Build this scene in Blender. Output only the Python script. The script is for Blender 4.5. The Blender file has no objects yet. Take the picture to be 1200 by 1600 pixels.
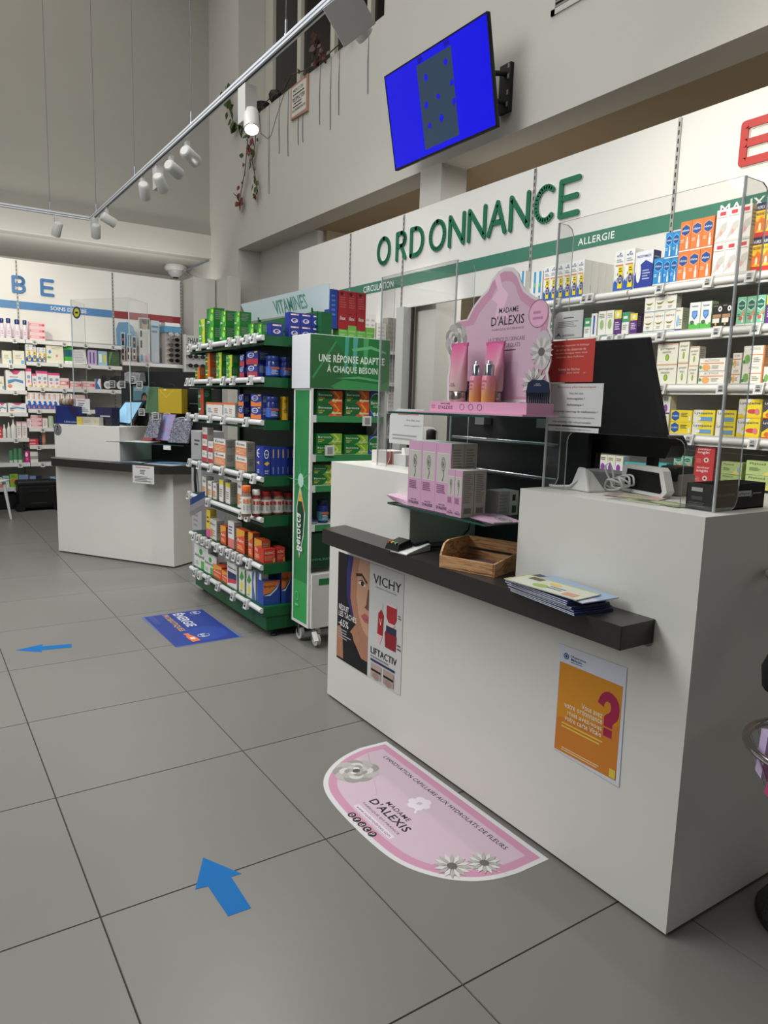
import bpy, math, random
from mathutils import Vector as V, Matrix

random.seed(7)
SC = bpy.context.scene
COL = SC.collection
R = math.radians

# ------------------------------------------------------------------ camera
cam_d = bpy.data.cameras.new('camera')
cam = bpy.data.objects.new('camera', cam_d)
COL.objects.link(cam)
SC.camera = cam
F, YAW, PIT, ROLL, H = 1126.44476, 0.5863169, 0.1474744, 0.0295859, 1.506979
fw = V((math.sin(YAW) * math.cos(PIT), math.cos(YAW) * math.cos(PIT), -math.sin(PIT)))
r0 = V((math.cos(YAW), -math.sin(YAW), 0))
u0 = r0.cross(fw)
rr = r0 * math.cos(ROLL) + u0 * math.sin(ROLL)
uu = -r0 * math.sin(ROLL) + u0 * math.cos(ROLL)
m = Matrix((rr, uu, -fw)).transposed().to_4x4()
m.translation = V((0, 0, H))
cam.matrix_world = m
cam_d.sensor_fit = 'HORIZONTAL'
cam_d.sensor_width = 36
cam_d.lens = F / 1200 * 36
cam_d.clip_start = 0.05
cam_d.clip_end = 100

# ------------------------------------------------------------------ world, exposure, large lights
SC.view_settings.view_transform = 'Standard'
SC.view_settings.look = 'None'
SC.view_settings.gamma = 1
SC.view_settings.exposure = 0.0
SC.view_settings.use_curve_mapping = False
w = bpy.data.worlds.new('world')
SC.world = w
w.use_nodes = True
w.node_tree.nodes['Background'].inputs[0].default_value = (0.80, 0.88, 1.0, 1)
w.node_tree.nodes['Background'].inputs[1].default_value = 0.14


def lamp(kind, loc, aim, power, color=(1, .95, .88), size=.1, cone=60, blend=.6, sx=None, sy=None):
    d = bpy.data.lights.new('lamp_light', kind)
    d.energy = power
    d.color = color
    if kind == 'SPOT':
        d.spot_size = R(cone)
        d.spot_blend = blend
        d.shadow_soft_size = size
    if kind == 'AREA':
        d.shape = 'RECTANGLE'
        d.size = sx
        d.size_y = sy
    if kind == 'POINT':
        d.shadow_soft_size = size
    o = bpy.data.objects.new('lamp_light', d)
    COL.objects.link(o)
    o.location = loc
    if aim is not None:
        o.rotation_euler = (V(aim) - V(loc)).to_track_quat('-Z', 'Y').to_euler()
    return o


WARM = (1, .93, .80)
NEUT = (1, .98, .95)
# added soft light high to the left, standing in for unseen track lamps
lamp('AREA', (-2.6, 4.0, 4.4), (-1.2, 4.2, 0), 330, (.96, .98, 1), sx=2.2, sy=7)
# added broad overhead area light, no fixture known, lifts the upper walls
lamp('AREA', (0.2, 5.0, 8.4), (0.2, 5.0, 0), 470, (1, .97, .92), sx=7, sy=11)
# light of the staff room behind the doorway
lamp('AREA', (5.9, 4.9, 3.3), (5.4, 5.6, 0), 130, (1, .97, .93), sx=1.0, sy=1.2)
# added warm fill lamp behind the viewer, brightens the counter's side faces
lamp('AREA', (3.4, -2.4, 3.0), (2.2, 1.1, .7), 9, (1, .88, .72), sx=3.6, sy=2.0)
# added hidden lamp behind the far wall panels, brightens the soffit
lamp('AREA', (1.0, 11.35, 3.05), (1.0, 12.2, 3.75), 42, (1, .97, .93), sx=6, sy=.2)
# the track spots, some added to brighten stand, doorway and upper wall: (position, aim, power, cone)
for loc, aim, pw, cone, col in [
        ((1.77, 0.6, 3.25), (4.1, 1.0, 2.5), 100, 75, WARM), ((1.77, 1.6, 3.25), (4.1, 1.9, 2.7), 130, 75, WARM),
        ((1.77, 2.5, 3.25), (4.1, 2.9, 2.1), 75, 75, WARM), ((1.77, 1.2, 3.3), (4.2, 1.2, 4.6), 45, 80, WARM),
        ((1.77, 2.2, 3.2), (2.2, 4.0, 1.3), 100, 50, NEUT), ((1.75, 4.15, 3.03), (1.25, 2.75, 0), 70, 70, NEUT), ((1.75, 4.9, 3.2), (.6, 4.6, 0), 40, 75, NEUT), ((1.75, 6.4, 3.2), (.4, 6.6, 0), 40, 75, NEUT), ((1.75, 7.4, 3.2), (1.0, 6.9, .5), 25, 65, NEUT), ((1.77, 4.55, 3.2), (4.25, 5.80, 2.0), 210, 34, NEUT),
        ((1.80, 5.30, 3.2), (4.1, 5.1, 2.6), 40, 75, NEUT), ((1.80, 5.80, 3.2), (4.1, 6.5, 2.7), 40, 75, NEUT),
        ((1.80, 6.30, 3.2), (1.9, 4.8, 0.9), 20, 75, NEUT),
        ((1.6, 8.5, 3.2), (1.7, 10.8, 2.3), 45, 75, WARM), ((0.75, 8.5, 3.2), (0.9, 10.8, 2.4), 110, 70, WARM), ((1.70, 8.3, 3.2), (3.2, 10.9, 2.4), 40, 60, NEUT),
        ((-0.4, 8.5, 3.2), (-0.2, 10.8, 2.0), 60, 70, WARM), ((1.70, 7.9, 3.2), (1.9, 6.4, 0.9), 30, 70, NEUT)]:
    lamp('SPOT', loc, aim, pw, col, .04, cone, .7)

# ------------------------------------------------------------------ materials
MATS = {}


def lin(c):
    c = c.lstrip('#')
    o = []
    for i in (0, 2, 4):
        x = int(c[i:i + 2], 16) / 255
        o.append(x / 12.92 if x <= .04045 else ((x + .055) / 1.055) ** 2.4)
    return (*o, 1)


def mat(c, rough=.5, metal=0, emit=0, noise=0, scale=8, bump=0, spec=.4, tint=0):
    k = (c, rough, metal, emit, noise, scale, bump, spec, tint)
    if k in MATS:
        return MATS[k]
    M = bpy.data.materials.new('m_' + c.lstrip('#'))
    M.use_nodes = True
    N, L = M.node_tree.nodes, M.node_tree.links
    b = N['Principled BSDF']
    b.inputs['Base Color'].default_value = lin(c)
    b.inputs['Roughness'].default_value = rough
    b.inputs['Metallic'].default_value = metal
    b.inputs['Specular IOR Level'].default_value = spec
    if emit:
        b.inputs['Emission Color'].default_value = lin(c)
        b.inputs['Emission Strength'].default_value = emit
    if noise or bump or tint:
        tc = N.new('ShaderNodeTexCoord')
        nz = N.new('ShaderNodeTexNoise')
        nz.inputs['Scale'].default_value = scale
        nz.inputs['Detail'].default_value = 5
        L.new(tc.outputs['Object'], nz.inputs['Vector'])
        if noise or tint:
            hs = N.new('ShaderNodeHueSaturation')
            hs.inputs['Color'].default_value = lin(c)
            mr = N.new('ShaderNodeMapRange')
            mr.inputs['To Min'].default_value = 1 - noise
            mr.inputs['To Max'].default_value = 1 + noise
            L.new(nz.outputs['Fac'], mr.inputs['Value'])
            if tint:
                oi = N.new('ShaderNodeObjectInfo')
                m2 = N.new('ShaderNodeMapRange')
                m2.inputs['To Min'].default_value = -tint
                m2.inputs['To Max'].default_value = tint
                L.new(oi.outputs['Random'], m2.inputs['Value'])
                ad = N.new('ShaderNodeMath')
                L.new(mr.outputs[0], ad.inputs[0])
                L.new(m2.outputs[0], ad.inputs[1])
                L.new(ad.outputs[0], hs.inputs['Value'])
            else:
                L.new(mr.outputs[0], hs.inputs['Value'])
            L.new(hs.outputs[0], b.inputs['Base Color'])
        if bump:
            n2 = N.new('ShaderNodeTexNoise')
            n2.inputs['Scale'].default_value = scale * 14
            L.new(tc.outputs['Object'], n2.inputs['Vector'])
            bp = N.new('ShaderNodeBump')
            bp.inputs['Strength'].default_value = bump
            bp.inputs['Distance'].default_value = .002
            L.new(n2.outputs['Fac'], bp.inputs['Height'])
            L.new(bp.outputs[0], b.inputs['Normal'])
    MATS[k] = M
    return M


def glassy(name, tint, gloss, rough=.02):
    if name in MATS:
        return MATS[name]
    M = bpy.data.materials.new(name)
    M.use_nodes = True
    N, L = M.node_tree.nodes, M.node_tree.links
    N.clear()
    o = N.new('ShaderNodeOutputMaterial')
    t = N.new('ShaderNodeBsdfTransparent')
    t.inputs[0].default_value = tint
    g = N.new('ShaderNodeBsdfGlossy')
    g.inputs['Roughness'].default_value = rough
    lw = N.new('ShaderNodeLayerWeight')
    lw.inputs[0].default_value = .25
    mu = N.new('ShaderNodeMath')
    mu.operation = 'MULTIPLY_ADD'
    mu.inputs[1].default_value = gloss
    mu.inputs[2].default_value = .03
    mx = N.new('ShaderNodeMixShader')
    L.new(lw.outputs['Fresnel'], mu.inputs[0])
    L.new(mu.outputs[0], mx.inputs[0])
    L.new(t.outputs[0], mx.inputs[1])
    L.new(g.outputs[0], mx.inputs[2])
    L.new(mx.outputs[0], o.inputs[0])
    MATS[name] = M
    return M


def wood_mat():
    M = bpy.data.materials.new('oak')
    M.use_nodes = True
    N, L = M.node_tree.nodes, M.node_tree.links
    b = N['Principled BSDF']
    tc = N.new('ShaderNodeTexCoord')
    mp = N.new('ShaderNodeMapping')
    mp.inputs['Scale'].default_value = (14, 3, 30)
    wv = N.new('ShaderNodeTexNoise')
    wv.inputs['Scale'].default_value = 2.2
    wv.inputs['Detail'].default_value = 6
    wv.inputs['Distortion'].default_value = 1.6
    cr = N.new('ShaderNodeValToRGB')
    cr.color_ramp.elements[0].color = lin('9c6c42')
    cr.color_ramp.elements[0].position = .40
    cr.color_ramp.elements[1].color = lin('c99a6a')
    cr.color_ramp.elements[1].position = .52
    L.new(tc.outputs['Object'], mp.inputs[0])
    L.new(mp.outputs[0], wv.inputs['Vector'])
    L.new(wv.outputs['Fac'], cr.inputs[0])
    L.new(cr.outputs[0], b.inputs['Base Color'])
    b.inputs['Roughness'].default_value = .5
    return M


def grad_mat(name, c0, c1, z0, z1, rough=.35):
    M = bpy.data.materials.new(name)
    M.use_nodes = True
    N, L = M.node_tree.nodes, M.node_tree.links
    b = N['Principled BSDF']
    tc = N.new('ShaderNodeTexCoord')
    sp = N.new('ShaderNodeSeparateXYZ')
    mr = N.new('ShaderNodeMapRange')
    mr.inputs['From Min'].default_value = z0
    mr.inputs['From Max'].default_value = z1
    cr = N.new('ShaderNodeValToRGB')
    cr.color_ramp.elements[0].color = lin(c0)
    cr.color_ramp.elements[1].color = lin(c1)
    L.new(tc.outputs['Object'], sp.inputs[0])
    L.new(sp.outputs[2], mr.inputs[0])
    L.new(mr.outputs[0], cr.inputs[0])
    L.new(cr.outputs[0], b.inputs['Base Color'])
    b.inputs['Roughness'].default_value = rough
    return M


def blotch_mat(name, cols, scale=30, rough=.5):
    M = bpy.data.materials.new(name)
    M.use_nodes = True
    N, L = M.node_tree.nodes, M.node_tree.links
    b = N['Principled BSDF']
    tc = N.new('ShaderNodeTexCoord')
    nz = N.new('ShaderNodeTexNoise')
    nz.inputs['Scale'].default_value = scale
    nz.inputs['Detail'].default_value = 3
    cr = N.new('ShaderNodeValToRGB')
    cr.color_ramp.interpolation = 'CONSTANT'
    e = cr.color_ramp.elements
    while len(e) < len(cols):
        e.new(.5)
    for i, c in enumerate(cols):
        e[i].position = .3 + .4 * i / len(cols) if i else 0
        e[i].color = lin(c)
    L.new(tc.outputs['Object'], nz.inputs['Vector'])
    L.new(nz.outputs['Fac'], cr.inputs[0])
    L.new(cr.outputs[0], b.inputs['Base Color'])
    b.inputs['Roughness'].default_value = rough
    return M


LAM = mat('d4d3cc', .38, noise=.02, scale=2)          # white laminate of the counters
LAMD = mat('8f887c', .45, noise=.02, scale=3)         # darker copy, shade of the counter's end face put into it; unused
SLAB = mat('2b2927', .33, bump=.15, scale=12)
WALLW = mat('bbb9b2', .85, noise=.03, scale=1.5, bump=.35)
WALLG = mat('a09e96', .85, noise=.04, scale=1.2, bump=.4)
PANELW = mat('dcdbd6', .5, noise=.015, scale=1.5)
GREEN = mat('14552f', .35, bump=.05, scale=20)
GREEND = mat('0d3d22', .4)
WHITEP = mat('d9d9d6', .35)
STEELW = mat('bcbcb9', .35)
BLACK = mat('0c0c0d', .35)
BLACKM = mat('141415', .6)
CHROME = mat('c8c8c8', .15, 1)
PLEXI = glassy('plexi', (.985, .99, .99, 1), .30)
GLASS = glassy('shelf_glass', (.62, .80, .74, 1), .5)
EDGE = mat('b4c2c3', .2, spec=.8)
GEDGE = mat('1f4a42', .15, spec=.8)
OAK = wood_mat()


def C(c):
    return mat(c, .45)


# ------------------------------------------------------------------ mesh builder
TX = {}


def tgeo(s, b=0):
    k = (s, b)
    if k in TX:
        return TX[k]
    cu = bpy.data.curves.new('t', 'FONT')
    cu.body = s
    cu.resolution_u = 2
    cu.offset = b * .007
    if b > 1:
        cu.space_character = 1.08
    ob = bpy.data.objects.new('t', cu)
    me = ob.to_mesh()
    vs = [(v.co.x, v.co.y) for v in me.vertices]
    fs = [tuple(p.vertices) for p in me.polygons]
    x0 = min(v[0] for v in vs); x1 = max(v[0] for v in vs)
    y0 = min(v[1] for v in vs); y1 = max(v[1] for v in vs)
    vs = [((x - x0) / (x1 - x0), (y - y0) / (y1 - y0)) for x, y in vs]
    ob.to_mesh_clear()
    bpy.data.objects.remove(ob)
    bpy.data.curves.remove(cu)
    TX[k] = (vs, fs)
    return TX[k]


def wmat(o):
    M = Matrix.Translation(o.location) @ o.rotation_euler.to_matrix().to_4x4()
    return wmat(o.parent) @ M if o.parent else M


class MB:
    def __init__(s):
        s.v = []; s.f = []; s.fm = []; s.mats = []; s.sm = []

    def add(s, vs, fs, mt, sm=False):
        o = len(s.v)
        s.v += [V(a) for a in vs]
        if mt not in s.mats:
            s.mats.append(mt)
        i = s.mats.index(mt)
        for f in fs:
            s.f.append(tuple(o + a for a in f)); s.fm.append(i); s.sm.append(sm)
        return s

    def hexa(s, p, mt):
        return s.add(p, [(0, 3, 2, 1), (4, 5, 6, 7), (0, 1, 5, 4), (1, 2, 6, 5), (2, 3, 7, 6), (3, 0, 4, 7)], mt)

    def box(s, x0, y0, z0, x1, y1, z1, mt):
        return s.hexa([(x0, y0, z0), (x1, y0, z0), (x1, y1, z0), (x0, y1, z0), (x0, y0, z1), (x1, y0, z1), (x1, y1, z1), (x0, y1, z1)], mt)

    def prism(s, pts, O, U, W, D, mt, mt2=None):
        """outline pts (u, w) on the plane O,U,W pushed along D"""
        O, U, W, D = V(O), V(U), V(W), V(D)
        n = len(pts)
        a = [O + U * p[0] + W * p[1] for p in pts]
        b = [q + D for q in a]
        s.add(a + b, [tuple(range(n))[::-1], tuple(range(n, 2 * n))], mt)
        s.add(a + b, [(i, (i + 1) % n, n + (i + 1) % n, n + i) for i in range(n)], mt2 or mt)
        return s

    def tube(s, pts, r, mt, n=8, cap=True):
        pts = [V(p) for p in pts]
        rs = r if isinstance(r, (list, tuple)) else [r] * len(pts)
        vs = []
        up = None
        for i, p in enumerate(pts):
            t = (pts[min(i + 1, len(pts) - 1)] - pts[max(i - 1, 0)])
            t.normalize()
            if up is None:
                up = V((0, 0, 1)) if abs(t.z) < .9 else V((1, 0, 0))
            a = t.cross(up)
            if a.length < 1e-4:
                a = t.cross(V((.3, .8, .1)))
            a.normalize()
            b = a.cross(t)
            up = b
            for k in range(n):
                g = 2 * math.pi * k / n
                vs.append(p + (a * math.cos(g) + b * math.sin(g)) * rs[i])
        fs = []
        for i in range(len(pts) - 1):
            for k in range(n):
                fs.append((i * n + k, i * n + (k + 1) % n, (i + 1) * n + (k + 1) % n, (i + 1) * n + k))
        s.add(vs, fs, mt, True)
        if cap:
            o = len(vs) - n
            s.add(vs[:n] + vs[o:], [tuple(range(n))[::-1], tuple(range(n, 2 * n))], mt)
        return s

    def lathe(s, prof, c, mt, n=16, sx=1, sy=1):
        c = V(c)
        vs = []
        for r, z in prof:
            for k in range(n):
                g = 2 * math.pi * k / n
                vs.append(c + V((r * math.cos(g) * sx, r * math.sin(g) * sy, z)))
        fs = []
        for i in range(len(prof) - 1):
            for k in range(n):
                fs.append((i * n + k, i * n + (k + 1) % n, (i + 1) * n + (k + 1) % n, (i + 1) * n + k))
        s.add(vs, fs, mt, True)
        e = len(prof) - 1
        s.add(vs[:n] + vs[e * n:], [tuple(range(n))[::-1], tuple(range(n, 2 * n))], mt)
        return s

    def pr(s, O, U, W, spec, lift=.0004, start=1):
        """flat print laid on the plane O + u U + w W"""
        O, U, W = V(O), V(U), V(W)
        N = U.cross(W).normalized()
        P = lambda u, w_, k: O + U * u + W * w_ + N * (lift * k)
        k = start
        for q in spec:
            t = q[0]
            if t == 'r':
                _, a, b, c, d, co = q
                s.add([P(a, b, k), P(c, b, k), P(c, d, k), P(a, d, k)], [(0, 1, 2, 3)], C(co) if isinstance(co, str) else co)
            elif t == 'p':
                s.add([P(a, b, k) for a, b in q[1]], [tuple(range(len(q[1])))], C(q[2]) if isinstance(q[2], str) else q[2])
            elif t == 'e':
                _, cx, cy, rx, ry, co = q
                s.add([P(cx + rx * math.cos(i * math.pi / 10), cy + ry * math.sin(i * math.pi / 10), k) for i in range(20)], [tuple(range(20))], C(co))
            elif t == 'o':
                _, cx, cy, rx, ry, wd, co = q
                vs = [P(cx + rx * f * math.cos(i * math.pi / 12), cy + ry * f * math.sin(i * math.pi / 12), k) for f in (1, 1 - wd) for i in range(24)]
                s.add(vs, [(i, (i + 1) % 24, 24 + (i + 1) % 24, 24 + i) for i in range(24)], C(co))
            elif t == 't':
                st, a, b, c, d, co = q[1:7]
                vs, fs = tgeo(st, q[7] if len(q) > 7 else 0)
                s.add([P(a + x * (c - a), b + y * (d - b), k) for x, y in vs], fs, C(co) if isinstance(co, str) else co)
            elif t == 'l':
                _, a, b, c, d, n, co = q
                h = (d - b) / n
                rnd = random.Random(int((a + b + c) * 1000) + n)
                for i in range(n):
                    e = a + (c - a) * (.65 + .35 * rnd.random())
                    y = d - h * (i + .75)
                    s.add([P(a, y, k), P(e, y, k), P(e, y + h * .45, k), P(a, y + h * .45, k)], [(0, 1, 2, 3)], C(co))
            k += 1
        return s

    def shift(s, M):
        s.v = [M @ a for a in s.v]
        return s

    def mesh(s, name):
        me = bpy.data.meshes.new(name)
        me.from_pydata([tuple(a) for a in s.v], [], s.f)
        for x in s.mats:
            me.materials.append(x)
        me.polygons.foreach_set('material_index', s.fm)
        me.polygons.foreach_set('use_smooth', s.sm)
        me.update()
        return me

    def build(s, name, parent=None, world=False, bev=0, org=None, kind=None):
        if parent is not None and world:
            s.shift(wmat(parent).inverted())
        if org is not None:
            s.shift(Matrix.Translation(-V(org)))
        o = bpy.data.objects.new(name, s.mesh(name))
        COL.objects.link(o)
        if org is not None:
            o.location = org
        if parent is not None:
            o.parent = parent
        if bev:
            b = o.modifiers.new('bevel', 'BEVEL')
            b.width = bev
            b.segments = 2
            b.limit_method = 'ANGLE'
        if kind:
            o['kind'] = kind
        return o


def tag(o, label, cat, group=None):
    o['label'] = label
    o['category'] = cat
    if group:
        o['group'] = group
    return o


def thing(name, label, cat, loc, rz=0, group=None):
    o = bpy.data.objects.new(name, None)
    o.empty_display_size = .05
    COL.objects.link(o)
    o.location = loc
    o.rotation_euler = (0, 0, rz)
    return tag(o, label, cat, group)


def copy_part(o, parent, loc=None):
    c = o.copy()
    COL.objects.link(c)
    c.parent = parent
    if loc is not None:
        c.location = loc
    return c


ORD = ['first', 'second', 'third', 'fourth', 'fifth', 'sixth', 'seventh', 'eighth', 'ninth', 'tenth', 'eleventh', 'twelfth']

# ================================================================== SETTING
def struct(mb, name, parent=None, **k):
    o = mb.build(name, parent, **k)
    if parent is None:
        o['kind'] = 'structure'
    return o


# floor: dark grout bed, every 75 cm tile a part of its own
fl = struct(MB().box(-6, -3, -.05, 8, 14, -.003, mat('2a2522', .8)), 'floor')
TILE = mat('706e6a', .36, noise=.07, scale=1.1, bump=.12, spec=.45, tint=.02)
tm = MB().hexa([(0, 0, -.003), (.7465, 0, -.003), (.7465, .7465, -.003), (0, .7465, -.003),
                (.001, .001, 0), (.7455, .001, 0), (.7455, .7455, 0), (.001, .7455, 0)], TILE).mesh('tile')
for i in range(-2, 6):
    for j in range(-4, 12):
        x, y = -.355 + .75 * i, 4.28 - .75 * j
        if x > 4.3 or y > 12 or y < 0:
            continue
        if x < -.4 and y < 1.0:
            continue
        o = bpy.data.objects.new('tile', tm)
        COL.objects.link(o)
        o.parent = fl
        o.location = (x + .00175, y + .00175, 0)
# tile field beyond the picked-out tiles
mb = MB()
for i in range(-8, 10):
    for j in range(-13, 10):
        x, y = -.355 + .75 * i, 4.28 - .75 * j
        if -2 <= i < 6 and -4 <= j < 12 and not (x > 4.3 or y > 12 or y < 0) and not (x < -.4 and y < 1.0):
            continue
        if -6 <= x < 7.2 and -3 <= y < 13.2:
            mb.box(x + .002, y + .002, -.003, x + .748, y + .748, 0, TILE)
mb.build('tile_field', fl)['kind'] = 'stuff'

struct(MB().box(-6, -3, 8.5, 8, 14, 8.6, WALLG), 'ceiling')
# right-hand upper wall with the mezzanine window opening and the posts that carry it
mb = MB()
mb.box(4.25, -3, 3.72, 4.55, 11.72, 5.38, WALLW)
mb.box(4.25, -3, 5.38, 4.55, 6.64, 8.5, WALLW)
mb.box(4.25, 10.48, 5.38, 4.75, 13.9, 8.5, WALLW)
mb.box(4.25, 6.64, 7.9, 4.75, 10.48, 8.5, WALLW)
mb.box(4.25, 10.5, 0, 4.6, 13.9, 3.72, WALLW)
struct(mb, 'wall_right')
struct(MB().box(4.25, 5.61, 0, 4.55, 5.94, 3.72, WALLW), 'column')
struct(MB().box(4.60, 8.67, 0, 4.70, 10.5, 3.72, WALLW), 'wall_right_recess')
BEIGE = mat('9a8a72', .85, bump=.2, noise=.03, scale=1)  # back room's dimness and warm bounce put into the wall colour
struct(MB().box(4.55, -3, 3.72, 8, 8.67, 3.82, BEIGE).box(4.55, 8.67, 3.72, 4.75, 10.5, 3.82, WALLW), 'trim_1')
struct(MB().box(7.2, -3, 0, 7.3, 8.67, 3.72, BEIGE).box(4.70, 8.6, 0, 7.2, 8.67, 3.72, BEIGE), 'wall_back_room')
# end wall: upper part, its beam, the soffit behind the shelving panels and the wall under it
struct(MB().box(-6, 11.68, 3.75, 4.25, 11.9, 8.5, WALLG), 'wall_end')
struct(MB().box(-6, 11.62, 3.75, 4.25, 11.68, 4.10, WALLW), 'trim_2')
struct(MB().box(-6, 11.9, 3.75, 4.25, 13.8, 3.85, WALLW), 'trim_3')
struct(MB().box(-6, 13.8, 0, 4.25, 13.9, 3.75, WALLW), 'wall_end_recess')
struct(MB().box(-6.1, -3, 0, -6.0, 14, 8.5, mat('8a8984', .85)), 'wall_left')

# mezzanine window: frame, mullions, dark panes
WF = mat('b9b6aa', .5)
win = bpy.data.objects.new('window_1', None)
COL.objects.link(win)
win['kind'] = 'structure'
win.location = (4.66, 6.64, 5.38)
DARKP = mat('14110f', .12, spec=.5)
for a, b in ((6.64, 7.20), (7.32, 7.56), (7.68, 8.40), (8.54, 9.32), (9.46, 10.20)):
    MB().box(4.70, a, 5.40, 4.712, b, 7.4, DARKP).build('pane', win, True)
    MB().box(4.70, a, 7.47, 4.712, b, 7.88, DARKP).build('pane', win, True)
for a, b in ((10.22, 10.47), (9.34, 9.44), (8.42, 8.52), (7.58, 7.66), (7.22, 7.30)):
    MB().box(4.655, a, 5.38, 4.72, b, 7.9, WF).build('mullion', win, True, bev=.004)
MB().box(4.655, 6.64, 5.38, 4.72, 10.48, 5.43, WF).build('window_sill', win, True)
MB().box(4.655, 6.64, 7.4, 4.72, 10.48, 7.47, WF).build('transom', win, True)

# two boxed pipe chases in the far corner
struct(MB().box(3.6, 10.59, 0, 3.93, 11.10, 3.26, WALLW), 'pillar')
struct(MB().box(3.95, 10.16, 0, 4.15, 10.85, 3.26, WALLW), 'pillar')

# ================================================================== SHELVING BAYS
tagm = MB().hexa([(-.026, -.012, -.03), (.026, -.012, -.03), (.026, .012, -.03), (-.026, .012, -.03),
                  (-.026, .004, .03), (.026, .004, .03), (.026, .022, .03), (-.026, .022, .03)], mat('c9c9c7', .4))
tagm.pr((-.02, -.0105, -.022), (.04, 0, 0), (0, .0115, .044), [('r', .05, .08, .95, .95, 'a4a8a5'), ('l', .15, .5, .85, .9, 2, '222422'), ('r', .2, .15, .8, .4, '1f211f')], .0006)
TAGM = tagm.mesh('price_tag')


def price_tag(parent, world, rz):
    o = bpy.data.objects.new('price_tag', TAGM)
    COL.objects.link(o)
    o.parent = parent
    M = wmat(parent)
    L = M.inverted() @ Matrix.Translation(V(world)) @ Matrix.Rotation(rz, 4, 'Z')
    o.location = L.translation
    o.rotation_euler = L.to_euler()
    return o


def upright(mb, x, y, z0, z1):
    mb.box(x - .006, y - .012, z0, x + .02, y + .012, z1, mat('a9a9a4', .4, .3))
    z = z0 + .05
    while z < z1 - .03:
        mb.box(x - .0075, y - .004, z, x - .0055, y + .004, z + .028, mat('1c1c1b'))
        z += .05


SLAT = mat('a8a7a1', .55)  # white panel greyed, part of the shelf shade is in the colour
BANDG = mat('3f7a66', .45)


def bay_right(y0, y1, zs, label, tags, word=None, z0=.08, shelf_x=3.80):
    t = thing('wall_shelving', label, 'shelving', (4.15, (y0 + y1) / 2, 0), 0, None)
    if z0 < 1:
        MB().box(4.15, y0 + .003, 2.30, 4.18, y1 - .003, 3.34, PANELW).build('header_panel', t, True)
        mb = MB()
        z = z0
        while z < 2.29:
            mb.box(4.15, y0 + .003, z, 4.175, y1 - .003, min(z + .118, 2.298), SLAT)
            z += .12
        mb.build('slat_panel', t, True)
        MB().box(3.83, y0 + .01, .0, 4.15, y1 - .01, .09, mat('55544f', .6)).build('plinth', t, True)
    else:
        MB().box(4.15, y0 + .003, z0, 4.18, y1 - .003, 3.34, PANELW).build('header_panel', t, True)
    MB().box(4.145, y0 + .002, 2.66, 4.15, y1 - .002, 2.765, BANDG).build('colour_band', t, True)
    if word:
        for wd, ya, yb, za, zb in word:
            MB().pr((4.1445, ya, za), (0, yb - ya, 0), (0, 0, zb - za), [('t', wd, 0, 0, 1, 1, 'e8ecea', 2)], .0008).build('band_print', t, True)
    mb = MB()
    upright(mb, 4.147, y0, max(.05, z0), 3.33)
    mb.build('upright', t, True)
    for i, z in enumerate(zs):
        sh = MB().box(shelf_x, y0 + .006, z - .028, 4.14, y1 - .006, z, STEELW).build('shelf', t, True)
        mb = MB().tube([(shelf_x - .014, y0 + .006, z - .028), (shelf_x - .014, y1 - .006, z - .028)], .02, WHITEP, 10)
        mb.box(shelf_x - .012, y0 + .006, z - .062, shelf_x + .02, y1 - .006, z - .048, WHITEP)
        mb.build('price_rail', sh, True)
        for ty in tags[i % len(tags)]:
            if y0 < ty < y1:
                price_tag(sh, (shelf_x - .045, ty, z - .03), R(-90))
    return t


ZR = [2.262, 1.989, 1.679, 1.390, 1.10, .80, .50, .20]
bay_right(1.78, 3.03, ZR, 'white wall shelving bay of cold and throat remedies nearest the camera',
          [(2.79, 2.48, 2.24), (2.76, 2.40, 2.18), (2.72, 2.34, 2.13), (2.51, 2.13, 1.9)],
          [('MAUX D', 2.70, 2.33, 2.69, 2.745)])
bay_right(3.03, 4.28, ZR, 'white wall shelving bay under the ALLERGIE lettering beside the doorway',
          [(3.60, 3.36, 3.31), (3.24, 3.13, 3.05), (3.5, 3.2), (3.9, 3.4)],
          [('ALLERGIE', 3.803, 3.478, 2.687, 2.737)])
bay_right(4.28, 6.04, [], 'white lintel panel over the staff doorway below the big green letters', [()], None, 2.45)
bay_right(6.04, 7.05, [2.03, 1.72, 1.45, 1.2, .9, .6, .3], 'white wall shelving bay under the CIRCULATION lettering', [()],
          [('CIRCULATION', 6.76, 6.19, 2.675, 2.74)], shelf_x=3.88)
bay_right(7.05, 8.30, [], 'blank white wall panel beside the circulation bay', [()], None, .1)
# white door post
struct(MB().box(4.08, 5.90, 0, 4.18, 6.03, 2.45, mat('b9b9b6', .4)).box(4.16, 5.86, 0, 4.18, 5.89, 2.45, BLACKM), 'door_1')
struct(MB().box(4.12, 4.285, 0, 4.18, 4.33, 2.45, mat('b9b9b6', .4)), 'trim_4')

# big green letters
sg = thing('wall_lettering', 'big green raised letters reading ORDONNANCE on the white wall panels', 'sign', (4.15, 5.1, 3.05))
LG = mat('1f6b4c', .4)
LS = mat('dedfd8', .4)
LY = [(6.49, 6.252), (6.151, 5.973), (5.911, 5.692), (5.605, 5.364), (5.319, 5.094), (5.054, 4.819), (4.797, 4.57), (4.538, 4.312), (4.259, 4.044), (4.008, 3.807)]


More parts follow.
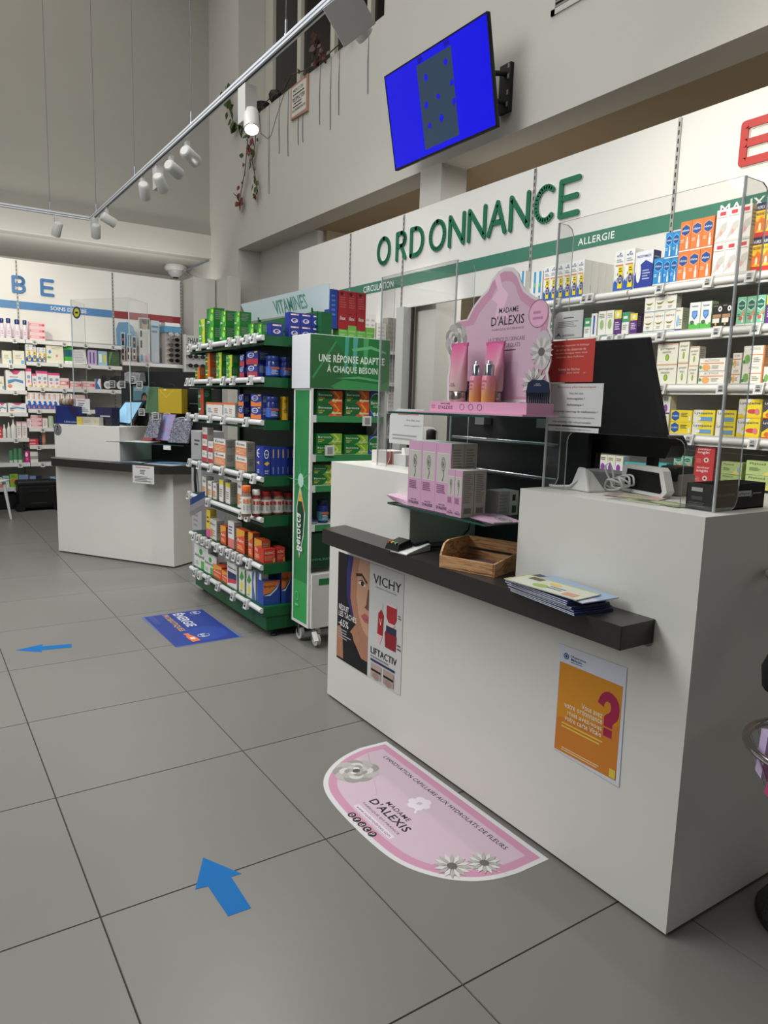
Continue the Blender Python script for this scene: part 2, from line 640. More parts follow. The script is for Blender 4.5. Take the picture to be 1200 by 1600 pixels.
def letter(ch, stroke, P, parent, mt, th=.018, wd=.041):
    """strokes: polylines in unit letter space"""
    for lay, (m_, w_, d_) in enumerate(((LS, wd * 1.22, .006), (mt, wd, th))):
        mb = MB()
        for pts in stroke:
            p3 = [P(a, b) for a, b in pts]
            N = P.n
            k = len(p3)
            for i in range(k - 1):
                a, b = p3[i], p3[i + 1]
                d = (b - a).normalized()
                q = d.cross(N) * (w_ / 2)
                mb.hexa([a - q, a + q, b + q, b - q, a - q + N * d_, a + q + N * d_, b + q + N * d_, b - q + N * d_], m_)
            for a in p3:
                u = (p3[1] - p3[0]).normalized()
                v = u.cross(N)
                n = 12
                mb.prism([(math.cos(2 * math.pi * i / n) * w_ / 2, math.sin(2 * math.pi * i / n) * w_ / 2) for i in range(n)], a, u, v, N * (d_ + .0002), m_)
        if lay == 0:
            keep = mb
        else:
            keep.add(mb.v, mb.f, m_)
    return keep.build('letter', parent, True)


def arc(cx, cy, rx, ry, a0, a1, n=14):
    return [(cx + rx * math.cos(R(a0 + (a1 - a0) * i / n)), cy + ry * math.sin(R(a0 + (a1 - a0) * i / n))) for i in range(n + 1)]


ST = {'O': [arc(.5, .5, .5, .5, 90, 450, 24)],
      'R': [[(0, 0), (0, 1), (.55, 1)] + arc(.55, .75, .4, .25, 90, -90, 8) + [(0, .5)], [(.5, .5), (1, 0)]],
      'D': [[(0, 0), (0, 1), (.4, 1)] + arc(.4, .5, .6, .5, 90, -90, 12) + [(0, 0)]],
      'N': [[(0, 0), (0, 1), (1, 0), (1, 1)]],
      'A': [[(0, 0), (.5, 1), (1, 0)], [(.18, .36), (.82, .36)]],
      'C': [arc(.55, .5, .55, .5, 50, 310, 18)],
      'E': [[(1, 1), (0, 1), (0, 0), (1, 0)], [(0, .5), (.92, .5)]],
      'B': [[(0, 0), (0, 1), (.6, 1)] + arc(.6, .75, .35, .25, 90, -90, 8) + [(0, .5)], [(.6, .5)] + arc(.6, .25, .4, .25, 90, -90, 8) + [(0, 0)]]}


class Pl:
    def __init__(s, O, U, W, n):
        s.O, s.U, s.W, s.n = V(O), V(U), V(W), V(n)

    def __call__(s, a, b):
        return s.O + s.U * a + s.W * b


for ch, (a, b) in zip('ORDONNANCE', LY):
    z0, z1 = 2.925, 3.165
    letter(ch, ST[ch], Pl((4.149, a - .017, z0), (0, b - a + .034, 0), (0, 0, z1 - z0), (-1, 0, 0)), sg, LG)
sr = thing('wall_lettering', 'big red raised letter E at the edge of the wall panels', 'sign', (4.15, 2.5, 3.05))
letter('E', ST['E'], Pl((4.149, 2.585, 2.955), (0, -.19, 0), (0, 0, .205), (-1, 0, 0)), sr, mat('b0322b', .4), wd=.045)

# end wall shelving, in its own slightly turned frame
EA = R(3.6)
E0 = V((0, 10.80, 0))
EM = Matrix.Translation(E0) @ Matrix.Rotation(EA, 4, 'Z')


def bay_end(u0, u1, zs, label, tags, band, word=None, sz=-.35, shelf_mt=STEELW):
    t = thing('wall_shelving', label, 'shelving', EM @ V(((u0 + u1) / 2, 0, 0)), EA)
    c = (u0 + u1) / 2

    def bl(mb, name, p=t):
        mb.shift(Matrix.Translation((-c, 0, 0)))
        return mb.build(name, p)
    bl(MB().box(u0 + .003, 0, 2.25, u1 - .003, .03, 3.25, PANELW), 'header_panel')
    bl(MB().box(u0 + .003, 0, .1, u1 - .003, .03, 2.248, SLAT), 'back_panel')
    bl(MB().box(u0 + .01, sz + .03, 0, u1 - .01, 0, .20, BLACKM), 'plinth')
    bl(MB().box(u0 + .002, -.005, 2.62, u1 - .002, 0, 2.72, band), 'colour_band')
    if word:
        bl(MB().pr((word[1], -.0055, 2.645), (word[2] - word[1], 0, 0), (0, 0, .05), [('t', word[0], 0, 0, 1, 1, 'dfe3e8', 1)], .0008), 'band_print')
    mb = MB()
    z = .3
    mb.box(u1 - .012, -.008, .2, u1 + .012, .01, 3.24, mat('a9a9a4', .4, .3))
    while z < 3.2:
        mb.box(u1 - .004, -.0095, z, u1 + .004, -.0075, z + .028, mat('1c1c1b'))
        z += .05
    bl(mb, 'upright')
    for i, z in enumerate(zs):
        sh = bl(MB().box(u0 + .004, sz, z - .03, u1 - .004, -.01, z, shelf_mt), 'shelf')
        mb = MB().box(u0 + .004, sz - .02, z - .05, u1 - .004, sz, z - .002, WHITEP)
        bl(mb, 'price_rail', sh)
        for k in range(tags):
            uu_ = u0 + (u1 - u0) * (k + .35 + .3 * ((i * 7 + k * 3) % 5) / 5) / tags
            o = bpy.data.objects.new('price_tag', TAGM)
            COL.objects.link(o)
            o.parent = sh
            o.location = (uu_ - c, sz - .035, z - .03)
    return t


BLUE = mat('4f7fb0', .45)
ZE_L = [2.21, 1.885, 1.555, 1.27, .94, .615, .295]
ZE_M = [2.21, 1.93, 1.605, 1.32, 1.075, .845, .615, .295]
bay_end(.10, 1.33, ZE_L, 'white shelving bay at the far wall under the blue letter B', 4, BLUE)
bay_end(1.33, 2.56, ZE_M, 'white shelving bay at the far wall under the blue letter E', 4, BLUE, ('SOINS DE BEBE', 1.73, 2.20))
bay_end(2.56, 3.56, [2.0], 'white shelving bay with maroon band holding the spectacle displays', 1, mat('8c3034', .45), shelf_mt=mat('c2c2c0', .4))
sb = thing('wall_lettering', 'blue raised letters B and E on the far white panels', 'sign', EM @ V((1.5, 0, 2.93)), EA)
for ch, a, b in (('B', 1.285, 1.415), ('E', 1.63, 1.765)):
    P = Pl(EM @ V((a, -.001, 2.84)), EM.to_3x3() @ V((b - a, 0, 0)), V((0, 0, .185)), EM.to_3x3() @ V((0, -1, 0)))
    letter(ch, ST[ch], P, sb, mat('4173a8', .4), wd=.04)

# ================================================================== PRODUCTS
T = lambda s_, a, b, c, d, co, bo=1: ('t', s_, a, b, c, d, co, bo)
TA = lambda s_, a, b, c, d, co, bo=1: ('t', s_, a, b, c, b + (d - b) * 1.27, co, bo)
W_, K_ = 'e6e6e2', '1d1d20'
HEX = lambda cx, cy, rx, ry, c: ('p', [(cx, cy + ry), (cx + rx, cy + ry * .5), (cx + rx, cy - ry * .5), (cx, cy - ry), (cx - rx, cy - ry * .5), (cx - rx, cy + ry * .5)], c)
SWOOSH = lambda c: ('p', [(0, 0), (1, 0), (1, .5), (.8, .62), (.6, .6), (.45, .42), (.2, .3), (0, .34)], c)


def wave(st):
    q = [('p', [(0, 0), (1, 0), (1, .3), (.85, .46), (.6, .5), (.35, .44), (.2, .3), (0, .22)], '2f5fb4'), ('e', .35, .3, .16, .09, W_), ('e', .42, .26, .12, .07, '2f5fb4'),
         T('eres', .2, .84, .8, .89, '2a6aa8'), ('p', [(.42, .91), (.6, .95), (.66, .92), (.5, .9)], '2a6aa8'), ('r', .12, .62, .9, .65, 'd4866a'), ('l', .2, .7, .85, .8, 2, '9aa7ad')]
    if st:
        q += [('r', .45, .05, .92, .6, 'e8cf2a'), ('e', .7, .28, .2, .12, '24348a'), T('22', .6, .23, .82, .33, W_), ('l', .52, .45, .86, .57, 2, '6a5a10')]
    return q


def hexa(base_txt, c1, c2, bot):
    return [HEX(.5, .7, .42, .22, c2), HEX(.5, .7, .36, .18, c1), T(base_txt, .2, .66, .8, .74, W_), ('l', .1, .3, .55, .42, 2, bot), ('r', .62, .08, .82, .32, W_), ('r', .67, .32, .77, .48, W_), ('r', 0, 0, 1, .04, W_)]


SUN = lambda c: ('e', .7, .5, .22, .2, c)


def bero(c1, c2, blue=False):
    if blue:
        return [('e', .45, .5, .5, .46, 'dfe5e0'), ('e', .42, .5, .47, .42, '1f7a3c'), T('Berocca', .06, .5, .82, .62, W_, 2), ('l', .2, .36, .7, .46, 2, 'cfe0c0'), ('e', .3, .1, .09, .08, W_), ('e', .55, .1, .09, .08, W_)]
    return [('p', [(.5, 1), (1, 1), (1, 0), (.42, 0), (.6, .3), (.68, .62)], c1), ('p', [(.62, .98), (.82, .5), (.66, .05), (.74, .05), (.9, .5), (.7, .98)], c2),
            T('Berocca', .06, .58, .58, .76, W_, 2), T('ENERGIE', .06, .36, .3, .46, 'e8dc3a'), ('e', .64, .25, .06, .11, 'c9d8a0'), ('r', .68, .18, .97, .3, 'cfd6a8'), ('l', .06, .18, .26, .32, 2, 'e0e6b0')]


# kind: (base colour, front print, colour of the printed side or None)
KIND = {
    'spray': (W_, [('r', .3, .0, .75, 1, '3f97c4'), ('r', .35, .5, .7, .62, '7ac06a'), ('r', .35, .2, .7, .3, W_)], None),
    'wave': (W_, wave(1), None), 'tooth': (W_, wave(0)[:3] + [('e', .5, .1, .2, .09, 'd8705a'), ('r', .35, .6, .65, .95, 'c03a3a'), ('r', .45, .5, .55, .98, W_)], None),
    'respi': ('dfe2e8', [('p', [(0, 0), (1, 0), (1, .62), (.6, .75), (.2, .6), (0, .35)], '2c3f96'), ('e', .22, .42, .13, .28, W_), T('RESPIMER', .1, .83, .9, .9, '4c5a9a'), ('l', .45, .2, .9, .5, 4, 'aab4d8')], '2a3566'),
    'hexblue': ('2f86c8', hexa('rhino', '1b4f96', '5fb6e6', 'bfe0f0'), '2a78b8'),
    'hexorange': ('e07a3c', hexa('rhino', '1b4f96', 'e59a66', 'f4d2b8'), 'cf6a2e'),
    'hexgreen': ('7fc0a0', hexa('humer', '146b58', 'cfe6da', '2f7a5c') + [('r', .3, .2, .7, .3, 'd8604a'), ('e', .8, .4, .15, .08, 'e09070')], '8cc4a8'),
    'hexyellow': ('e6cf2e', [('p', [(.22, .95), (.4, .75), (.4, .28), (.22, .06), (.04, .28), (.04, .75)], '2456a0'), T('HUMEX', .08, .44, .36, .58, W_), ('l', .48, .45, .85, .8, 3, '4a4a3a'), ('r', .86, .12, .95, .5, W_)], None),
    'whitered': ('e4e2dc', [('r', .28, .82, .8, .93, 'c8414a'), T('Hexaspray', .08, .74, .92, .79, '6a6a6e'), ('p', [(0, .1), (.5, .55), (.95, .62), (.95, .4), (.4, .2)], 'c2c0ba'), ('e', .5, .3, .12, .08, 'd9a0a0'), ('r', 0, 0, 1, .07, 'c9c8c2')], 'cfc9ba'),
    'cold': ('f0c02e', [('r', 0, .78, 1, 1, '1c2454'), T('HUMEX', .08, .82, .92, .92, W_), T('MAL DE GORGE', .08, .64, .92, .72, '2a2a2a'), ('p', [(0, .1), (.5, .3), (1, .15), (1, .5), (.6, .6), (.3, .45), (0, .5)], 'e8762a'), ('r', 0, 0, 1, .14, 'c8302a'), ('e', .55, .3, .14, .12, 'f2e6cc')], 'd8932a'),
    'greenwhite': (W_, [('r', 0, .55, 1, 1, '3f9a68'), ('l', .15, .2, .85, .45, 3, '7a9a86'), ('r', .2, .7, .8, .82, W_)], None),
    'tubebw': (W_, [('r', .35, .1, .65, .9, '2d5fae')], None),
    'leafy': ('e6e6de', [('e', .5, .45, .26, .2, '9aba7a'), ('l', .15, .7, .85, .9, 3, '7a8a6a'), ('r', 0, 0, 1, .04, '4a9a9a')], None),
    'purple': ('5a3278', [('r', 0, .66, 1, 1, 'e2d24a'), ('l', .12, .2, .9, .55, 4, 'd8c8e0'), ('e', .5, .82, .2, .1, W_)], '4a2a66'),
    'purplew': ('e3dfe4', [('r', 0, .62, 1, 1, 'dfe0c0'), ('e', .4, .3, .28, .22, '8a4a9a'), ('l', .1, .7, .9, .9, 2, '6a3a80'), ('r', 0, 0, 1, .08, '5a3278')], None),
    'balm': ('e6e4da', [('r', 0, .03, 1, .07, '5a8ab0'), T('balme', .12, .74, .72, .86, 'a05a5a'), ('p', [(.1, .5), (.3, .38), (.6, .38), (.85, .52), (.55, .46), (.3, .46)], '7a7a30'), ('e', .85, .78, .06, .05, '7ab0c8'), ('l', .25, .16, .75, .3, 2, '9a9a8a')], 'bfc4b0'),
    'balmblue': ('e6e4da', [('p', [(.1, .3), (.35, .7), (.6, .5), (.5, .2), (.2, .14)], '8ab8dc'), T('balme', .12, .84, .72, .92, 'a05a5a'), ('l', .6, .2, .95, .5, 3, 'a07a7a'), ('r', 0, 0, 1, .05, '2a4a8a')], 'a8b894'),
    'shield': ('e2e5e2', [('r', 0, 0, 1, .2, '55b84a'), ('e', .3, .24, .2, .08, '4a6a4a'), ('p', [(.25, .68), (.75, .68), (.75, .48), (.5, .34), (.25, .48)], '2f66b4'), ('p', [(.32, .64), (.68, .64), (.68, .5), (.5, .4), (.32, .5)], '6aa0da'), T('humer', .2, .82, .8, .9, '3a6a9a'), ('e', .7, .2, .13, .07, 'e0eee0')], '9ac08a'),
    'dark': ('1b1a19', [('r', .05, .4, .95, .55, 'a8805e'), ('r', .05, .18, .8, .38, 'd8d4cc'), ('e', .8, .78, .2, .12, W_), ('e', .8, .78, .08, .06, K_), ('e', .45, .12, .1, .06, 'c8a030'), ('l', .1, .88, .7, .96, 1, '8a8a8a')], None),
    'propol': ('e4e2d2', [('e', .5, .32, .1, .17, '7a9a2a'), ('e', .5, .32, .05, .12, 'a8c050'), T('propol', .15, .68, .85, .82, '6a6a60'), ('l', .25, .52, .75, .62, 2, '8a8a7a'), ('r', 0, .95, 1, .98, 'd88a5a')], 'b9b6a4'),
    'citrus': ('e6e4da', [('r', .04, .55, .96, .62, 'd8804a'), T('ACTIVOX', .2, .72, .78, .9, '9a8a7a'), ('e', .28, .28, .16, .24, 'e8a868'), ('e', .06, .3, .05, .14, '3a9a5a'), ('l', .5, .15, .85, .45, 3, 'a8a89a')], 'd2cfc0'),
    'citrusg': ('e6e4da', [('r', .3, .5, .96, .55, 'd8804a'), T('ACTIVOX', .3, .76, .8, .9, '8a9a8a'), ('e', .2, .3, .14, .24, '7aaa5a'), ('e', .06, .15, .06, .1, '2a8a4a'), ('r', .94, 0, 1, 1, 'e0803a'), ('l', .5, .12, .85, .4, 3, 'a8a89a')], 'd9a06a'),
    'loz': ('e8d232', [('p', [(0, 0), (0, .8), (.1, 1), (.5, 1), (.2, .4), (.25, 0)], 'e2e0d6'), T('Lysopaine', .06, .6, .9, .86, '23346a', 2), ('r', .35, .12, .9, .45, '6a9ac0'), ('e', .28, .3, .1, .13, 'dfe6ea')], 'c9b830'),
    'lozred': ('e8d232', [('p', [(0, .2), (0, .9), (.15, 1), (.6, 1), (.3, .6), (.15, .2)], 'e2e0d6'), T('Lysopaine', .04, .68, .92, .86, '23346a', 2), ('e', .62, .36, .22, .12, 'c84a4a'), ('e', .3, .25, .12, .12, 'e6e2d6'), ('e', .82, .35, .1, .16, 'd88080'), ('p', [(0, 0), (1, 0), (1, .12), (0, .05)], 'e6c020')], 'dcd6b0'),
    'lozdark': ('e8cf2a', [('p', [(0, .3), (0, 1), (1, 1), (.5, .65)], '4a4a52'), T('Lysopaine', .06, .7, .9, .86, W_, 2), ('e', .3, .2, .15, .12, 'd86a3a'), ('r', 0, 0, 1, .06, 'c8502a')], None),
    'teal': ('4fb0ae', [('l', .1, .3, .9, .8, 2, 'dff0ee')], None),
    'junior': ('c93a3f', [T('junior', .12, .78, .8, .92, W_, 2), T('angin', .12, .58, .72, .76, W_, 2), ('e', .6, .28, .13, .14, 'e6c8b8'), ('e', .6, .28, .05, .06, K_), ('l', .1, .1, .4, .35, 3, 'd88a80')], 'b03038'),
    'phyto': ('bcd08a', [T('Phytoxil', .1, .68, .6, .88, '1f5a2a', 2), ('p', [(.5, 0), (1, 0), (1, .6), (.8, .55), (.6, .2)], 'e6dc7a'), ('e', .88, .4, .09, .25, '8ac0d8'), ('l', .1, .3, .5, .55, 3, '5a8a4a')], 'a8be7a'),
    'gy': ('3f9a3a', [('p', [(.3, 1), (1, 1), (1, 0), (.5, 0), (.75, .5)], 'b8cc3a'), T('Berocca', .1, .72, .9, .82, W_), ('e', .75, .4, .18, .16, 'e6c83a'), ('l', .1, .2, .5, .4, 2, W_)], '2f8a34'),
    'g': ('3a9a38', [('p', [(0, 0), (.5, 0), (.2, .5), (.4, 1), (0, 1)], '1f7030'), ('e', .7, .45, .2, .2, '9ad05a'), ('e', .82, .82, .12, .1, 'e6d03a'), ('l', .1, .15, .5, .3, 2, W_)], '2a7f33'),
    'go': ('2f7a34', [('p', [(.55, 1), (1, 1), (1, 0), (.4, 0)], 'd8702a'), T('Berocca', .06, .6, .66, .74, W_), ('r', .1, .3, .5, .4, 'e6d83a')], 'c05a22'),
    'gr': ('2a6a34', [('p', [(1, 1), (1, 0), (.2, 0), (.6, .5), (.3, 1)], 'b83a2a'), ('l', .1, .3, .5, .5, 2, W_)], '24562c'),
    'bionb': ('24348a', [('r', .15, .78, .88, .9, 'cfa0a0'), ('r', .2, .8, .6, .88, W_), ('e', .5, .36, .3, .18, 'c8ccd8'), ('e', .5, .38, .16, .12, '24348a'), ('e', .56, .34, .08, .06, 'd89a7a')], '1c2a74'),
    'bionr': ('26358c', [('r', 0, 0, 1, .42, 'b03a48'), ('e', .4, .7, .3, .2, 'c8cee0'), ('e', .4, .7, .22, .14, '24348a'), T('Bion3', .2, .64, .62, .76, W_), ('r', .7, .86, .95, .96, 'e0c040')], '1c2870'),
    'biono': ('26358c', [('p', [(0, 0), (1, 0), (1, .4), (.5, .3), (0, .45)], 'e08040'), ('e', .4, .68, .32, .22, 'c8cee0'), ('e', .4, .68, .24, .16, '24348a'), T('Bion3', .2, .62, .62, .74, W_), ('r', .7, .86, .95, .96, 'e0c040')], '1c2870'),
    'bion': ('24368e', [('e', .45, .75, .34, .16, W_), ('e', .45, .75, .26, .12, '24348a'), T('Bion', .2, .71, .7, .79, W_), ('p', [(.1, .42), (.6, .5), (.9, .42), (.5, .34)], 'd8b84a'), ('l', .2, .05, .8, .2, 2, 'c0c8e0')], '1d2c7c'),
    'bions': ('24368e', [('r', .35, .62, .6, .92, 'c8a860'), ('r', .38, .05, .56, .3, '8a98c0')], '1d2c7c'),
    'wo': ('dcd9d2', [('r', 0, .84, 1, 1, 'd8703a'), ('l', .1, .2, .4, .6, 3, '5a7aa0'), ('l', .5, .2, .8, .6, 3, 'c07a5a')], 'd0cdc4'),
    'ecran': ('dedad2', [('r', .02, .03, .98, .6, 'dc8450'), T('Ecran', .15, .72, .85, .88, '24242a', 2), ('l', .1, .12, .9, .5, 4, 'e8c8a8')], 'c8c2b4'),
    'rw': ('dcd8d2', [('r', 0, 0, 1, .4, 'b83a44'), ('l', .2, .6, .8, .85, 3, 'a08080')], 'cfc6c0'),
    'yel': ('e0b030', [T('20', .2, .74, .8, .86, K_), ('l', .2, .3, .8, .5, 3, '4a4a60')], None),
    'woy': ('dedbd4', [('r', 0, .1, .5, .5, 'd89050'), T('Alvi', .15, .7, .8, .84, '3a3a4a'), ('l', .55, .15, .9, .5, 3, '9a8a80')], 'b9b3a6'),
    'wy': ('dedbd4', [('r', 0, .8, 1, 1, 'e0d030'), ('l', .1, .2, .9, .6, 4, '8a7a60')], 'bab4a4'),
    'ypink': ('e2c83a', [('r', 0, 0, 1, .3, 'd85a9a'), ('l', .2, .5, .8, .8, 2, '6a3a4a')], 'c8a83a'),
    'or': ('d8582e', [('p', [(0, .6), (1, .8), (1, 1), (0, 1)], 'e0a040'), T('Azinc', .1, .44, .9, .6, W_), ('l', .15, .12, .85, .32, 3, 'e8c0a0')], 'b04a28'),
    'wp': ('dedbd6', [('r', 0, 0, 1, .35, 'd87a70'), ('l', .1, .5, .9, .85, 3, '5a5a80')], 'c6bfb6'),
    'red': ('c43a2e', [T('AZINC', .1, .62, .9, .8, 'e8cfa0'), ('l', .1, .15, .9, .5, 4, 'e08a70'), ('r', .8, 0, 1, .3, 'd8a040')], 'a83038'),
    'wg': ('dcddd8', [('r', .5, 0, .8, .36, '5aa850'), ('e', .5, .75, .12, .14, '4aa04a'), T('Arkorelax', .06, .46, .94, .62, '2a3a34', 2), ('l', .1, .1, .4, .3, 3, '9aa09a')], 'c2bfb8'),
    'wbr': ('dcdad6', [('r', .05, .3, .95, .62, '26335e'), ('p', [(.05, .1), (.95, .25), (.95, .4), (.05, .3)], 'c0404a'), T('Bioptimum', .1, .74, .9, .84, K_)], 'b8b4ac'),
    'wgb': ('e0dfd4', [('p', [(.1, .6), (.5, .92), (.9, .7), (.5, .5)], '4a9a44'), ('e', .5, .3, .25, .18, 'e0d050'), ('l', .2, .05, .8, .14, 1, '6a8a5a')], 'c0bdb0'),
    'bw': ('e0dfdc', [('p', [(0, 0), (1, 0), (.3, .6), (.6, 1), (0, 1)], '3f6ab0')], 'b9b4ae'),
    'surg': ('2a4a9c', [('p', [(0, .45), (.4, .5), (.8, .75), (1, 1), (0, 1)], 'df7a3a'), T('Bergasol', .05, .7, .7, .84, K_, 2), ('p', [(0, .4), (.4, .45), (.8, .7), (1, .95), (.8, .62), (.4, .38)], W_)], '26408c'),
    'bero': ('1f6a34', bero('d8562a', 'e8a23a'), 'c8ccc6'), 'berob': ('2c4aa4', bero(0, 0, True), 'c8ccc6'), 'berg': ('1f7a36', bero('8ac03a', 'cfe06a'), 'c8ccc6'), 'bery': ('1f6e34', bero('6ab03a', 'd8a83a') + [('e', .9, .3, .14, .3, 'e6d83a')], 'c8ccc6'),
    'limeg': ('7ac25a', [('l', .1, .2, .9, .8, 3, '9ad880')], '6ab04c'), 'redt': ('a8252c', [('l', .15, .55, .85, .92, 6, 'c05a5a'), T('ilex', .2, .24, .8, .34, W_), ('r', .2, .88, .5, .96, '4a1518')], '8a1c24'), 'blu': ('24459c', [('l', .2, .3, .8, .9, 5, '5a7ac0')], '24459c'),
    'greyb': ('9c968c', [('l', .1, .1, .9, .9, 6, '8a847a')], '8f897f'), 'whb': ('cfccc6', [('l', .1, .1, .9, .9, 6, 'b0a8a0')], 'bdb8b0'),
    'pinkbox': ('e3c4c4', [('r', 0, .3, 1, .7, 'd88a90'), ('l', .1, .35, .7, .65, 2, W_), ('e', .88, .5, .06, .2, 'c04a5a')], 'd8b0b0'),
    'cream': ('dedbc8', [('l', .2, .4, .8, .7, 3, 'a8a890'), ('r', .7, .05, .95, .3, '6aaad8')], None), 'creamw': ('e0ddc8', [('e', .2, .6, .08, .1, '4a8ad0'), ('e', .6, .4, .06, .08, 'd8904a'), ('l', .3, .75, .9, .9, 2, 'b0b090'), ('e', .15, .3, .12, .06, '7ab85a')], None),
    'wipes': ('dfe0dc', [('p', [(.2, 1), (.8, 1), (.6, .8), (.4, .8)], 'c84a80'), ('p', [(.1, .3), (.5, .45), (.9, .35), (.9, .5), (.5, .58), (.1, .5)], '5a8ab8'), ('l', .2, .62, .8, .72, 1, '8a8ab0'), ('e', .2, .2, .12, .1, 'd88a60')], None),
    'pinkcart': ('dfd8d4', [('r', 0, .9, 1, 1, 'd8a0a4'), ('l', .2, .15, .8, .75, 5, 'b8a0a0')], None), 'redw': ('c83a48', [('l', .1, .2, .9, .8, 2, 'e0c0c0')], None),
    'pinkt': ('e2ddda', [('r', 0, .84, 1, 1, 'd8508a'), ('e', .5, .55, .3, .1, '7aa0c8'), ('e', .5, .3, .2, .08, 'e08a80'), ('r', .5, 0, 1, .1, 'e0b050')], None),
    'magenta': ('c8287a', [('e', .3, .7, .3, .2, W_), ('l', .2, .2, .8, .4, 2, 'e0a0c0')], None), 'lab': ('dcdcd4', [('r', 0, .3, 1, .6, '9a9a94')], None),
    'tealc': ('9ac8c0', [('r', 0, 0, 1, .5, 'd8dcd8'), ('l', .2, .6, .8, .85, 2, '3a7a7a')], None), 'lime': ('8ab83a', [('e', .5, .5, .3, .2, 'd87a4a'), ('l', .2, .75, .8, .9, 2, '3a6a2a')], None),
    'bluebook': ('7a8ab0', [('r', 0, 0, 1, .6, 'c8c8cc'), ('p', [(.1, 0), (.3, .3), (.7, .3), (.9, 0)], '2a2a30')], None), 'navyp': ('20233a', [('l', .2, .2, .8, .8, 3, '6a6a80')], None), 'bluered': ('5a9ac8', [('r', 0, .3, 1, .45, 'c84a5a'), ('l', .1, .6, .9, .85, 2, W_)], None),
    'greenb': ('4aa83a', [('r', 0, .4, 1, .8, '1f5a6a'), ('r', 0, 0, 1, .15, W_)], None), 'sheet': ('d8d8d6', [('l', .1, .1, .9, .95, 8, 'a8a8aa')], None),
    'purpleb': ('b8a0c8', [('r', .2, .1, .32, .85, '2a3a80'), ('r', .6, .1, .72, .85, '2a3a50')], None), 'blueyel': ('9ac0d0', [('r', .1, .2, .4, .8, W_), ('r', .6, .2, .85, .8, 'e0c83a')], None), 'darkg': ('3f5a3a', [('p', [(0, 0), (.4, 1), (.2, 1), (0, .5)], '6a8a5a'), ('l', .4, .3, .9, .8, 4, '5a6a50')], None),
    'padr': ('15151a', [('e', .4, .35, .32, .3, 'd0d0ce'), ('e', .4, .35, .16, .14, '9a9a9c'), ('r', .3, .7, .6, .95, '3a3a40')], None),
}


def box_mesh(kind, w_, h, d):
    base, spec, side = KIND[kind]
    mb = MB().box(-w_ / 2, 0, 0, w_ / 2, d, h, C(base))
    mb.pr((-w_ / 2, 0, 0), (w_, 0, 0), (0, 0, h), spec)
    if side:
        mb.pr((w_ / 2, 0, 0), (0, d, 0), (0, 0, h), [('r', 0, 0, 1, 1, side), ('l', .15, .35, .85, .88, 5, '8f8b84' if sum(lin(side)[:3]) > 1 else '8a948a')])
    return mb.mesh('carton')


def bottle_parts(kind, w_, h):
    """body, lid builders for round packs"""
    r = w_ / 2
    if kind in ('jarw', 'jarr', 'jarw2'):
        body = MB().lathe([(r * .9, 0), (r, .004), (r, h * .7), (r * .82, h * .78), (r * .8, h * .82)], (0, 0, 0), mat('7c2b26' if kind == 'jarr' else '8a6a58', .3), 16)
        body.lathe([(r * 1.01, h * .1), (r * 1.01, h * .66)], (0, 0, 0), mat('d6d3cc', .5), 16)
        for k in range(4):
            a = R(-150 + 40 * k)
            body.pr((r * 1.02 * math.cos(a), r * 1.02 * math.sin(a), h * .2), (-r * .5 * math.sin(a), r * .5 * math.cos(a), 0), (0, 0, h * .4),
                    [('r', 0, .6, 1, .95, 'b0343a' if kind != 'jarw' else 'c8723a'), ('l', .05, .05, .95, .5, 4, '8a8a8a')])
        lid = MB().lathe([(r * .86, h * .8), (r * .9, h * .82), (r * .9, h * .98), (r * .84, h)], (0, 0, 0), mat({'jarw': 'd8682e', 'jarr': 'd8d6d0', 'jarw2': 'b82e34'}[kind], .35), 20)
    elif kind in ('jarb', 'jarb2'):
        body = MB().lathe([(r * .9, 0), (r, .004), (r, h * .72), (r * .85, h * .78)], (0, 0, 0), mat('1e2d72', .25), 16)
        body.lathe([(r * 1.01, h * .1), (r * 1.01, h * .5)], (0, 0, 0), mat('3f62b8' if kind == 'jarb' else '4a8a9a', .5), 16)
        body.pr((-r * .7, -r * 1.03, h * .12), (r * 1.4, 0, 0), (0, 0, h * .36), [('r', 0, .75, 1, 1, 'c05a3a'), ('l', .1, .1, .9, .7, 4, 'c8d0e0')])
        lid = MB().lathe([(r * .9, h * .76), (r * .98, h * .78), (r * .98, h * .98), (r * .9, h)], (0, 0, 0), mat('24397e' if kind == 'jarb' else '101838', .35), 20)
    elif kind == 'milk':
        body = MB().lathe([(r, 0), (r, h * .55), (r * .8, h * .7), (r * .5, h * .78)], (0, 0, 0), mat('d6cdd4', .15), 12)
        body.pr((-r * .6, -r * 1.02, h * .12), (r * 1.2, 0, 0), (0, 0, h * .35), [('r', 0, 0, 1, 1, 'e0d0d8'), ('l', .1, .2, .9, .8, 2, 'c090a8')])
        lid = MB().lathe([(r * .7, h * .76), (r * .75, h * .96), (r * .6, h)], (0, 0, 0), mat('1c2c68', .3), 12)
    elif kind == 'btl':
        body = MB().lathe([(r, 0), (r, h * .6), (r * .5, h * .72)], (0, 0, 0), mat('cfcfc8', .3), 12)
        lid = MB().lathe([(r * .5, h * .7), (r * .35, h * .9), (r * .2, h)], (0, 0, 0), mat('dcdcd8', .3), 12)
    else:
        c = {'greent': ('4f8a62', 'b9cdb4'), 'peach': ('c88a6a', 'b06a5a')}[kind]
        body = MB().lathe([(r * .9, h * .2), (r, h * .24), (r * .8, h)], (0, 0, 0), mat(c[0] if w_ < .07 else c[1], .35), 12, 1, .7)
        lid = MB().lathe([(r * .85, 0), (r * .9, h * .2)], (0, 0, 0), mat(c[1], .3), 12, 1, .7)
    return body, lid


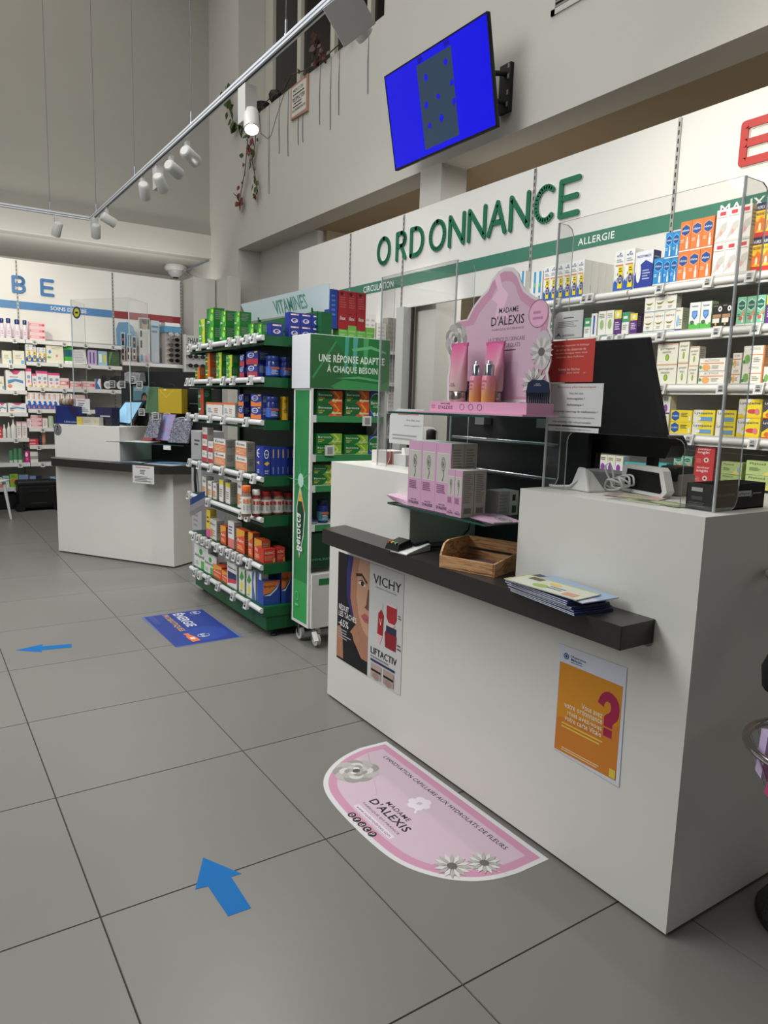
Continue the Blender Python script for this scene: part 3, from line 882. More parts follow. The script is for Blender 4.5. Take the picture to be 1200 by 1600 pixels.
ROUND = {'jarw', 'jarr', 'jarw2', 'jarb', 'jarb2', 'milk', 'btl', 'greent', 'peach'}
BOXC, RNDC = {}, {}
ITEMS = []     # (desc, where, col key, level, depth index, maker)
HV = {'top shelf of right wall': 'R', 'second shelf of right wall': 'R', 'third shelf of right wall': 'R', 'fourth shelf of right wall': 'R', 'fifth shelf of right wall': 'R'}
OFF = {'limeg': 0}


def place_rows():
    n = 0
    for where, (plane, z, rows) in ROWS.items():
        for kind, desc, ua, ub, h, nc, ns, d, dp in rows:
            pitch = (ub - ua) / nc
            for c in range(nc):
                for s in range(ns):
                    for k in range(dp):
                        u = ua + pitch * (c + .5)
                        gap = .0015
                        w_ = abs(pitch) - gap
                        rnd = random.Random(n)
                        n += 1
                        jz = R(rnd.uniform(-1.5, 1.5)) if w_ > .03 and dp == 1 else 0
                        back = k * (d + .002) + rnd.uniform(0, .004)
                        zz = z + s * (h + .0008) + .0005
                        if plane in ('R', 'G'):
                            X = 3.80 if plane == 'R' else 1.855
                            loc, rz = V((X + back, u, zz)), R(-90)
                        elif plane in ('GE', 'S', 'GB', 'C'):
                            Y = {'GE': 4.165, 'S': 3.87, 'GB': 4.30, 'C': 6.10}[plane]
                            loc, rz = V((u, Y + back, zz)), 0
                        else:
                            loc, rz = EM @ V((u, -.345 + back, zz)), EA
                        ITEMS.append((kind, desc, where, c, s, k, nc, ns, dp, loc, rz + (0 if kind in ROUND else jz), w_, h, d, u))


def make_items():
    groups = {}
    for it in ITEMS:
        groups.setdefault((it[1], it[2]), []).append(it)
    for (desc, where), its in groups.items():
        us = sorted({round(i[14], 3) for i in its}, reverse=its[0][9] is not None and its[0][10] < -1)
        for it in its:
            kind, _, _, c, s, k, nc, ns, dp, loc, rz, w_, h, d, u = it
            lab = desc
            if len(us) > 1:
                lab += ', %s from left' % ORD[us.index(round(u, 3))]
            mx = max(i[4] for i in its if round(i[14], 3) == round(u, 3))
            if mx:
                lab += ', ' + (['lower', 'upper'] if mx == 1 else ['bottom', 'middle', 'top', 'topmost'])[s] + ' row'
            if dp > 1:
                lab += ', %s back' % ['front', 'second', 'third', 'fourth', 'fifth'][k]
            lab += ', ' + where.replace('shelf of right wall', 'right-wall shelf').replace('shelf of green gondola', 'gondola shelf').replace('far side of green gondola', 'far side of gondola')
            g = desc + 's on ' + where
            grp = g if len(its) > 1 else None
            name = ('jar' if kind.startswith('jar') else 'bottle' if kind in ('milk', 'btl') else 'tube' if kind in ROUND else 'carton')
            if kind in ROUND:
                key = (kind, round(w_, 2), round(h, 2))
                r = w_ / 2 + .002
                rt = thing(name, lab, name, loc + Matrix.Rotation(rz, 3, 'Z') @ V((0, r, 0)), rz, grp)
                if key not in RNDC:
                    b, l = bottle_parts(kind, w_, h)
                    RNDC[key] = (b.mesh('body'), l.mesh('lid'))
                for nm, me in zip(('body', 'lid'), RNDC[key]):
                    o = bpy.data.objects.new(nm, me)
                    COL.objects.link(o)
                    o.parent = rt
            else:
                key = (kind, round(w_, 3), round(h, 3), d)
                if key not in BOXC:
                    BOXC[key] = box_mesh(kind, w_, h, d)
                o = bpy.data.objects.new(name, BOXC[key])
                COL.objects.link(o)
                o.location = loc
                o.rotation_euler = (0, 0, rz)
                if kind == 'sheet':
                    o.rotation_euler = (R(-8), R(-4), rz)
                tag(o, lab, name, grp)



def bendm():
    if 'bend' in MATS:
        return MATS['bend']
    M = bpy.data.materials.new('acrylic_bend')
    M.use_nodes = True
    N, L = M.node_tree.nodes, M.node_tree.links
    b = N['Principled BSDF']
    b.inputs['Base Color'].default_value = lin('dfe3e3')  # whitened: the bright streak along the bend is put into the colour
    b.inputs['Roughness'].default_value = .12
    tr = N.new('ShaderNodeBsdfTransparent')
    mx = N.new('ShaderNodeMixShader')
    mx.inputs[0].default_value = .55
    L.new(tr.outputs[0], mx.inputs[1])
    L.new(b.outputs[0], mx.inputs[2])
    L.new(mx.outputs[0], N['Material Output'].inputs[0])
    MATS['bend'] = M
    return M


# ================================================================== SALES COUNTER (near)
ct = thing('sales_counter', 'near white sales counter with black ledge and two raised pedestals', 'counter', (1.757, 2.1, 0))
MB().box(1.80, 1.15, 0, 2.40, 3.08, .012, BLACKM).build('plinth', ct, True)  # black inset, draws the shadow line at the floor
MB().prism([(1.104, .012), (3.13, .012), (3.13, 1.222), (2.445, 1.222), (2.445, .86), (1.80, .86), (1.80, 1.237), (1.104, 1.237)], (1.757, 0, 0), (0, 1, 0), (0, 0, 1), (.018, 0, 0), LAM).build('front_panel', ct, True, bev=.001)
MB().box(1.776, 1.80, .012, 2.12, 3.13, .86, LAM).build('body', ct, True)
MB().box(1.7752, 1.104, .012, 2.45, 1.80, 1.237, LAM).build('pedestal', ct, True, bev=.001)
MB().box(1.7752, 2.445, .86, 2.12, 3.13, 1.222, LAM).build('pedestal', ct, True, bev=.001)
MB().prism([(1.61, 1.228), (1.7565, 1.228), (1.7565, 1.801), (2.12, 1.801), (2.12, 2.444), (1.7565, 2.444), (1.7565, 2.985), (1.61, 2.945)], (0, 0, .855), (1, 0, 0), (0, 1, 0), (0, 0, .069), SLAB).build('ledge', ct, True, bev=.002)
MB().box(2.12, 1.83, .86, 2.14, 2.68, 1.492, BLACKM).build('back_panel', ct, True)
for z in (1.372, 1.238):
    MB().tube([(2.095, 1.95, z), (2.095, 2.60, z)], .008, mat('8f959c', .2, .8), 8).box(2.085, 1.95, z - .012, 2.12, 2.60, z - .008, PLEXI).build('rail', ct, True)
for z, y0, y1 in ((1.107, 1.865, 2.475), (1.482, 1.87, 2.49)):
    yc = 2.325 if z > 1.3 else 2.44
    g = MB().prism([(1.66, y0), (2.118, y0), (2.118, yc), (1.857, yc), (1.857, y1), (1.66, y1)], (0, 0, z - .008), (1, 0, 0), (0, 1, 0), (0, 0, .008), GLASS, GEDGE)
    g.build('glass_shelf', ct, True)
for y in (2.03, 2.40):
    MB().box(2.075, y - .03, 1.435, 2.118, y + .03, 1.473, mat('8a8e90', .3, .5)).build('bracket', ct, True, bev=.003)

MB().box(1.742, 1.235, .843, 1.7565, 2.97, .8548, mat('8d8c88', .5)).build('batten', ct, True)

# posters on the counter front
po = MB().box(1.7545, 2.47, .24, 1.7565, 3.036, .785, mat('c8c8c5', .3))
SK, SK2, SKD = 'c09478', 'a8765c', '6a4234'
P = ('r', 0, 0, .5, 1, '15131c')
po.pr((1.7542, 3.036, .24), (0, -.56, 0), (0, 0, .545), [
    ('r', 0, 0, .52, 1, '16131c'),
    ('p', [(.24, 1), (.52, 1), (.52, .2), (.42, .26), (.34, .36), (.25, .5), (.2, .68), (.2, .86)], SK2),
    ('p', [(.36, 1), (.52, 1), (.52, .34), (.44, .38), (.36, .5), (.32, .66), (.33, .84)], SK),
    ('p', [(.18, 1), (.26, 1), (.22, .8), (.22, .62), (.28, .46), (.24, .46), (.16, .62), (.15, .84)], '2f2a66'),
    ('p', [(.3, .86), (.4, .88), (.49, .82), (.48, .8), (.4, .855), (.31, .835)], '3a2219'),
    ('p', [(.34, .79), (.4, .815), (.47, .78), (.41, .765)], 'ded6d0'), ('e', .41, .79, .025, .022, '2a1a18'), ('p', [(.33, .795), (.4, .825), (.48, .785), (.4, .812)], '2a1612'),
    ('p', [(.5, .76), (.48, .62), (.45, .59), (.52, .575), (.52, .76)], SKD),
    ('p', [(.4, .5), (.46, .54), (.52, .525), (.52, .46), (.46, .46)], 'b0575a'), ('p', [(.4, .5), (.52, .49), (.52, .482)], '7a3038'),
    ('p', [(.32, .4), (.42, .28), (.52, .22), (.52, .12), (.42, .12), (.34, .2), (.22, .3)], SK2),
    ('p', [(0, 0), (.12, 0), (.1, .24), (.16, .32), (.26, .3), (.34, .16), (.46, .08), (.52, .1), (.52, 0)], '0f0e12'),
    ('p', [(0, .02), (.12, .02), (.1, .24), (.06, .32), (0, .3)], SK2),
    TA('RÉDUIT', .03, .47, .2, .52, W_), T('LES TACHES', .03, .41, .33, .46, W_), T('-65%', .03, .32, .2, .385, W_), ('l', .03, .2, .24, .3, 4, '9a9aa0'),
    T('VICHY', .58, .84, .98, .92, '1a1a1e', 0), ('l', .62, .805, .92, .825, 1, '9a9a9c'),
    ('p', [(.66, .42), (.74, .42), (.75, .6), (.71, .64), (.67, .6)], 'a02028'), ('r', .68, .64, .73, .7, 'c8c8ca'), ('p', [(.66, .42), (.74, .42), (.7, .33)], 'e0b8b4'), T('V', .69, .5, .72, .56, W_),
    ('p', [(.79, .7), (.93, .7), (.93, .6), (.9, .56), (.82, .56), (.79, .6)], 'a82830'), ('r', .79, .7, .93, .72, 'd8c8c8'), ('p', [(.8, .56), (.92, .56), (.86, .5)], 'e2bcb8'),
    ('p', [(.78, .34), (.93, .34), (.94, .46), (.91, .5), (.8, .5), (.77, .46)], '8a1c26'), ('r', .79, .47, .93, .53, '2a2a48'), ('l', .95, .62, 1.0, .66, 2, '5a5a5c'), ('l', .95, .36, 1.0, .42, 2, '5a5a5c'),
    T('LIFTACTIV', .57, .225, .95, .285, '1a1a1e', 1), ('l', .57, .19, .93, .215, 1, '7a7a7c'), ('r', .57, .16, .93, .18, '2a2a56'),
    ('r', .58, .02, .735, .145, 'b09a92'), ('r', .585, .075, .73, .095, '141418'), ('r', .765, .02, .92, .145, 'a8928a'), ('r', .77, .075, .915, .095, '141418'), ('e', .66, .04, .05, .03, '9a8278'), ('e', .84, .04, .05, .03, '9a8278')], .00006)
tag(po.build('poster', org=(1.757, 2.76, .24)), 'skin care poster with half a woman face and red jars on the counter front', 'poster')
po = MB().hexa([(1.7545, 1.572, .384), (1.7545, 1.302, .374), (1.7565, 1.302, .374), (1.7565, 1.572, .384), (1.7545, 1.578, .748), (1.7545, 1.308, .752), (1.7565, 1.308, .752), (1.7565, 1.578, .748)], mat('cfd2dc', .35))
po.pr((1.7542, 1.568, .388), (0, -.252, 0), (0, 0, .352), [
    ('r', 0, 0, 1, .86, 'd08a1e'), ('p', [(0, 0), (1, 0), (1, .5), (.5, .4), (0, .32)], 'c87a24'),
    ('o', .1, .93, .045, .03, .35, '2a4a8a'), ('e', .1, .93, .02, .014, '2a4a8a'), T("l'Assurance", .18, .935, .42, .96, '24407e'), T('Maladie', .18, .905, .36, .93, '24407e'), ('l', .18, .885, .44, .9, 1, '5a6a90'),
    ('p', [(.651, .633), (.675, .685), (.70, .72), (.745, .75), (.80, .765), (.86, .76), (.92, .735), (.965, .69), (.98, .64), (.975, .58), (.95, .53), (.91, .50), (.892, .48), (.892, .445), (.762, .445), (.762, .53), (.79, .555), (.83, .575), (.852, .605), (.853, .64), (.835, .668), (.80, .675), (.772, .665), (.75, .64), (.748, .61)], 'a01a48'), ('r', .765, .355, .893, .428, 'a01a48'),
    T('Vous avez', .405, .50, .735, .555, 'ece2c8'), T('votre ordonnance', .125, .445, .74, .50, 'ece2c8'), T('mais avez-vous', .19, .385, .74, .43, 'ece2c8'), T('votre carte Vitale', .145, .325, .74, .375, 'ece2c8'),
    ('l', .1, .24, .88, .305, 2, 'e0c050'), ('l', .12, .02, .86, .06, 2, 'e4d0a0'), ('r', .9, .01, .99, .09, 'd8c048')], .00006)
tag(po.build('poster', org=(1.757, 1.44, .38)), 'orange health insurance poster with big purple question mark on counter front', 'poster')

# ---------------------------------------------------------------- protective screens


def screen(name_label, y0, y1, z0, z1, oy0, oy1, oz, ret, nm='counter'):
    t = thing('protective_screen', name_label, 'screen', (1.864, (y0 + y1) / 2, z0))
    ra = [(oy1, z0 + .0), ] + [(oy1 - .03 + .03 * math.cos(R(a)), oz - .03 + .03 * math.sin(R(a))) for a in (0, 30, 60, 90)] + [(oy0 + .03 - .03 * math.cos(R(a)), oz - .03 + .03 * math.sin(R(a))) for a in (90, 60, 30, 0)] + [(oy0, z0)]
    out = [(y0, z0), (y0, z1), (y1, z1), (y1, z0)] + ra
    MB().prism(out, (1.862, 0, 0), (0, 1, 0), (0, 0, 1), (.004, 0, 0), PLEXI, EDGE).build('front_pane', t, True)
    for y, dx in ((y0, ret[0]), (y1, ret[1])):
        rc = .03
        o = [(0, 0), (dx - rc, 0), (dx - .01, .01), (dx, rc), (dx, z1 - z0 - rc), (dx - .01, z1 - z0 - .01), (dx - rc, z1 - z0), (0, z1 - z0)]
        s = 1 if y == y0 else -1
        MB().prism(o, (1.866, y, z0), (1, 0, 0), (0, 0, 1), (0, .004 * s, 0), PLEXI, EDGE).build('side_pane', t, True)
        MB().tube([(1.866, y, z0), (1.866, y, z1)], .0045, bendm(), 8).build('bend', t, True)
    return t


screen('clear acrylic screen on the near pedestal of the near counter', 1.151, 1.80, 1.2375, 2.125, 1.255, 1.70, 1.435, (.115, .07))
screen('clear acrylic screen on the far pedestal behind the pink display', 2.335, 2.88, 1.2225, 2.085, 2.42, 2.80, 1.42, (.095, .07))


def sheet(y0, y1, z0, z1, mt, spec, label, cat='notice', x=1.860, cut=0, tilt=0):
    mb = MB()
    pts = [(0, 0), (1, 0), (1, 1), (cut, 1), (0, 1 - cut * .8)] if cut else [(0, 0), (1, 0), (1, 1), (0, 1)]
    mb.prism(pts, (x + .0008, y0, z0 - tilt), (0, y1 - y0, tilt), (0, 0, z1 - z0), (-.0008, 0, 0), mt)
    mb.pr((x, y0, z0 - tilt), (0, y1 - y0, tilt), (0, 0, z1 - z0), spec, .0001)
    return tag(mb.build('notice', org=(x, (y0 + y1) / 2, z0)), label, cat)


PAPER = mat('c9cac8', .6)
sheet(1.785, 1.664, 1.745, 1.832, PAPER, [('l', .3, .72, .7, .8, 1, '3a3a3a'), ('l', .1, .4, .9, .65, 4, '8a8a8a'), ('p', [(.05, .05), (.15, .12), (.25, .05), (.15, .22)], '3a5a80'), ('l', .3, .06, .9, .14, 2, '5a5a5a')], 'small white letter taped above the red notice on the near screen', cut=.12)
sheet(1.808, 1.606, 1.600, 1.738, mat('b5352c', .5), [T('Merci de respecter le balisage', .12, .84, .88, .9, 'e0b4a8'), T('au sol et les distances de', .18, .75, .82, .81, 'e0b4a8'), T('sécurité lorsque vous vous', .15, .66, .85, .72, 'e0b4a8'), T("déplacez dans l'officine", .18, .57, .78, .63, 'e0b4a8'), T('Suivez les flèches', .25, .28, .72, .34, 'e0b4a8'), T('bleues', .25, .19, .42, .25, '3a3a8a'), T('pour sortir', .45, .19, .72, .25, 'e0b4a8'), ('l', .8, .2, .84, .23, 1, 'e0b4a8')], 'red notice with white lettering taped to the near screen')
sheet(1.789, 1.560, 1.458, 1.595, PAPER, [T('Entretiens pharmaceutiques', .15, .88, .87, .95, 'b0402c'), T('Vous êtes sous', .38, .74, .64, .8, '3a3a3a', 0), T('Anticoagulant ?', .34, .6, .68, .67, '222222'), T('Asthmatique ?', .35, .45, .66, .52, '222222'), T('Vous prenez beaucoup de médicaments ?', .05, .29, .93, .36, '222222', 0), T('Prenez rendez-vous avec votre pharmacien', .08, .16, .88, .21, '6a6a6a', 0), T("Pour bénéficier d'un suivi personnalisé", .1, .04, .82, .1, '4a4a4a', 0)], 'white notice with red heading taped to the near screen under the red one')
sheet(1.787, 1.568, 1.436, 1.452, PAPER, [T('pharmaciearcsantejaux@gmail.com', .15, .3, .85, .7, '2a2a2a')], 'narrow white strip of print under the white notice on near screen')
sheet(2.775, 2.515, 1.335, 1.492, PAPER, [('l', .25, .82, .95, .87, 1, 'b05040'), T('Vous êtes sous', .5, .66, .9, .72, '4a4a4a', 0), T('Anticoagulant ?', .45, .5, .95, .56, '4a4a4a', 0), ('l', .1, .1, .95, .3, 2, '9a9a9a')], 'white notice with cut corner taped to the far screen beside the display', cut=.25)

# ---------------------------------------------------------------- till equipment behind the near screen
t = thing('monitor', 'black till monitor tilted back behind the near screen, seen from behind', 'monitor', (2.18, 1.75, 1.237))
MB().hexa([(2.20, 1.565, 1.425), (2.23, 1.565, 1.43), (2.23, 1.97, 1.43), (2.20, 1.97, 1.425), (2.055, 1.565, 1.752), (2.085, 1.565, 1.757), (2.085, 1.97, 1.757), (2.055, 1.97, 1.752)], mat('20222c', .25)).build('back_shell', t, True, bev=.004)
MB().prism([(0, 0), (.40, 0), (.42, .04), (.41, .075), (0, .08), (-.02, .05)], (2.18, 1.54, 1.352), (0, 1, 0), (0, 0, 1), (.09, 0, 0), BLACK).build('base', t, True, bev=.006)
for y in (1.60, 1.86):
    MB().box(2.20, y, 1.238, 2.23, y + .03, 1.40, BLACKM).build('stand', t, True)
MB().box(2.15, 1.62, 1.2375, 2.28, 1.90, 1.248, BLACKM).build('foot', t, True, bev=.003)
t = thing('card_terminal', 'white wedge card terminal on the near pedestal with coiled cable', 'card terminal', (1.91, 1.65, 1.2375))
MB().hexa([(1.885, 1.615, 1.2375), (1.965, 1.60, 1.2375), (1.975, 1.69, 1.2375), (1.895, 1.71, 1.2375), (1.92, 1.665, 1.318), (1.955, 1.66, 1.30), (1.965, 1.69, 1.30), (1.93, 1.705, 1.318)], WHITEP).build('body', t, True, bev=.008)
mb = MB()
mb.tube([(1.905, 1.70 - .02, 1.272), (1.89, 1.70, 1.25), (1.88, 1.76, 1.2445), (1.89, 1.79, 1.2435)], .0045, WHITEP, 8)
mb.build('cable', t, True)
t = thing('charging_cable', 'coil of white cable bundled between terminal and customer display', 'cable', (2.0, 1.62, 1.2375))
mb = MB()
for k in range(5):
    rnd = random.Random(k)
    c = V((1.99 + .01 * k, 1.585 - .008 * k + .02, 1.262))
    a0 = rnd.random() * 3
    mb.tube([c + V((.012 * math.sin(2 * g), .035 * math.cos(g + a0), .018 * math.sin(g + a0) + .004 * k)) for g in [i * 2 * math.pi / 14 for i in range(15)]], .0035, WHITEP, 6)
mb.tube([(1.99, 1.60, 1.26), (1.985, 1.625, 1.30), (1.98, 1.63, 1.325), (1.985, 1.615, 1.335), (1.99, 1.605, 1.31), (2.0, 1.60, 1.26)], .0035, WHITEP, 6)
mb.build('cord', t, True)
t = thing('customer_display', 'small tilted black screen in a white rounded frame on near pedestal', 'display', (2.02, 1.50, 1.2375), R(-104))
MB().prism([(-.085, .0), (.07, 0), (.085, .02), (.065, .085), (.055, .095), (-.075, .095), (-.09, .085), (-.09, .01)], (0, 0, .002), (1.3, 0, .0), (-.2, .18, .97), (0, .03, .0), WHITEP).build('frame', t, bev=.004)
MB().prism([(-.07, .012), (.063, .012), (.068, .02), (.052, .078), (-.068, .08), (-.075, .02)], (0, -.0015, .002), (1.3, 0, .0), (-.2, .18, .97), (0, .003, .0), BLACK).build('screen', t)
t = thing('receipt_printer', 'small grey and black receipt printer behind the customer display', 'printer', (2.12, 1.46, 1.2375))
MB().box(2.10, 1.425, 1.2375, 2.19, 1.50, 1.31, mat('8f877e', .5)).build('body', t, True, bev=.006)
MB().box(2.095, 1.43, 1.285, 2.185, 1.497, 1.335, BLACKM).build('lid', t, True, bev=.006)
t = thing('keyboard_tray', 'low grey till unit lying behind the cables on the near pedestal', 'till', (2.2, 1.7, 1.2375))
MB().box(2.06, 1.53, 1.2375, 2.14, 1.80, 1.29, mat('77777a', .5)).build('body', t, True, bev=.004)
MB().box(2.065, 1.54, 1.29, 2.135, 1.79, 1.298, mat('a6a6a8', .4)).build('lid', t, True, bev=.002)
t = thing('display_box', 'black open cardboard display box with white label on near pedestal', 'box', (1.99, 1.20, 1.2375))
mb = MB()
x0, x1, y0, y1, z0, z1 = 1.872, 2.13, 1.157, 1.243, 1.2378, 1.312
for a in ((x0, y0, x1, y0 + .003), (x0, y1 - .003, x1, y1), (x0, y0, x0 + .003, y1), (x1 - .003, y0, x1, y1)):
    mb.box(a[0], a[1], z0, a[2], a[3], z1, BLACKM)
mb.box(x0, y0, z0, x1, y1, z0 + .003, BLACKM)
mb.pr((x0, y1, z0), (0, y0 - y1, 0), (0, 0, z1 - z0), [('r', .18, .7, .58, .85, 'b8b8b4'), ('r', .2, .38, .6, .52, '4a4a4a'), ('l', .1, .1, .8, .3, 3, '5a5a5c')])
mb.pr((x0, y0, z0), (x1 - x0, 0, 0), (0, 0, z1 - z0), [T('TO LACROIX', .04, .55, .4, .66, '9a9a96'), ('r', .45, .5, .72, .72, 'b8b8b4'), T('phyto', .48, .54, .68, .66, '2a5a2a'), ('p', [(.68, .45), (.76, .6), (.72, .45)], '5aa040'), ('l', .74, .56, .98, .66, 1, '9a9a96')])
mb.build('carton', t, True)
for k, (x, y, rz, c) in enumerate(((1.87, 1.40, .1, 'b7b6aa'), (1.90, 1.33, -.15, '6f8060'), (1.94, 1.47, .3, 'c4a8a0'))):
    mb = MB().box(-.045, -.09, 0, .045, .09, .0008, C(c)).pr((-.045, -.09, .0008), (.09, 0, 0), (0, .18, 0), [('e', .5, .5, .3, .3, 'a9b08a'), ('l', .1, .75, .9, .95, 3, '6a6a60')], .0001)
    o = mb.build('leaflet')
    o.location = (x, y, 1.2378 + k * .001)
    o.rotation_euler = (0, 0, rz)
    tag(o, ['cream leaflet on the near pedestal in front of the customer display', 'olive green leaflet lying nearest the edge of near pedestal', 'pale pink leaflet under the cables on near pedestal'][k], 'leaflet')

# ---------------------------------------------------------------- things on the ledge
t = thing('letter_tray', 'open oak letter tray with curved side on the black ledge', 'tray', (1.676, 1.821, .9245), math.atan2(.316, .949))
# local x = depth, local y = along the front edge
W2, D2 = .221, .19
MB().box(0, 0, .004, D2, W2, .010, OAK).build('base', t)
MB().box(0, 0, 0, .008, W2, .024, OAK).box(0, 0, .0245, .008, W2, .046, OAK).build('front_panel', t, bev=.001)
sd = [(0, 0), (D2, 0), (D2, .098), (.05, .098), (.022, .088), (.006, .062), (0, .045)]
MB().prism(sd, (0, W2, 0), (1, 0, 0), (0, 0, 1), (0, .008, 0), OAK).build('side_panel', t)
MB().prism([(0, 0), (D2, 0), (D2, .066), (0, .046)], (0, -.0005, 0), (1, 0, 0), (0, 0, 1), (0, .008, 0), OAK).build('side_panel', t)
MB().box(D2 - .008, .008, .055, D2, W2, .098, OAK).box(D2 - .008, .008, .0, D2, W2, .045, OAK).build('back_panel', t)
o = MB().box(-.07, -.085, 0, .07, .085, .004, mat('8a6a70', .6)).pr((-.07, -.085, .004), (.14, 0, 0), (0, .17, 0), [('l', .1, .5, .9, .9, 5, 'a89098'), ('r', .1, .1, .6, .4, '6a5a70')], .0001).build('leaflet')
o.location = (1.74, 1.955, .937)
o.rotation_euler = (0, 0, .3)
tag(o, 'dusky pink leaflet lying inside the oak letter tray', 'leaflet')
t = thing('card_reader', 'black card reader in a white cradle on the black ledge', 'card reader', (1.66, 2.33, .9245), R(8))
MB().hexa([(-.06, -.07, 0), (.09, -.05, 0), (.09, .03, 0), (-.06, .03, 0), (-.06, -.07, .008), (.09, -.05, .03), (.09, .03, .03), (-.06, .03, .008)], WHITEP).build('cradle', t, bev=.003)
MB().hexa([(-.065, -.02, .009), (.02, -.02, .02), (.02, .06, .02), (-.065, .06, .009), (-.055, -.015, .035), (.01, -.015, .05), (.01, .055, .05), (-.055, .055, .035)], BLACK).build('body', t, bev=.003)
MB().box(.02, -.03, .031, .10, .03, .038, mat('2a2d33', .4)).build('keypad', t)
for k, c in enumerate(('b0342c', 'c8a030', '3a9a5a')):
    MB().box(-.061, .035 - .02 * k, .0375, -.047, .047 - .02 * k, .0415, C(c)).build('key', t)
t = thing('power_cord', 'black power cord rising behind the card reader', 'cord', (1.9, 2.3, .9245))
MB().tube([(1.78, 2.33, .932), (1.88, 2.30, .935), (1.98, 2.33, .99), (2.02, 2.35, 1.06), (2.04, 2.36, 1.09)], .005, BLACKM).build('cord', t, True)
MB().tube([(1.82, 2.33, .932), (1.92, 2.25, .97), (1.98, 2.15, .975), (2.04, 2.05, .935)], .004, BLACKM).build('cord', t, True)
for k in range(8):
    rnd = random.Random(k + 3)
    z = .9247 + k * .0046
    o = MB().box(-.075, -.15, 0, .075, .15, .0038, mat('26305a', .4)).box(-.0745, -.1495, .0008, -.0752, .1495, .003, mat('c4c8d0', .6)).build('booklet')
    o.location = (1.660 + rnd.uniform(-.004, .004), 1.50 + .005 * k + rnd.uniform(-.004, .004), z)
    o.rotation_euler = (0, 0, rnd.uniform(-.03, .03) - .1)
    tag(o, 'navy booklet in the stack on the black ledge, %s from the bottom' % ORD[k], 'booklet', 'navy booklets stacked on the ledge')
o = MB().box(-.07, -.16, 0, .07, .13, .003, mat('b4bac4', .4)).pr((-.07, .13, .003), (0, -.29, 0), (.14, 0, 0), [('r', 0, .45, 1, 1, '8fa3bd'), ('r', .3, .1, .7, .4, '5a7ab0')], .0001).build('booklet')
o.location = (1.672, 1.50, .9625)
o.rotation_euler = (0, R(-1), -.1)
tag(o, 'pale blue booklet lying second from the top of the stack', 'booklet')
o = MB().box(-.055, -.145, 0, .055, .145, .003, mat('bfc1b2', .4)).pr((-.055, .145, .003), (0, -.29, 0), (.11, 0, 0), [('r', 0, .93, 1, 1, 'a8b050'), ('r', .12, .62, .3, .9, '5a5040'), ('e', .42, .3, .1, .18, '8aa850'), ('e', .5, .7, .08, .1, 'd8b050'), ('l', .5, .25, .8, .55, 2, '5a6a7a'), ('r', .76, .1, .92, .4, 'c08a70'), ('r', 0, 0, .02, 1, 'b8b86a')], .0001).build('magazine')
o.location = (1.632, 1.515, .967)
o.rotation_euler = (0, R(-1), .03)
tag(o, 'white magazine with green edge and food pictures atop the stack', 'magazine')

# ---------------------------------------------------------------- cartons and leaflets on the lower glass shelf
FL = lambda cx, cy, r_, c1='55524f', c2='b9b7b2': [('e', cx, cy, r_ * 1.5, r_, c2), ('o', cx, cy, r_ * 1.5, r_, .1, c1), ('o', cx + r_ * .1, cy + r_ * .05, r_ * 1.05, r_ * .7, .14, c1), ('o', cx - r_ * .1, cy, r_ * .62, r_ * .42, .25, c1), ('e', cx, cy, r_ * .25, r_ * .18, c1)]
PK = 'c99dba'
pinks = [('r', .08, .44, .92, .86, 'cfccc4'), ('r', .1, .45, .9, .85, 'bcb9b1')] + FL(.5, .7, .1) + [('p', [(.48, .62), (.54, .54), (.46, .46), (.49, .46), (.57, .54), (.52, .62)], '55524f'), T('MADAME', .3, .11, .7, .125, '5a2a40'), T("D'ALEXIS", .14, .05, .86, .095, '3a2234'), ('l', .1, .28, .7, .41, 5, '8a5a78')]


def pink_carton(y0, y1, x0, x1, h, lab, g):
    w_, d = y0 - y1 - .001, x1 - x0
    mb = MB().box(-w_ / 2, 0, 0, w_ / 2, d, h, mat('cdc8c2', .5))
    mb.pr((-w_ / 2, 0, 0), (w_, 0, 0), (0, 0, h), [('r', 0, 0, 1, 1, PK)] + pinks, .00015)
    mb.pr((w_ / 2, 0, 0), (0, d, 0), (0, 0, h), [('r', 0, 0, 1, 1, 'b5b0a6'), ('l', .15, .3, .85, .93, 16, '8b867e'), ('r', .2, .08, .8, .2, '7a766e')], .00015)
    o = mb.build('carton')
    o.location = (x0, (y0 + y1) / 2, 1.1075)
    o.rotation_euler = (0, 0, R(-90))
    tag(o, lab, 'carton', g)


for r_ in range(2):
    for c in range(3):
        ya = 2.367 - .0907 * c
        pink_carton(ya, ya - .0907, 1.684 + r_ * .064, 1.746 + r_ * .064, .264, 'tall pink rose carton on lower glass shelf, %s from left in %s row' % (ORD[c], ('front', 'back')[r_]), 'tall pink rose cartons')
    for c in range(2):
        ya = 2.0935 - .0435 * c
        pink_carton(ya, ya - .0435, 1.670 + r_ * .058, 1.726 + r_ * .058, .172, 'small pink rose carton on lower glass shelf, %s from left in %s row' % (ORD[c], ('front', 'back')[r_]), 'small pink rose cartons')
tag(MB().box(1.83, 1.985, 1.1075, 1.93, 2.06, 1.20, mat('a5a39d', .5)).pr((1.83, 1.985, 1.1075), (.1, 0, 0), (0, 0, .0925), [('r', .55, 0, 1, 1, 'c4c1ba'), ('r', .68, .6, .85, .85, '2a2a2a'), ('r', .68, .1, .9, .4, '4a4a4a'), ('l', .05, .1, .5, .9, 6, '8f8c86')], .0002).build('carton', org=(1.88, 2.02, 1.1075)), 'grey carton with black symbols at the back of lower glass shelf', 'carton')
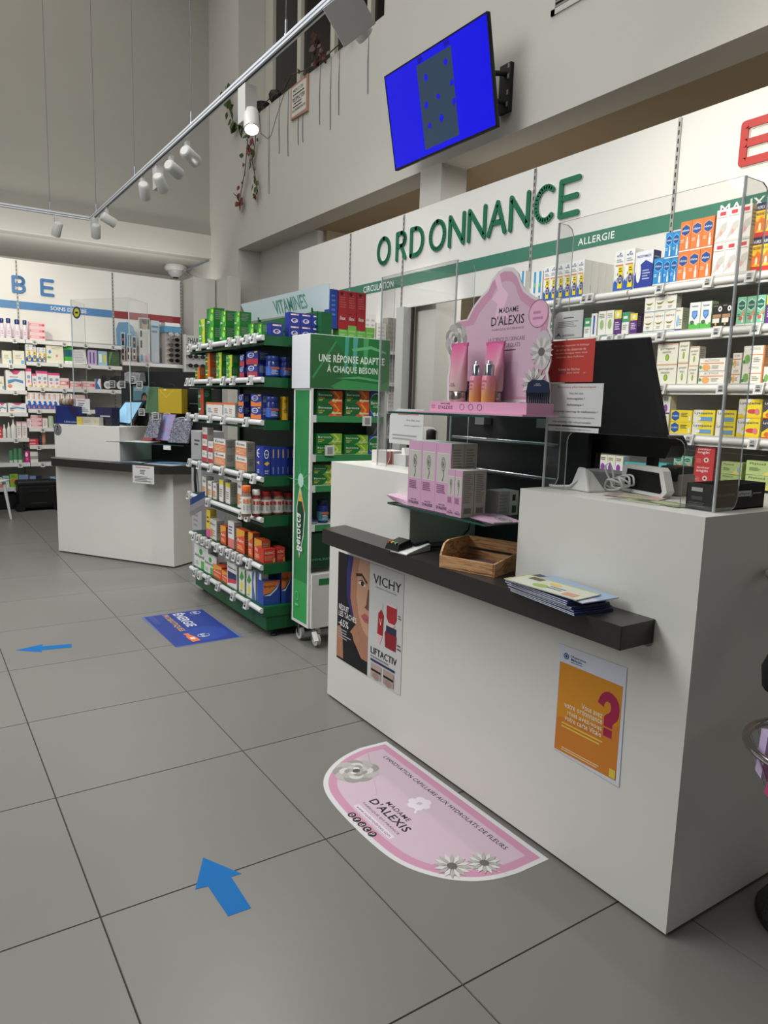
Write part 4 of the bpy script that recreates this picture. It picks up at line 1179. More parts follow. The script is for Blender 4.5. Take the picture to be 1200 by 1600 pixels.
for k in range(5):
    o = MB().box(-.055, -.10, 0, .055, .10, .0012, mat('c9a6bb', .5)).pr((-.055, .1, .0012), (0, -.2, 0), (.11, 0, 0), FL(.72, .55, .2) + [('l', .1, .3, .45, .6, 3, '8a5a78')], .0001).build('leaflet')
    o.location = (1.755 + .003 * k, 1.945 - .006 * k, 1.1078 + .0016 * k)
    o.rotation_euler = (0, 0, -.12 - .05 * k)
    tag(o, 'pink flower leaflet at the near end of lower glass shelf, %s from bottom' % ORD[k], 'leaflet', 'pink leaflets at near end of lower glass shelf')
for k in range(5):
    o = MB().box(-.05, -.08, 0, .05, .08, .0012, mat('c9a6bb', .5)).build('leaflet')
    o.location = (1.74 + .003 * k, 2.42 + .012 * k, 1.1078 + .0035 * k)
    o.rotation_euler = (R(2 + k), 0, -.1 + .07 * k)
    tag(o, 'pink leaflet behind the tall cartons on lower glass shelf, %s from bottom' % ORD[k], 'leaflet', 'pink leaflets at far end of lower glass shelf')

# ---------------------------------------------------------------- pink shelf display
t = thing('display_stand', 'pink scalloped hair care display board with roses on upper glass shelf', 'display', (1.80, 2.0, 1.4825))
MB().box(1.665, 1.715, 1.4825, 1.83, 2.305, 1.489, mat('cf9fb8', .45)).build('base', t, True)
MB().box(1.70, 1.735, 1.489, 1.825, 2.26, 1.527, mat('d29bb5', .45)).pr((1.70, 2.26, 1.489), (0, -.54, 0), (0, 0, .038), [T("D'ALEXIS", .1, .25, .26, .6, '4a3040'), T('MADAME', .13, .72, .23, .85, '4a3040'), ('o', .36, .5, .025, .3, .18, '8a6a7a'), ('o', .45, .5, .025, .3, .18, '8a6a7a'), ('o', .54, .5, .025, .3, .18, '8a6a7a'), ('l', .02, .3, .07, .7, 2, 'b07a98')], .0002).build('tray', t, True)
oc = [(2.31, 1.72), (2.30, 1.80), (2.255, 1.838), (2.20, 1.84), (2.165, 1.885), (2.12, 1.92), (2.085, 1.94), (2.065, 1.972), (2.035, 1.995), (2.0, 2.004), (1.96, 1.998), (1.93, 1.975), (1.915, 1.945), (1.895, 1.918), (1.85, 1.89), (1.805, 1.872), (1.775, 1.85), (1.76, 1.82), (1.765, 1.78), (1.75, 1.75), (1.76, 1.71), (1.75, 1.67), (1.762, 1.63), (1.75, 1.59), (1.745, 1.53), (2.30, 1.53), (2.305, 1.62), (2.295, 1.67)]
mb = MB().prism(oc, (1.815, 0, 0), (0, 1, 0), (0, 0, 1), (.004, 0, 0), mat('cfc8ca', .35))
cy_, cz_ = 2.03, 1.74
inn = [(cy_ + (a - cy_) * .955, cz_ + (b - cz_) * .95) for a, b in oc]
mid = [(cy_ + (a - cy_) * .80 - .01, cz_ + (b - cz_) * .86 - .01) for a, b in oc]
U_ = lambda q: [((2.31 - a) / .56, (b - 1.53) / .474) for a, b in q]
sp = [('p', U_(inn), 'bd8ba2'), ('p', U_(mid), 'c3a5b5'), ('r', .30, .02, .72, .3, 'b99bad')]
sp += [('p', [(.46, .93), (.5, .98), (.54, .86), (.6, .8), (.56, .7), (.62, .62), (.52, .66), (.48, .6), (.5, .74), (.44, .78), (.5, .84)], 'd9b4c8')]
sp += [T('MADAME', .52, .665, .7, .705, '2a2228'), T("D'ALEXIS", .45, .575, .755, .645, '1f1a1e'), T('FABRIQUE EN FRANCE', .46, .535, .755, .553, '5a4654', 0), T('LA SCIENCE DU SKINCARE', .43, .455, .77, .485, '5a4654', 0), T('& DES HYDROLATS', .47, .41, .73, .44, '5a4654', 0), ('l', .55, .38, .74, .395, 1, '3a2a34')]
sp += [('o', .875, .63, .085, .1, .06, 'a0607e'), ('e', .875, .63, .075, .09, 'd6a2bb'), ('l', .83, .58, .92, .66, 2, 'b07a98'), ('e', .06, .55, .0, .0, 'b9b7b2')]


def rose(cx, cy, r_, n=4):
    q = []
    for ring, (rad, k, c) in enumerate(((1, 9, 'a9a7a3'), (.72, 8, 'c3c1bc'), (.5, 7, 'b0aeaa'), (.32, 5, 'cbc9c4'))):
        for i in range(k):
            a = 2 * math.pi * (i + .37 * ring) / k
            q.append(('e', cx + r_ * rad * .62 * math.cos(a), cy + r_ * rad * .72 * math.sin(a), r_ * rad * .42, r_ * rad * .48, c if i % 2 else {'a9a7a3': '8f8d89', 'c3c1bc': 'a3a19c', 'b0aeaa': '8a8884', 'cbc9c4': '9b9995'}[c]))
    q.append(('e', cx, cy, r_ * .16, r_ * .2, '4a4846'))
    return q


def daisy(cx, cy, r_, asp=1.2):
    q = []
    for i in range(16):
        a = 2 * math.pi * i / 16 + .1
        ux, uy = math.cos(a), math.sin(a) * asp
        px, py = -math.sin(a), math.cos(a) * asp
        q.append(('p', [(cx + r_ * .2 * ux, cy + r_ * .2 * uy), (cx + r_ * .65 * ux + r_ * .13 * px, cy + r_ * .65 * uy + r_ * .13 * py), (cx + r_ * ux, cy + r_ * uy), (cx + r_ * .65 * ux - r_ * .13 * px, cy + r_ * .65 * uy - r_ * .13 * py)], 'c6c6c1' if i % 2 else 'a3a29d'))
    q.append(('e', cx, cy, r_ * .27, r_ * .27 * asp, '5c5a57'))
    return q


sp += rose(.09, .5, .115) + [('e', .93, .37, .07, .14, 'b9b1b5')] + daisy(.92, .36, .1, 1.1) + daisy(.87, .14, .11, 1.1)
mb.pr((1.8145, 2.31, 1.53), (0, -.56, 0), (0, 0, .474), sp, .00003)
mb.build('board', t, True)
TUBE = grad_mat('rose_tube', 'c9b8b0', 'c9598c', .03, .2)
for k, (y, x, lab) in enumerate(((2.148, 1.745, 'pink to cream cosmetic tube at the far end of the display tray'), (1.995, 1.785, 'pink cosmetic tube standing behind the two dropper bottles'))):
    t = thing('tube', lab, 'tube', (x, y, 1.5275))
    vs = []
    mb = MB()
    n = 16
    H2 = .215
    prof = [(.040, .024, .038), (.044, .026, .05), (.046, .020, .12), (.047, .010, .18), (.048, .002, H2)]
    vs = [V((rx * math.cos(2 * math.pi * i / n), ry * math.sin(2 * math.pi * i / n), z)) for rx, ry, z in [(a, b, c) for a, b, c in prof] for i in range(n)]
    vs = [V((v.y, v.x, v.z)) for v in vs]
    fs = [(r_ * n + i, r_ * n + (i + 1) % n, (r_ + 1) * n + (i + 1) % n, (r_ + 1) * n + i) for r_ in range(len(prof) - 1) for i in range(n)]
    mb.add(vs, fs, TUBE, True)
    mb.box(-.003, -.048, H2 - .012, .003, .048, H2, mat('c85a8c', .35))
    mb.pr((-.0265, .02, .055), (0, -.035, 0), (0, 0, .012), [T("D'ALEXIS", 0, 0, 1, .5, '6a4a5a'), T('MADAME', .2, .65, .8, 1, '6a4a5a')], .0002)
    mb.build('body', t)
    MB().lathe([(.030, 0), (.032, .003), (.032, .034), (.03, .036)], (0, 0, 0), mat('b0a89f', .12, .9), 24, .8, 1.2).build('cap', t)
DB = grad_mat('dropper_glass', 'dba05a', 'd8849c', .01, .09)
for k, y in enumerate((2.033, 1.965)):
    t = thing('dropper_bottle', 'pink and peach dropper bottle with silver top, %s on the display tray' % ('farther one' if k == 0 else 'nearer one'), 'bottle', (1.735, y, 1.5275), 0, 'dropper bottles on the display tray')
    s = .0245
    MB().lathe([(s * .94, 0), (s, .004), (s, .086), (s * .9, .092)], (0, 0, 0), DB, 28).pr((-s * .96 - .001, s * .45, .03), (0, -s * .9, 0), (0, 0, .05), [('l', 0, .2, 1, 1, 3, 'b86a88')], .0004).build('body', t)
    MB().lathe([(.017, .092), (.017, .128), (.014, .132)], (0, 0, 0), mat('b9bcc0', .15, 1), 20).lathe([(.010, .132), (.010, .14), (.008, .144)], (0, 0, 0), mat('d8d8d8', .2, .8), 14).build('cap', t)
for k, (y0, y1) in enumerate(((2.27, 2.10), (1.845, 1.735))):
    w_ = (y0 - y1) / 2
    c = (y0 + y1) / 2
    mb = MB()
    pts = [(-w_, .035), (-w_ * .85, .07), (-w_ * .5, .078), (w_ * .5, .078), (w_ * .85, .07), (w_, .035)]
    mb.prism(pts, (0, 0, 0), (0, 1, 0), (0, 0, 1), (.004, 0, 0), mat('1b2a40', .3))
    nt = 11
    for i in range(nt):
        y = -w_ + (2 * w_) * (i + .1) / nt
        mb.prism([(y, 0), (y + w_ * .07, 0), (y + w_ * .12, .036), (y, .036)], (0, 0, 0), (0, 1, 0), (0, 0, 1), (.004, 0, 0), mat('16202e', .3))
    mb.pr((-.0005, w_ * .3, .058), (0, -w_ * .6, 0), (0, 0, .01), [T('MADAME', .2, .5, .8, .9, '9aa4b0'), T("D'ALEXIS", 0, 0, 1, .42, '9aa4b0')], .0002)
    o = mb.build('comb')
    o.location = (1.80, c, 1.5275)
    tag(o, 'black wide-toothed comb %s' % ('behind the pink tube at the far end of the display' if k == 0 else 'at the near end of the pink display'), 'comb')

# things on the far pedestal
tag(MB().box(1.93, 2.90, 1.2225, 2.05, 3.03, 1.285, mat('cfc8c4', .5)).pr((1.93, 2.90, 1.2225), (.12, 0, 0), (0, 0, .0625), [('r', 0, .0, .3, 1, 'b8605a'), ('l', .35, .5, .9, .7, 1, 'c07a74')], .0002).build('carton', org=(1.99, 2.96, 1.2225)), 'low white and red carton on the far pedestal of near counter', 'carton')
t = thing('price_holder', 'small tilted electronic price label on a white card, far pedestal', 'price label', (2.0, 2.84, 1.2225))
MB().box(1.96, 2.78, 1.2225, 2.06, 2.88, 1.275, mat('c9c9c6', .5)).build('base', t, True)
MB().hexa([(1.97, 2.80, 1.275), (2.03, 2.80, 1.275), (2.03, 2.83, 1.275), (1.97, 2.83, 1.275), (1.985, 2.83, 1.305), (2.045, 2.83, 1.305), (2.045, 2.85, 1.305), (1.985, 2.85, 1.305)], WHITEP).build('label', t, True)
t = thing('figurine', 'small black bottle with gold ribbon on the far pedestal near the back panel', 'ornament', (2.06, 2.72, 1.2225))
MB().lathe([(.02, 0), (.024, .03), (.022, .09), (.012, .11), (.024, .13), (.024, .17), (.014, .178)], (2.06, 2.72, 1.2225), BLACKM, 16).build('body', t, True)
MB().lathe([(.017, .108), (.019, .114), (.017, .12)], (2.06, 2.72, 1.2225), mat('c0a050', .3, .6), 14).build('ribbon', t, True)

# ================================================================== GREEN GONDOLA
GZ = [1.905, 1.655, 1.395, 1.045, .79, .485, .205]
t = gd = thing('shelf_gondola', 'dark green double-sided shop gondola of vitamins with seven shelves', 'gondola', (2.25, 4.80, 0))
mb = MB().box(1.86, 4.125, .05, 2.66, 5.485, .172, GREEN)
mb.build('base', t, True, bev=.002)
for x, y in ((1.93, 4.16), (1.93, 5.44), (2.6, 4.16), (2.6, 5.44)):
    MB().lathe([(.022, 0), (.022, .012), (.01, .016), (.01, .06)], (x, y, 0), BLACKM, 12).build('foot', t, True)
MB().box(2.235, 4.16, .17, 2.275, 5.45, 2.06, GREEND).build('back_panel', t, True)
for y in (4.115, 5.445):
    mb = MB().box(2.215, y, .17, 2.295, y + .045, 2.075, GREEN)
    mb.lathe([(.006, 0), (.006, .004)], (0, 0, 0), WHITEP, 8) if False else None
    mb.build('post', t, True, bev=.003)
MB().box(2.21, 4.16, 1.95, 2.235, 5.45, 2.08, GREEN).box(2.205, 4.16, 1.985, 2.235, 5.45, 1.99, GREEND).build('top_rail', t, True)
for i, z in enumerate(GZ):
    sh = MB().box(1.845, 4.125, z - .014, 2.235, 5.485, z, GREEND if i < 6 else GREEN).box(1.835, 4.117, z - .062, 2.235, 4.125, z - .004, GREEN).box(1.84, 5.485, z - .062, 2.235, 5.492, z - .004, GREEN).box(1.835, 4.125, z - .06, 1.85, 5.485, z - .045, GREEND).build('shelf', t, True)
    mb = MB().tube([(1.826, 4.118, z - .018), (1.826, 5.49, z - .018)], .017, mat('cdcecd', .3), 12)
    mb.build('price_rail', sh, True)
    lst = [[5.40, 5.20, 4.97, 4.62, 4.47, 4.33, 4.21], [5.47, 5.36, 4.98, 4.72, 4.55, 4.26], [5.47, 5.28, 4.98, 4.72, 4.33], [5.44, 5.22, 4.98, 4.75, 4.42, 4.21], [5.46, 5.20, 5.03, 4.40, 4.30], [5.34, 5.24, 5.13, 5.02, 4.86, 4.74, 4.62, 4.52, 4.43, 4.28], [5.32, 5.22, 5.05, 4.84, 4.55, 4.32]][i]
    for y in lst:
        price_tag(sh, (1.800, y, z - .02), R(-90))
for i, z in enumerate((1.905, 1.6, 1.2, .8, .4)):
    MB().box(2.275, 4.125, z - .03, 2.66, 5.485, z, GREEN).build('shelf', t, True)
t = thing('header_sign', 'long slanted white VITAMINES header sign on top of the green gondola', 'sign', (2.22, 4.7, 2.06))
mb = MB().hexa([(2.232, 4.05, 2.085), (2.236, 4.05, 2.085), (2.236, 5.30, 2.105), (2.232, 5.30, 2.105), (2.19, 3.97, 2.225), (2.194, 3.97, 2.225), (2.194, 5.36, 2.235), (2.19, 5.36, 2.235)], mat('c3d0d4', .3))
dv = V((2.19, 4.6, 2.23)) - V((2.232, 4.6, 2.095))
mb.pr(V((2.2316, 4.80, 2.095)) + dv * .14 - V((.001, 0, 0)), (0, -.49, 0), dv * .66, [T('VITAMINES', 0, 0, 1, 1, '5a9084', 1)], .0003)
mb.build('board', t, True)
for y in (4.25, 5.1):
    MB().box(2.225, y, 2.06, 2.245, y + .02, 2.12, GREEN).build('bracket', t, True)
# leaflet dangling from the fifth shelf rail
mb = MB()
pts = [(0, 0), (.035, .02), (.07, .05), (.11, .10), (.14, .15)]
vs = [V((1.80 - .05 * i / 4, 5.08 - p_[0] * 1.0, .775 - .06 + p_[1])) for i, p_ in enumerate(pts)] + [V((1.72 - .04 * i / 4, 5.18 - p_[0] * .9, .735 - .09 + p_[1])) for i, p_ in enumerate(pts)]
mb.add(vs, [(i, i + 1, 6 + i, 5 + i) for i in range(4)], mat('c9cace', .4))
mb.add([v + V((-.001, 0, .001)) for v in vs], [(1, 2, 7, 6)], mat('5a5060', .4))
mb.add([v + V((-.001, 0, .001)) for v in vs], [(3, 4, 9, 8)], mat('3a5a9a', .4))
tag(mb.build('leaflet', org=(1.76, 5.05, .74)), 'open leaflet hanging from a shelf rail of the green gondola', 'leaflet')

# ================================================================== WHITE DISPLAY STAND AT THE GONDOLA END
t = thing('display_stand', 'white display stand on castors with green header at the gondola end', 'display stand', (2.24, 3.95, 0))
DG = mat('2d7a45', .35)
DGD = mat('0e3a22', .5)
mb = MB().box(1.985, 3.815, 1.59, 2.545, 4.05, 1.905, mat('c9cbce', .35))
mb.build('header', t, True, bev=.002)
hp = MB()
hp.pr((1.988, 3.8145, 1.593), (.554, 0, 0), (0, 0, .309), [('r', 0, 0, 1, 1, '1f7038'), ('p', [(0, 0), (.3, 0), (.5, .5), (.25, 1), (0, 1)], '2b6138'), ('p', [(.02, .2), (.3, .9), (.32, .9), (.04, .18)], '3f8a55'),
    ('p', [(.42, 1), (.47, 1), (.45, .3), (.41, .3)], '3f9a86'), ('p', [(.52, 1), (.58, 1), (.56, .35), (.52, .4)], '4aa090'), ('p', [(.65, 1), (.72, 1), (.7, .4), (.66, .3)], '4a9a5a'),
    ('p', [(.5, .78), (.75, .86), (.95, .76), (.95, .72), (.75, .8), (.52, .73)], '62b078'), ('p', [(.25, .05), (.4, .18), (.9, .12), (1, .2), (1, 0), (.3, 0)], '3b8c50'), ('p', [(.3, .2), (.6, .26), (.9, .2), (.9, .16), (.6, .21)], '5aa46c'),
    TA('UNE RÉPONSE ADAPTÉE', .1, .50, .93, .64, 'd8e4d8', 3), TA('À CHAQUE BESOIN', .2, .29, .84, .43, 'd8e4d8', 3)], .00012)
hp.build('header_print', t, True)
sd = MB().box(1.997, 3.815, .13, 2.012, 4.04, 1.59, WHITEP)
sd.pr((1.9965, 4.02, .15), (0, -.185, 0), (0, 0, 1.43), [('r', 0, 0, 1, 1, '2f7d47'), ('r', 0, 0, 1, .18, '3a9a50')]
      + [('p', [(.5 + .06 * math.cos(a + .3), .62 + .008 * math.sin(a + .3)), (.5 + r_ * math.cos(a), .62 + r_ * .13 * math.sin(a)), (.5 + .06 * math.cos(a - .3), .62 + .008 * math.sin(a - .3))], '6ab08a') for a, r_ in [(2 * math.pi * i / 14, .3 + .35 * ((i * 5) % 3)) for i in range(14)]]
      + [('e', .5, .62, .2, .03, 'a8d0b8'), ('p', [(.45, .6), (.2, .5), (.25, .38), (.45, .28), (.75, .38), (.85, .48), (.65, .54)], 'c8ccc8'), ('p', [(.45, .585), (.26, .5), (.3, .39), (.46, .3), (.7, .39), (.78, .48), (.6, .53)], '173f28'), ('p', [(.45, .585), (.36, .53), (.6, .53)], 'd8a838'), ('p', [(.6, .53), (.78, .48), (.76, .5), (.5, .57)], 'c8502a'),
         ('o', .3, .11, .14, .02, .18, '7ac090'), ('l', .2, .06, .5, .08, 1, '7ac090')], .0002)
vs, fs = tgeo('Berocca', 3)
sd.add([V((1.9885, 3.965 - y * .075, .60 + x * .235)) for x, y in vs], fs, C('dfe4dd'))
sd.build('side_panel', t, True)
MB().box(2.52, 3.82, .13, 2.535, 4.04, 1.59, WHITEP).build('side_panel', t, True)
MB().box(2.012, 4.03, .5, 2.52, 4.045, 1.59, DGD).build('back_panel', t, True)
MB().box(2.012, 3.80, .13, 2.52, 4.03, .47, WHITEP).box(2.06, 3.7985, .40, 2.50, 3.80, .44, DG).build('cabinet', t, True, bev=.006)
MB().box(2.012, 3.84, .50, 2.52, 3.845, .72, DGD).pr((2.03, 3.8395, .545), (.3, 0, 0), (0, 0, .02), [T('IMMUNITÉ - RYTHME', 0, 0, 1, 1, '5a9a72')], .0002).build('front_board', t, True)
for z in (1.43, 1.195, 1.01, .77):
    sh = MB().box(2.012, 3.85, z - .008, 2.52, 4.03, z, WHITEP).build('shelf', t, True)
    MB().box(2.014, 3.828, z - .036, 2.518, 3.832, z + .002, mat('3c8a56', .3)).box(2.012, 3.826, z - .038, 2.04, 3.834, z + .006, WHITEP).build('shelf_lip', sh, True)
for x, z in ((2.36, 1.42), (2.10, 1.24)):
    MB().box(x, 3.815, z - .045, x + .06, 3.826, z + .015, WHITEP).box(x + .012, 3.813, z - .035, x + .048, 3.815, z + .005, mat('8a908c')).build('price_label', t, True)
mbm = MB()
for x, y, in ((2.035, 3.99), (2.06, 3.82)):
    w0 = MB().tube([(x - .012, y, .05), (x + .012, y, .05)], .038, mat('b9b8b0', .4), 16).tube([(x - .014, y, .05), (x + .014, y, .05)], .018, mat('8a8a86', .4), 12).build('castor', t, True)
    MB().box(x - .02, y - .012, .05, x - .016, y + .014, .13, CHROME).box(x + .016, y - .012, .05, x + .02, y + .014, .13, CHROME).box(x - .02, y - .012, .118, x + .02, y + .014, .13, CHROME).build('fork', w0, True)
MB().hexa([(2.015, 3.765, .055), (2.045, 3.765, .055), (2.045, 3.80, .105), (2.015, 3.80, .105), (2.015, 3.76, .062), (2.045, 3.76, .062), (2.045, 3.795, .112), (2.015, 3.795, .112)], WHITEP).build('brake_pedal', t, True)
for x, y in ((2.48, 3.99), (2.48, 3.84)):
    MB().tube([(x - .012, y, .05), (x + .012, y, .05)], .038, mat('b9b8b0', .4), 16).box(x - .018, y - .01, .05, x + .018, y + .01, .13, CHROME).build('castor', t, True)

# ================================================================== TELEVISION
yaw, pit = R(.57), R(11.07)
c = V((3.875, 5.223, 4.051))
wd = V((math.sin(yaw), -math.cos(yaw), 0))
nr = V((-math.cos(yaw) * math.cos(pit), -math.sin(yaw) * math.cos(pit), -math.sin(pit)))
up = wd.cross(nr)
up = up if up.z > 0 else -up
t = thing('television', 'large wall television tilted down showing a bright blue screen', 'television', c)


def obox(mb, a0, a1, b0, b1, n0, n1, mt):
    P = lambda a, b, n: c + wd * a + up * b + nr * n
    return mb.hexa([P(a0, b0, n0), P(a1, b0, n0), P(a1, b1, n0), P(a0, b1, n0), P(a0, b0, n1), P(a1, b0, n1), P(a1, b1, n1), P(a0, b1, n1)], mt)


WH, HH = .69, .3965
obox(MB(), -WH, WH, -HH, HH, -.03, 0, BLACK).build('back_shell', t, True, bev=.004)
mb = MB()
for a in ((-WH, WH, HH - .011, HH), (-WH, WH, -HH, -HH + .016), (-WH, -WH + .011, -HH, HH), (WH - .011, WH, -HH, HH)):
    obox(mb, *a, 0, .004, BLACK)
mb.build('bezel', t, True)
obox(MB(), -.5, .5, -.32, .15, -.065, -.03, BLACKM).build('rear_housing', t, True)
EB = mat('0b0bc4', .12, emit=.62, spec=.6)
EG = mat('30435a', .12, emit=.22, spec=.6)
mb = MB()
O = c - wd * (WH - .011) - up * (HH - .016) + nr * .0012
U, W = wd * (2 * WH - .022), up * (2 * HH - .027)
mb.add([O, O + U, O + U + W, O + W], [(0, 1, 2, 3)], EB)
blobs = [(.42, .76), (.62, .8), (.4, .5), (.52, .52), (.66, .58), (.41, .28), (.53, .3), (.66, .4)]
mb.pr(O, U, W, [('r', .34, .06, .68, .92, EG)] + [('p', [(x + (rnd := random.Random(i * 9 + k)).uniform(.014, .024) * math.cos(k * .9), y + rnd.uniform(.02, .045) * math.sin(k * .9)) for k in range(7)], EB) for i, (x, y) in enumerate(blobs)] + [('l', .62, .94, .68, .99, 3, '0a0a60'), ('l', .36, .93, .41, .99, 3, '0a0a60')], .0003)
mb.build('screen', t, True)
br = MB().box(4.215, 4.70, 3.89, 4.25, 4.83, 4.26, BLACKM)
br.build('wall_plate', t, True)
MB().tube([(4.22, 4.76, 4.19), (4.08, 4.80, 4.17), (3.95, 4.9, 4.15)], .022, BLACKM).tube([(4.22, 4.76, 3.97), (4.08, 4.80, 3.97), (3.93, 4.9, 3.97)], .02, BLACKM).build('bracket_arm', t, True)
for z in (3.93, 4.02, 4.14, 4.22):
    MB().box(4.2135, 4.715, z, 4.2155, 4.735, z + .035, mat('8a8a88')).build('slot', t, True)

# ================================================================== TRACK LIGHTING
t = thing('light_track', 'long white lighting track hung on wires along the shop hall', 'track lighting', (1.77, 4.0, 3.35))
TR = mat('cdd0d6', .35)


def track(mb, a, b, w_=.036):
    a, b = V(a), V(b)
    d = (b - a).normalized()
    s = d.cross(V((0, 0, 1))) * (w_ / 2)
    mb.hexa([a - s, a + s, b + s, b - s, a - s + V((0, 0, .034)), a + s + V((0, 0, .034)), b + s + V((0, 0, .034)), b - s + V((0, 0, .034))], TR)
    e = s * .35
    z = V((0, 0, -.0006))
    mb.hexa([a - e + z, a + e + z, b + e + z, b - e + z, a - e, a + e, b + e, b - e], mat('2a2a2a'))
    for q in (-1, 1):
        mb.hexa([a + s * q + V((0, 0, .012)), a + s * q * 1.02 + V((0, 0, .012)), b + s * q * 1.02 + V((0, 0, .012)), b + s * q + V((0, 0, .012)), a + s * q + V((0, 0, .02)), a + s * q * 1.02 + V((0, 0, .02)), b + s * q * 1.02 + V((0, 0, .02)), b + s * q + V((0, 0, .02))], mat('6a6a6c'))


mb = MB()
track(mb, (1.77, -1.5, 3.35), (1.77, 8.45, 3.35))
mb.build('rail', t, True)
for y in (.72, 2.22, 3.72, 5.22, 6.7, 8.2):
    w_ = MB().tube([(1.77, y, 3.47), (1.77, y, 8.5)], .0022, mat('5a5c60', .4), 5).build('wire', t, True)
    MB().tube([(1.77, y, 3.40), (1.77, y, 3.47)], .007, mat('9a9ea8', .3, .5), 8).tube([(1.77, y, 3.38), (1.77, y, 3.40)], .011, CHROME, 6).build('wire_clamp', w_, True)
t = thing('light_track', 'white lighting track crossing the hall before the far wall', 'track lighting', (.4, 8.45, 3.35))
mb = MB()
track(mb, (-2.5, 8.42, 3.35), (1.75, 8.45, 3.35))
mb.build('rail', t, True)
for x in (1.37, -.13, -1.6):
    w_ = MB().tube([(x, 8.45, 3.47), (x, 8.45, 8.5)], .0022, mat('5a5c60', .4), 5).build('wire', t, True)
    MB().tube([(x, 8.45, 3.40), (x, 8.45, 3.47)], .007, mat('9a9ea8', .3, .5), 8).build('wire_clamp', w_, True)
WSP = mat('b9b8b4', .4)
LIT = mat('fff6e0', .3, emit=14)


def spot(x, y, aim, lab, box_rot=0, boxs=(.045, .09, .2), headz=3.16, lit=False, grp=None):
    t = thing('track_spotlight', lab, 'spotlight', (x, y, 3.35), 0, grp)
    bx, by, bz = boxs
    b = MB().box(-bx / 2, -by / 2, -bz / 2, bx / 2, by / 2, bz / 2, WSP)
    if box_rot:
        vd = V((x, y, 1.7)).normalized()
        a1 = vd.cross(V((0, 0, 1))).normalized()
        b1 = a1.cross(vd)
        a2 = (a1 * math.cos(R(35)) + b1 * math.sin(R(35))) * .088
        b2 = (b1 * math.cos(R(35)) - a1 * math.sin(R(35))) * .088
        q = V((x - .01, y, 3.25))
        b = MB().hexa([q - a2 - b2, q + a2 - b2, q + a2 + b2, q - a2 + b2] + [k + vd * .05 for k in (q - a2 - b2, q + a2 - b2, q + a2 + b2, q - a2 + b2)], WSP)
    else:
        b.shift(Matrix.Translation((x, y, 3.34 - bz / 2 - .01)))
    b.build('driver_box', t, True, bev=.003)
    d = V(aim).normalized()
    h0 = V((x, y, headz)) + V((0, -.06, 0)) if box_rot == 0 else V((x + .10, y + .13, headz + .02))
    MB().tube([(x, y, 3.35), (x, y, headz + .02), h0], .01, WSP).build('neck', t, True)
    MB().tube([h0 - d * .07, h0 - d * .06, h0 + d * .07], [.03, .044, .046], WSP, 20).build('head', t, True)
    MB().tube([h0 + d * .0695, h0 + d * .0705], .039, LIT if lit else mat('d8d8d0', .2), 20).build('lens', t, True)
    return t


spot(1.79, 4.28, (-.15, -.45, -.9), 'lit white spotlight with bright round lens hanging beside the ivy', headz=3.13, boxs=(.075, .11, .20), lit=True)
spot(1.80, 3.10, (.9, .1, -.5), 'white square-boxed spotlight at the top edge over the window', .75, boxs=(.05, .21, .21), headz=3.28)
spot(1.80, 5.40, (.8, .55, -.25), 'white tube spotlight, first beyond the lit one along the track', headz=3.22, boxs=(.03, .05, .07))
spot(1.80, 5.78, (.8, .6, -.2), 'white tube spotlight, second beyond the lit one along the track', headz=3.22, boxs=(.03, .05, .07))
spot(1.80, 6.12, (.5, .6, -.5), 'white spotlight with a box, third beyond the lit one along the track', headz=3.2, boxs=(.06, .10, .17))
spot(1.78, 6.50, (.3, .7, -.5), 'white ribbed spotlight, fourth beyond the lit one along the track', headz=3.22, boxs=(.03, .06, .1))
spot(1.77, 7.75, (.9, .2, -.35), 'white tube spotlight just before the corner of the two tracks', headz=3.22, boxs=(.03, .05, .07))
spot(1.76, 8.25, (.1, .6, -.7), 'white boxed spotlight hanging at the corner of the two tracks', headz=3.2, boxs=(.06, .09, .16))
spot(1.42, 8.44, (-.15, .5, -.8), 'white can spotlight under the crossing track, nearest its corner', headz=3.2, boxs=(.03, .05, .05))
spot(0.35, 8.43, (-.1, .6, -.7), 'white can spotlight under the crossing track at the edge of view', headz=3.25, boxs=(.03, .05, .05))

# ================================================================== LEDGE DECORATION
t = thing('ivy_plant', 'trailing ivy in a dark pot on the mezzanine window sill with red and green leaves', 'plant', (4.2, 9.9, 5.38))
MB().lathe([(.07, 0), (.09, .12), (.095, .13)], (4.30, 9.75, 5.38), mat('1a1a18', .6), 16).build('pot', t, True)


def strand(pts, n, cols, r_=.006, seed=1, sz=.08):
    rnd = random.Random(seed)
    P = [V(p) for p in pts]
    s = MB().tube(P, r_, mat('4a3a2c', .8), 5).build('stem', t, True)
    L_ = MB()
    cum = len(P) - 1
    for i in range(n):
        f = cum * (i + .5) / n
        a = P[int(f)].lerp(P[min(int(f) + 1, cum)], f - int(f))
        q = a + V((rnd.uniform(-.03, .0), rnd.uniform(-.06, .06), rnd.uniform(-.02, .02)))
        u = V((rnd.uniform(-.3, .3), rnd.uniform(-1, 1), rnd.uniform(-1, .2))).normalized() * sz * rnd.uniform(.7, 1.35)
        v = u.cross(V((1, rnd.uniform(-.5, .5), rnd.uniform(-.5, .5)))).normalized() * u.length * .42
        L_.add([q, q + u * .35 + v, q + u * .7 + v * .8, q + u * 1.1, q + u * .7 - v * .8, q + u * .35 - v], [(0, 1, 2, 3, 4, 5)], mat(rnd.choice(cols), .5))
    o = L_.build('leaves', t, True)
    o['kind'] = 'stuff'


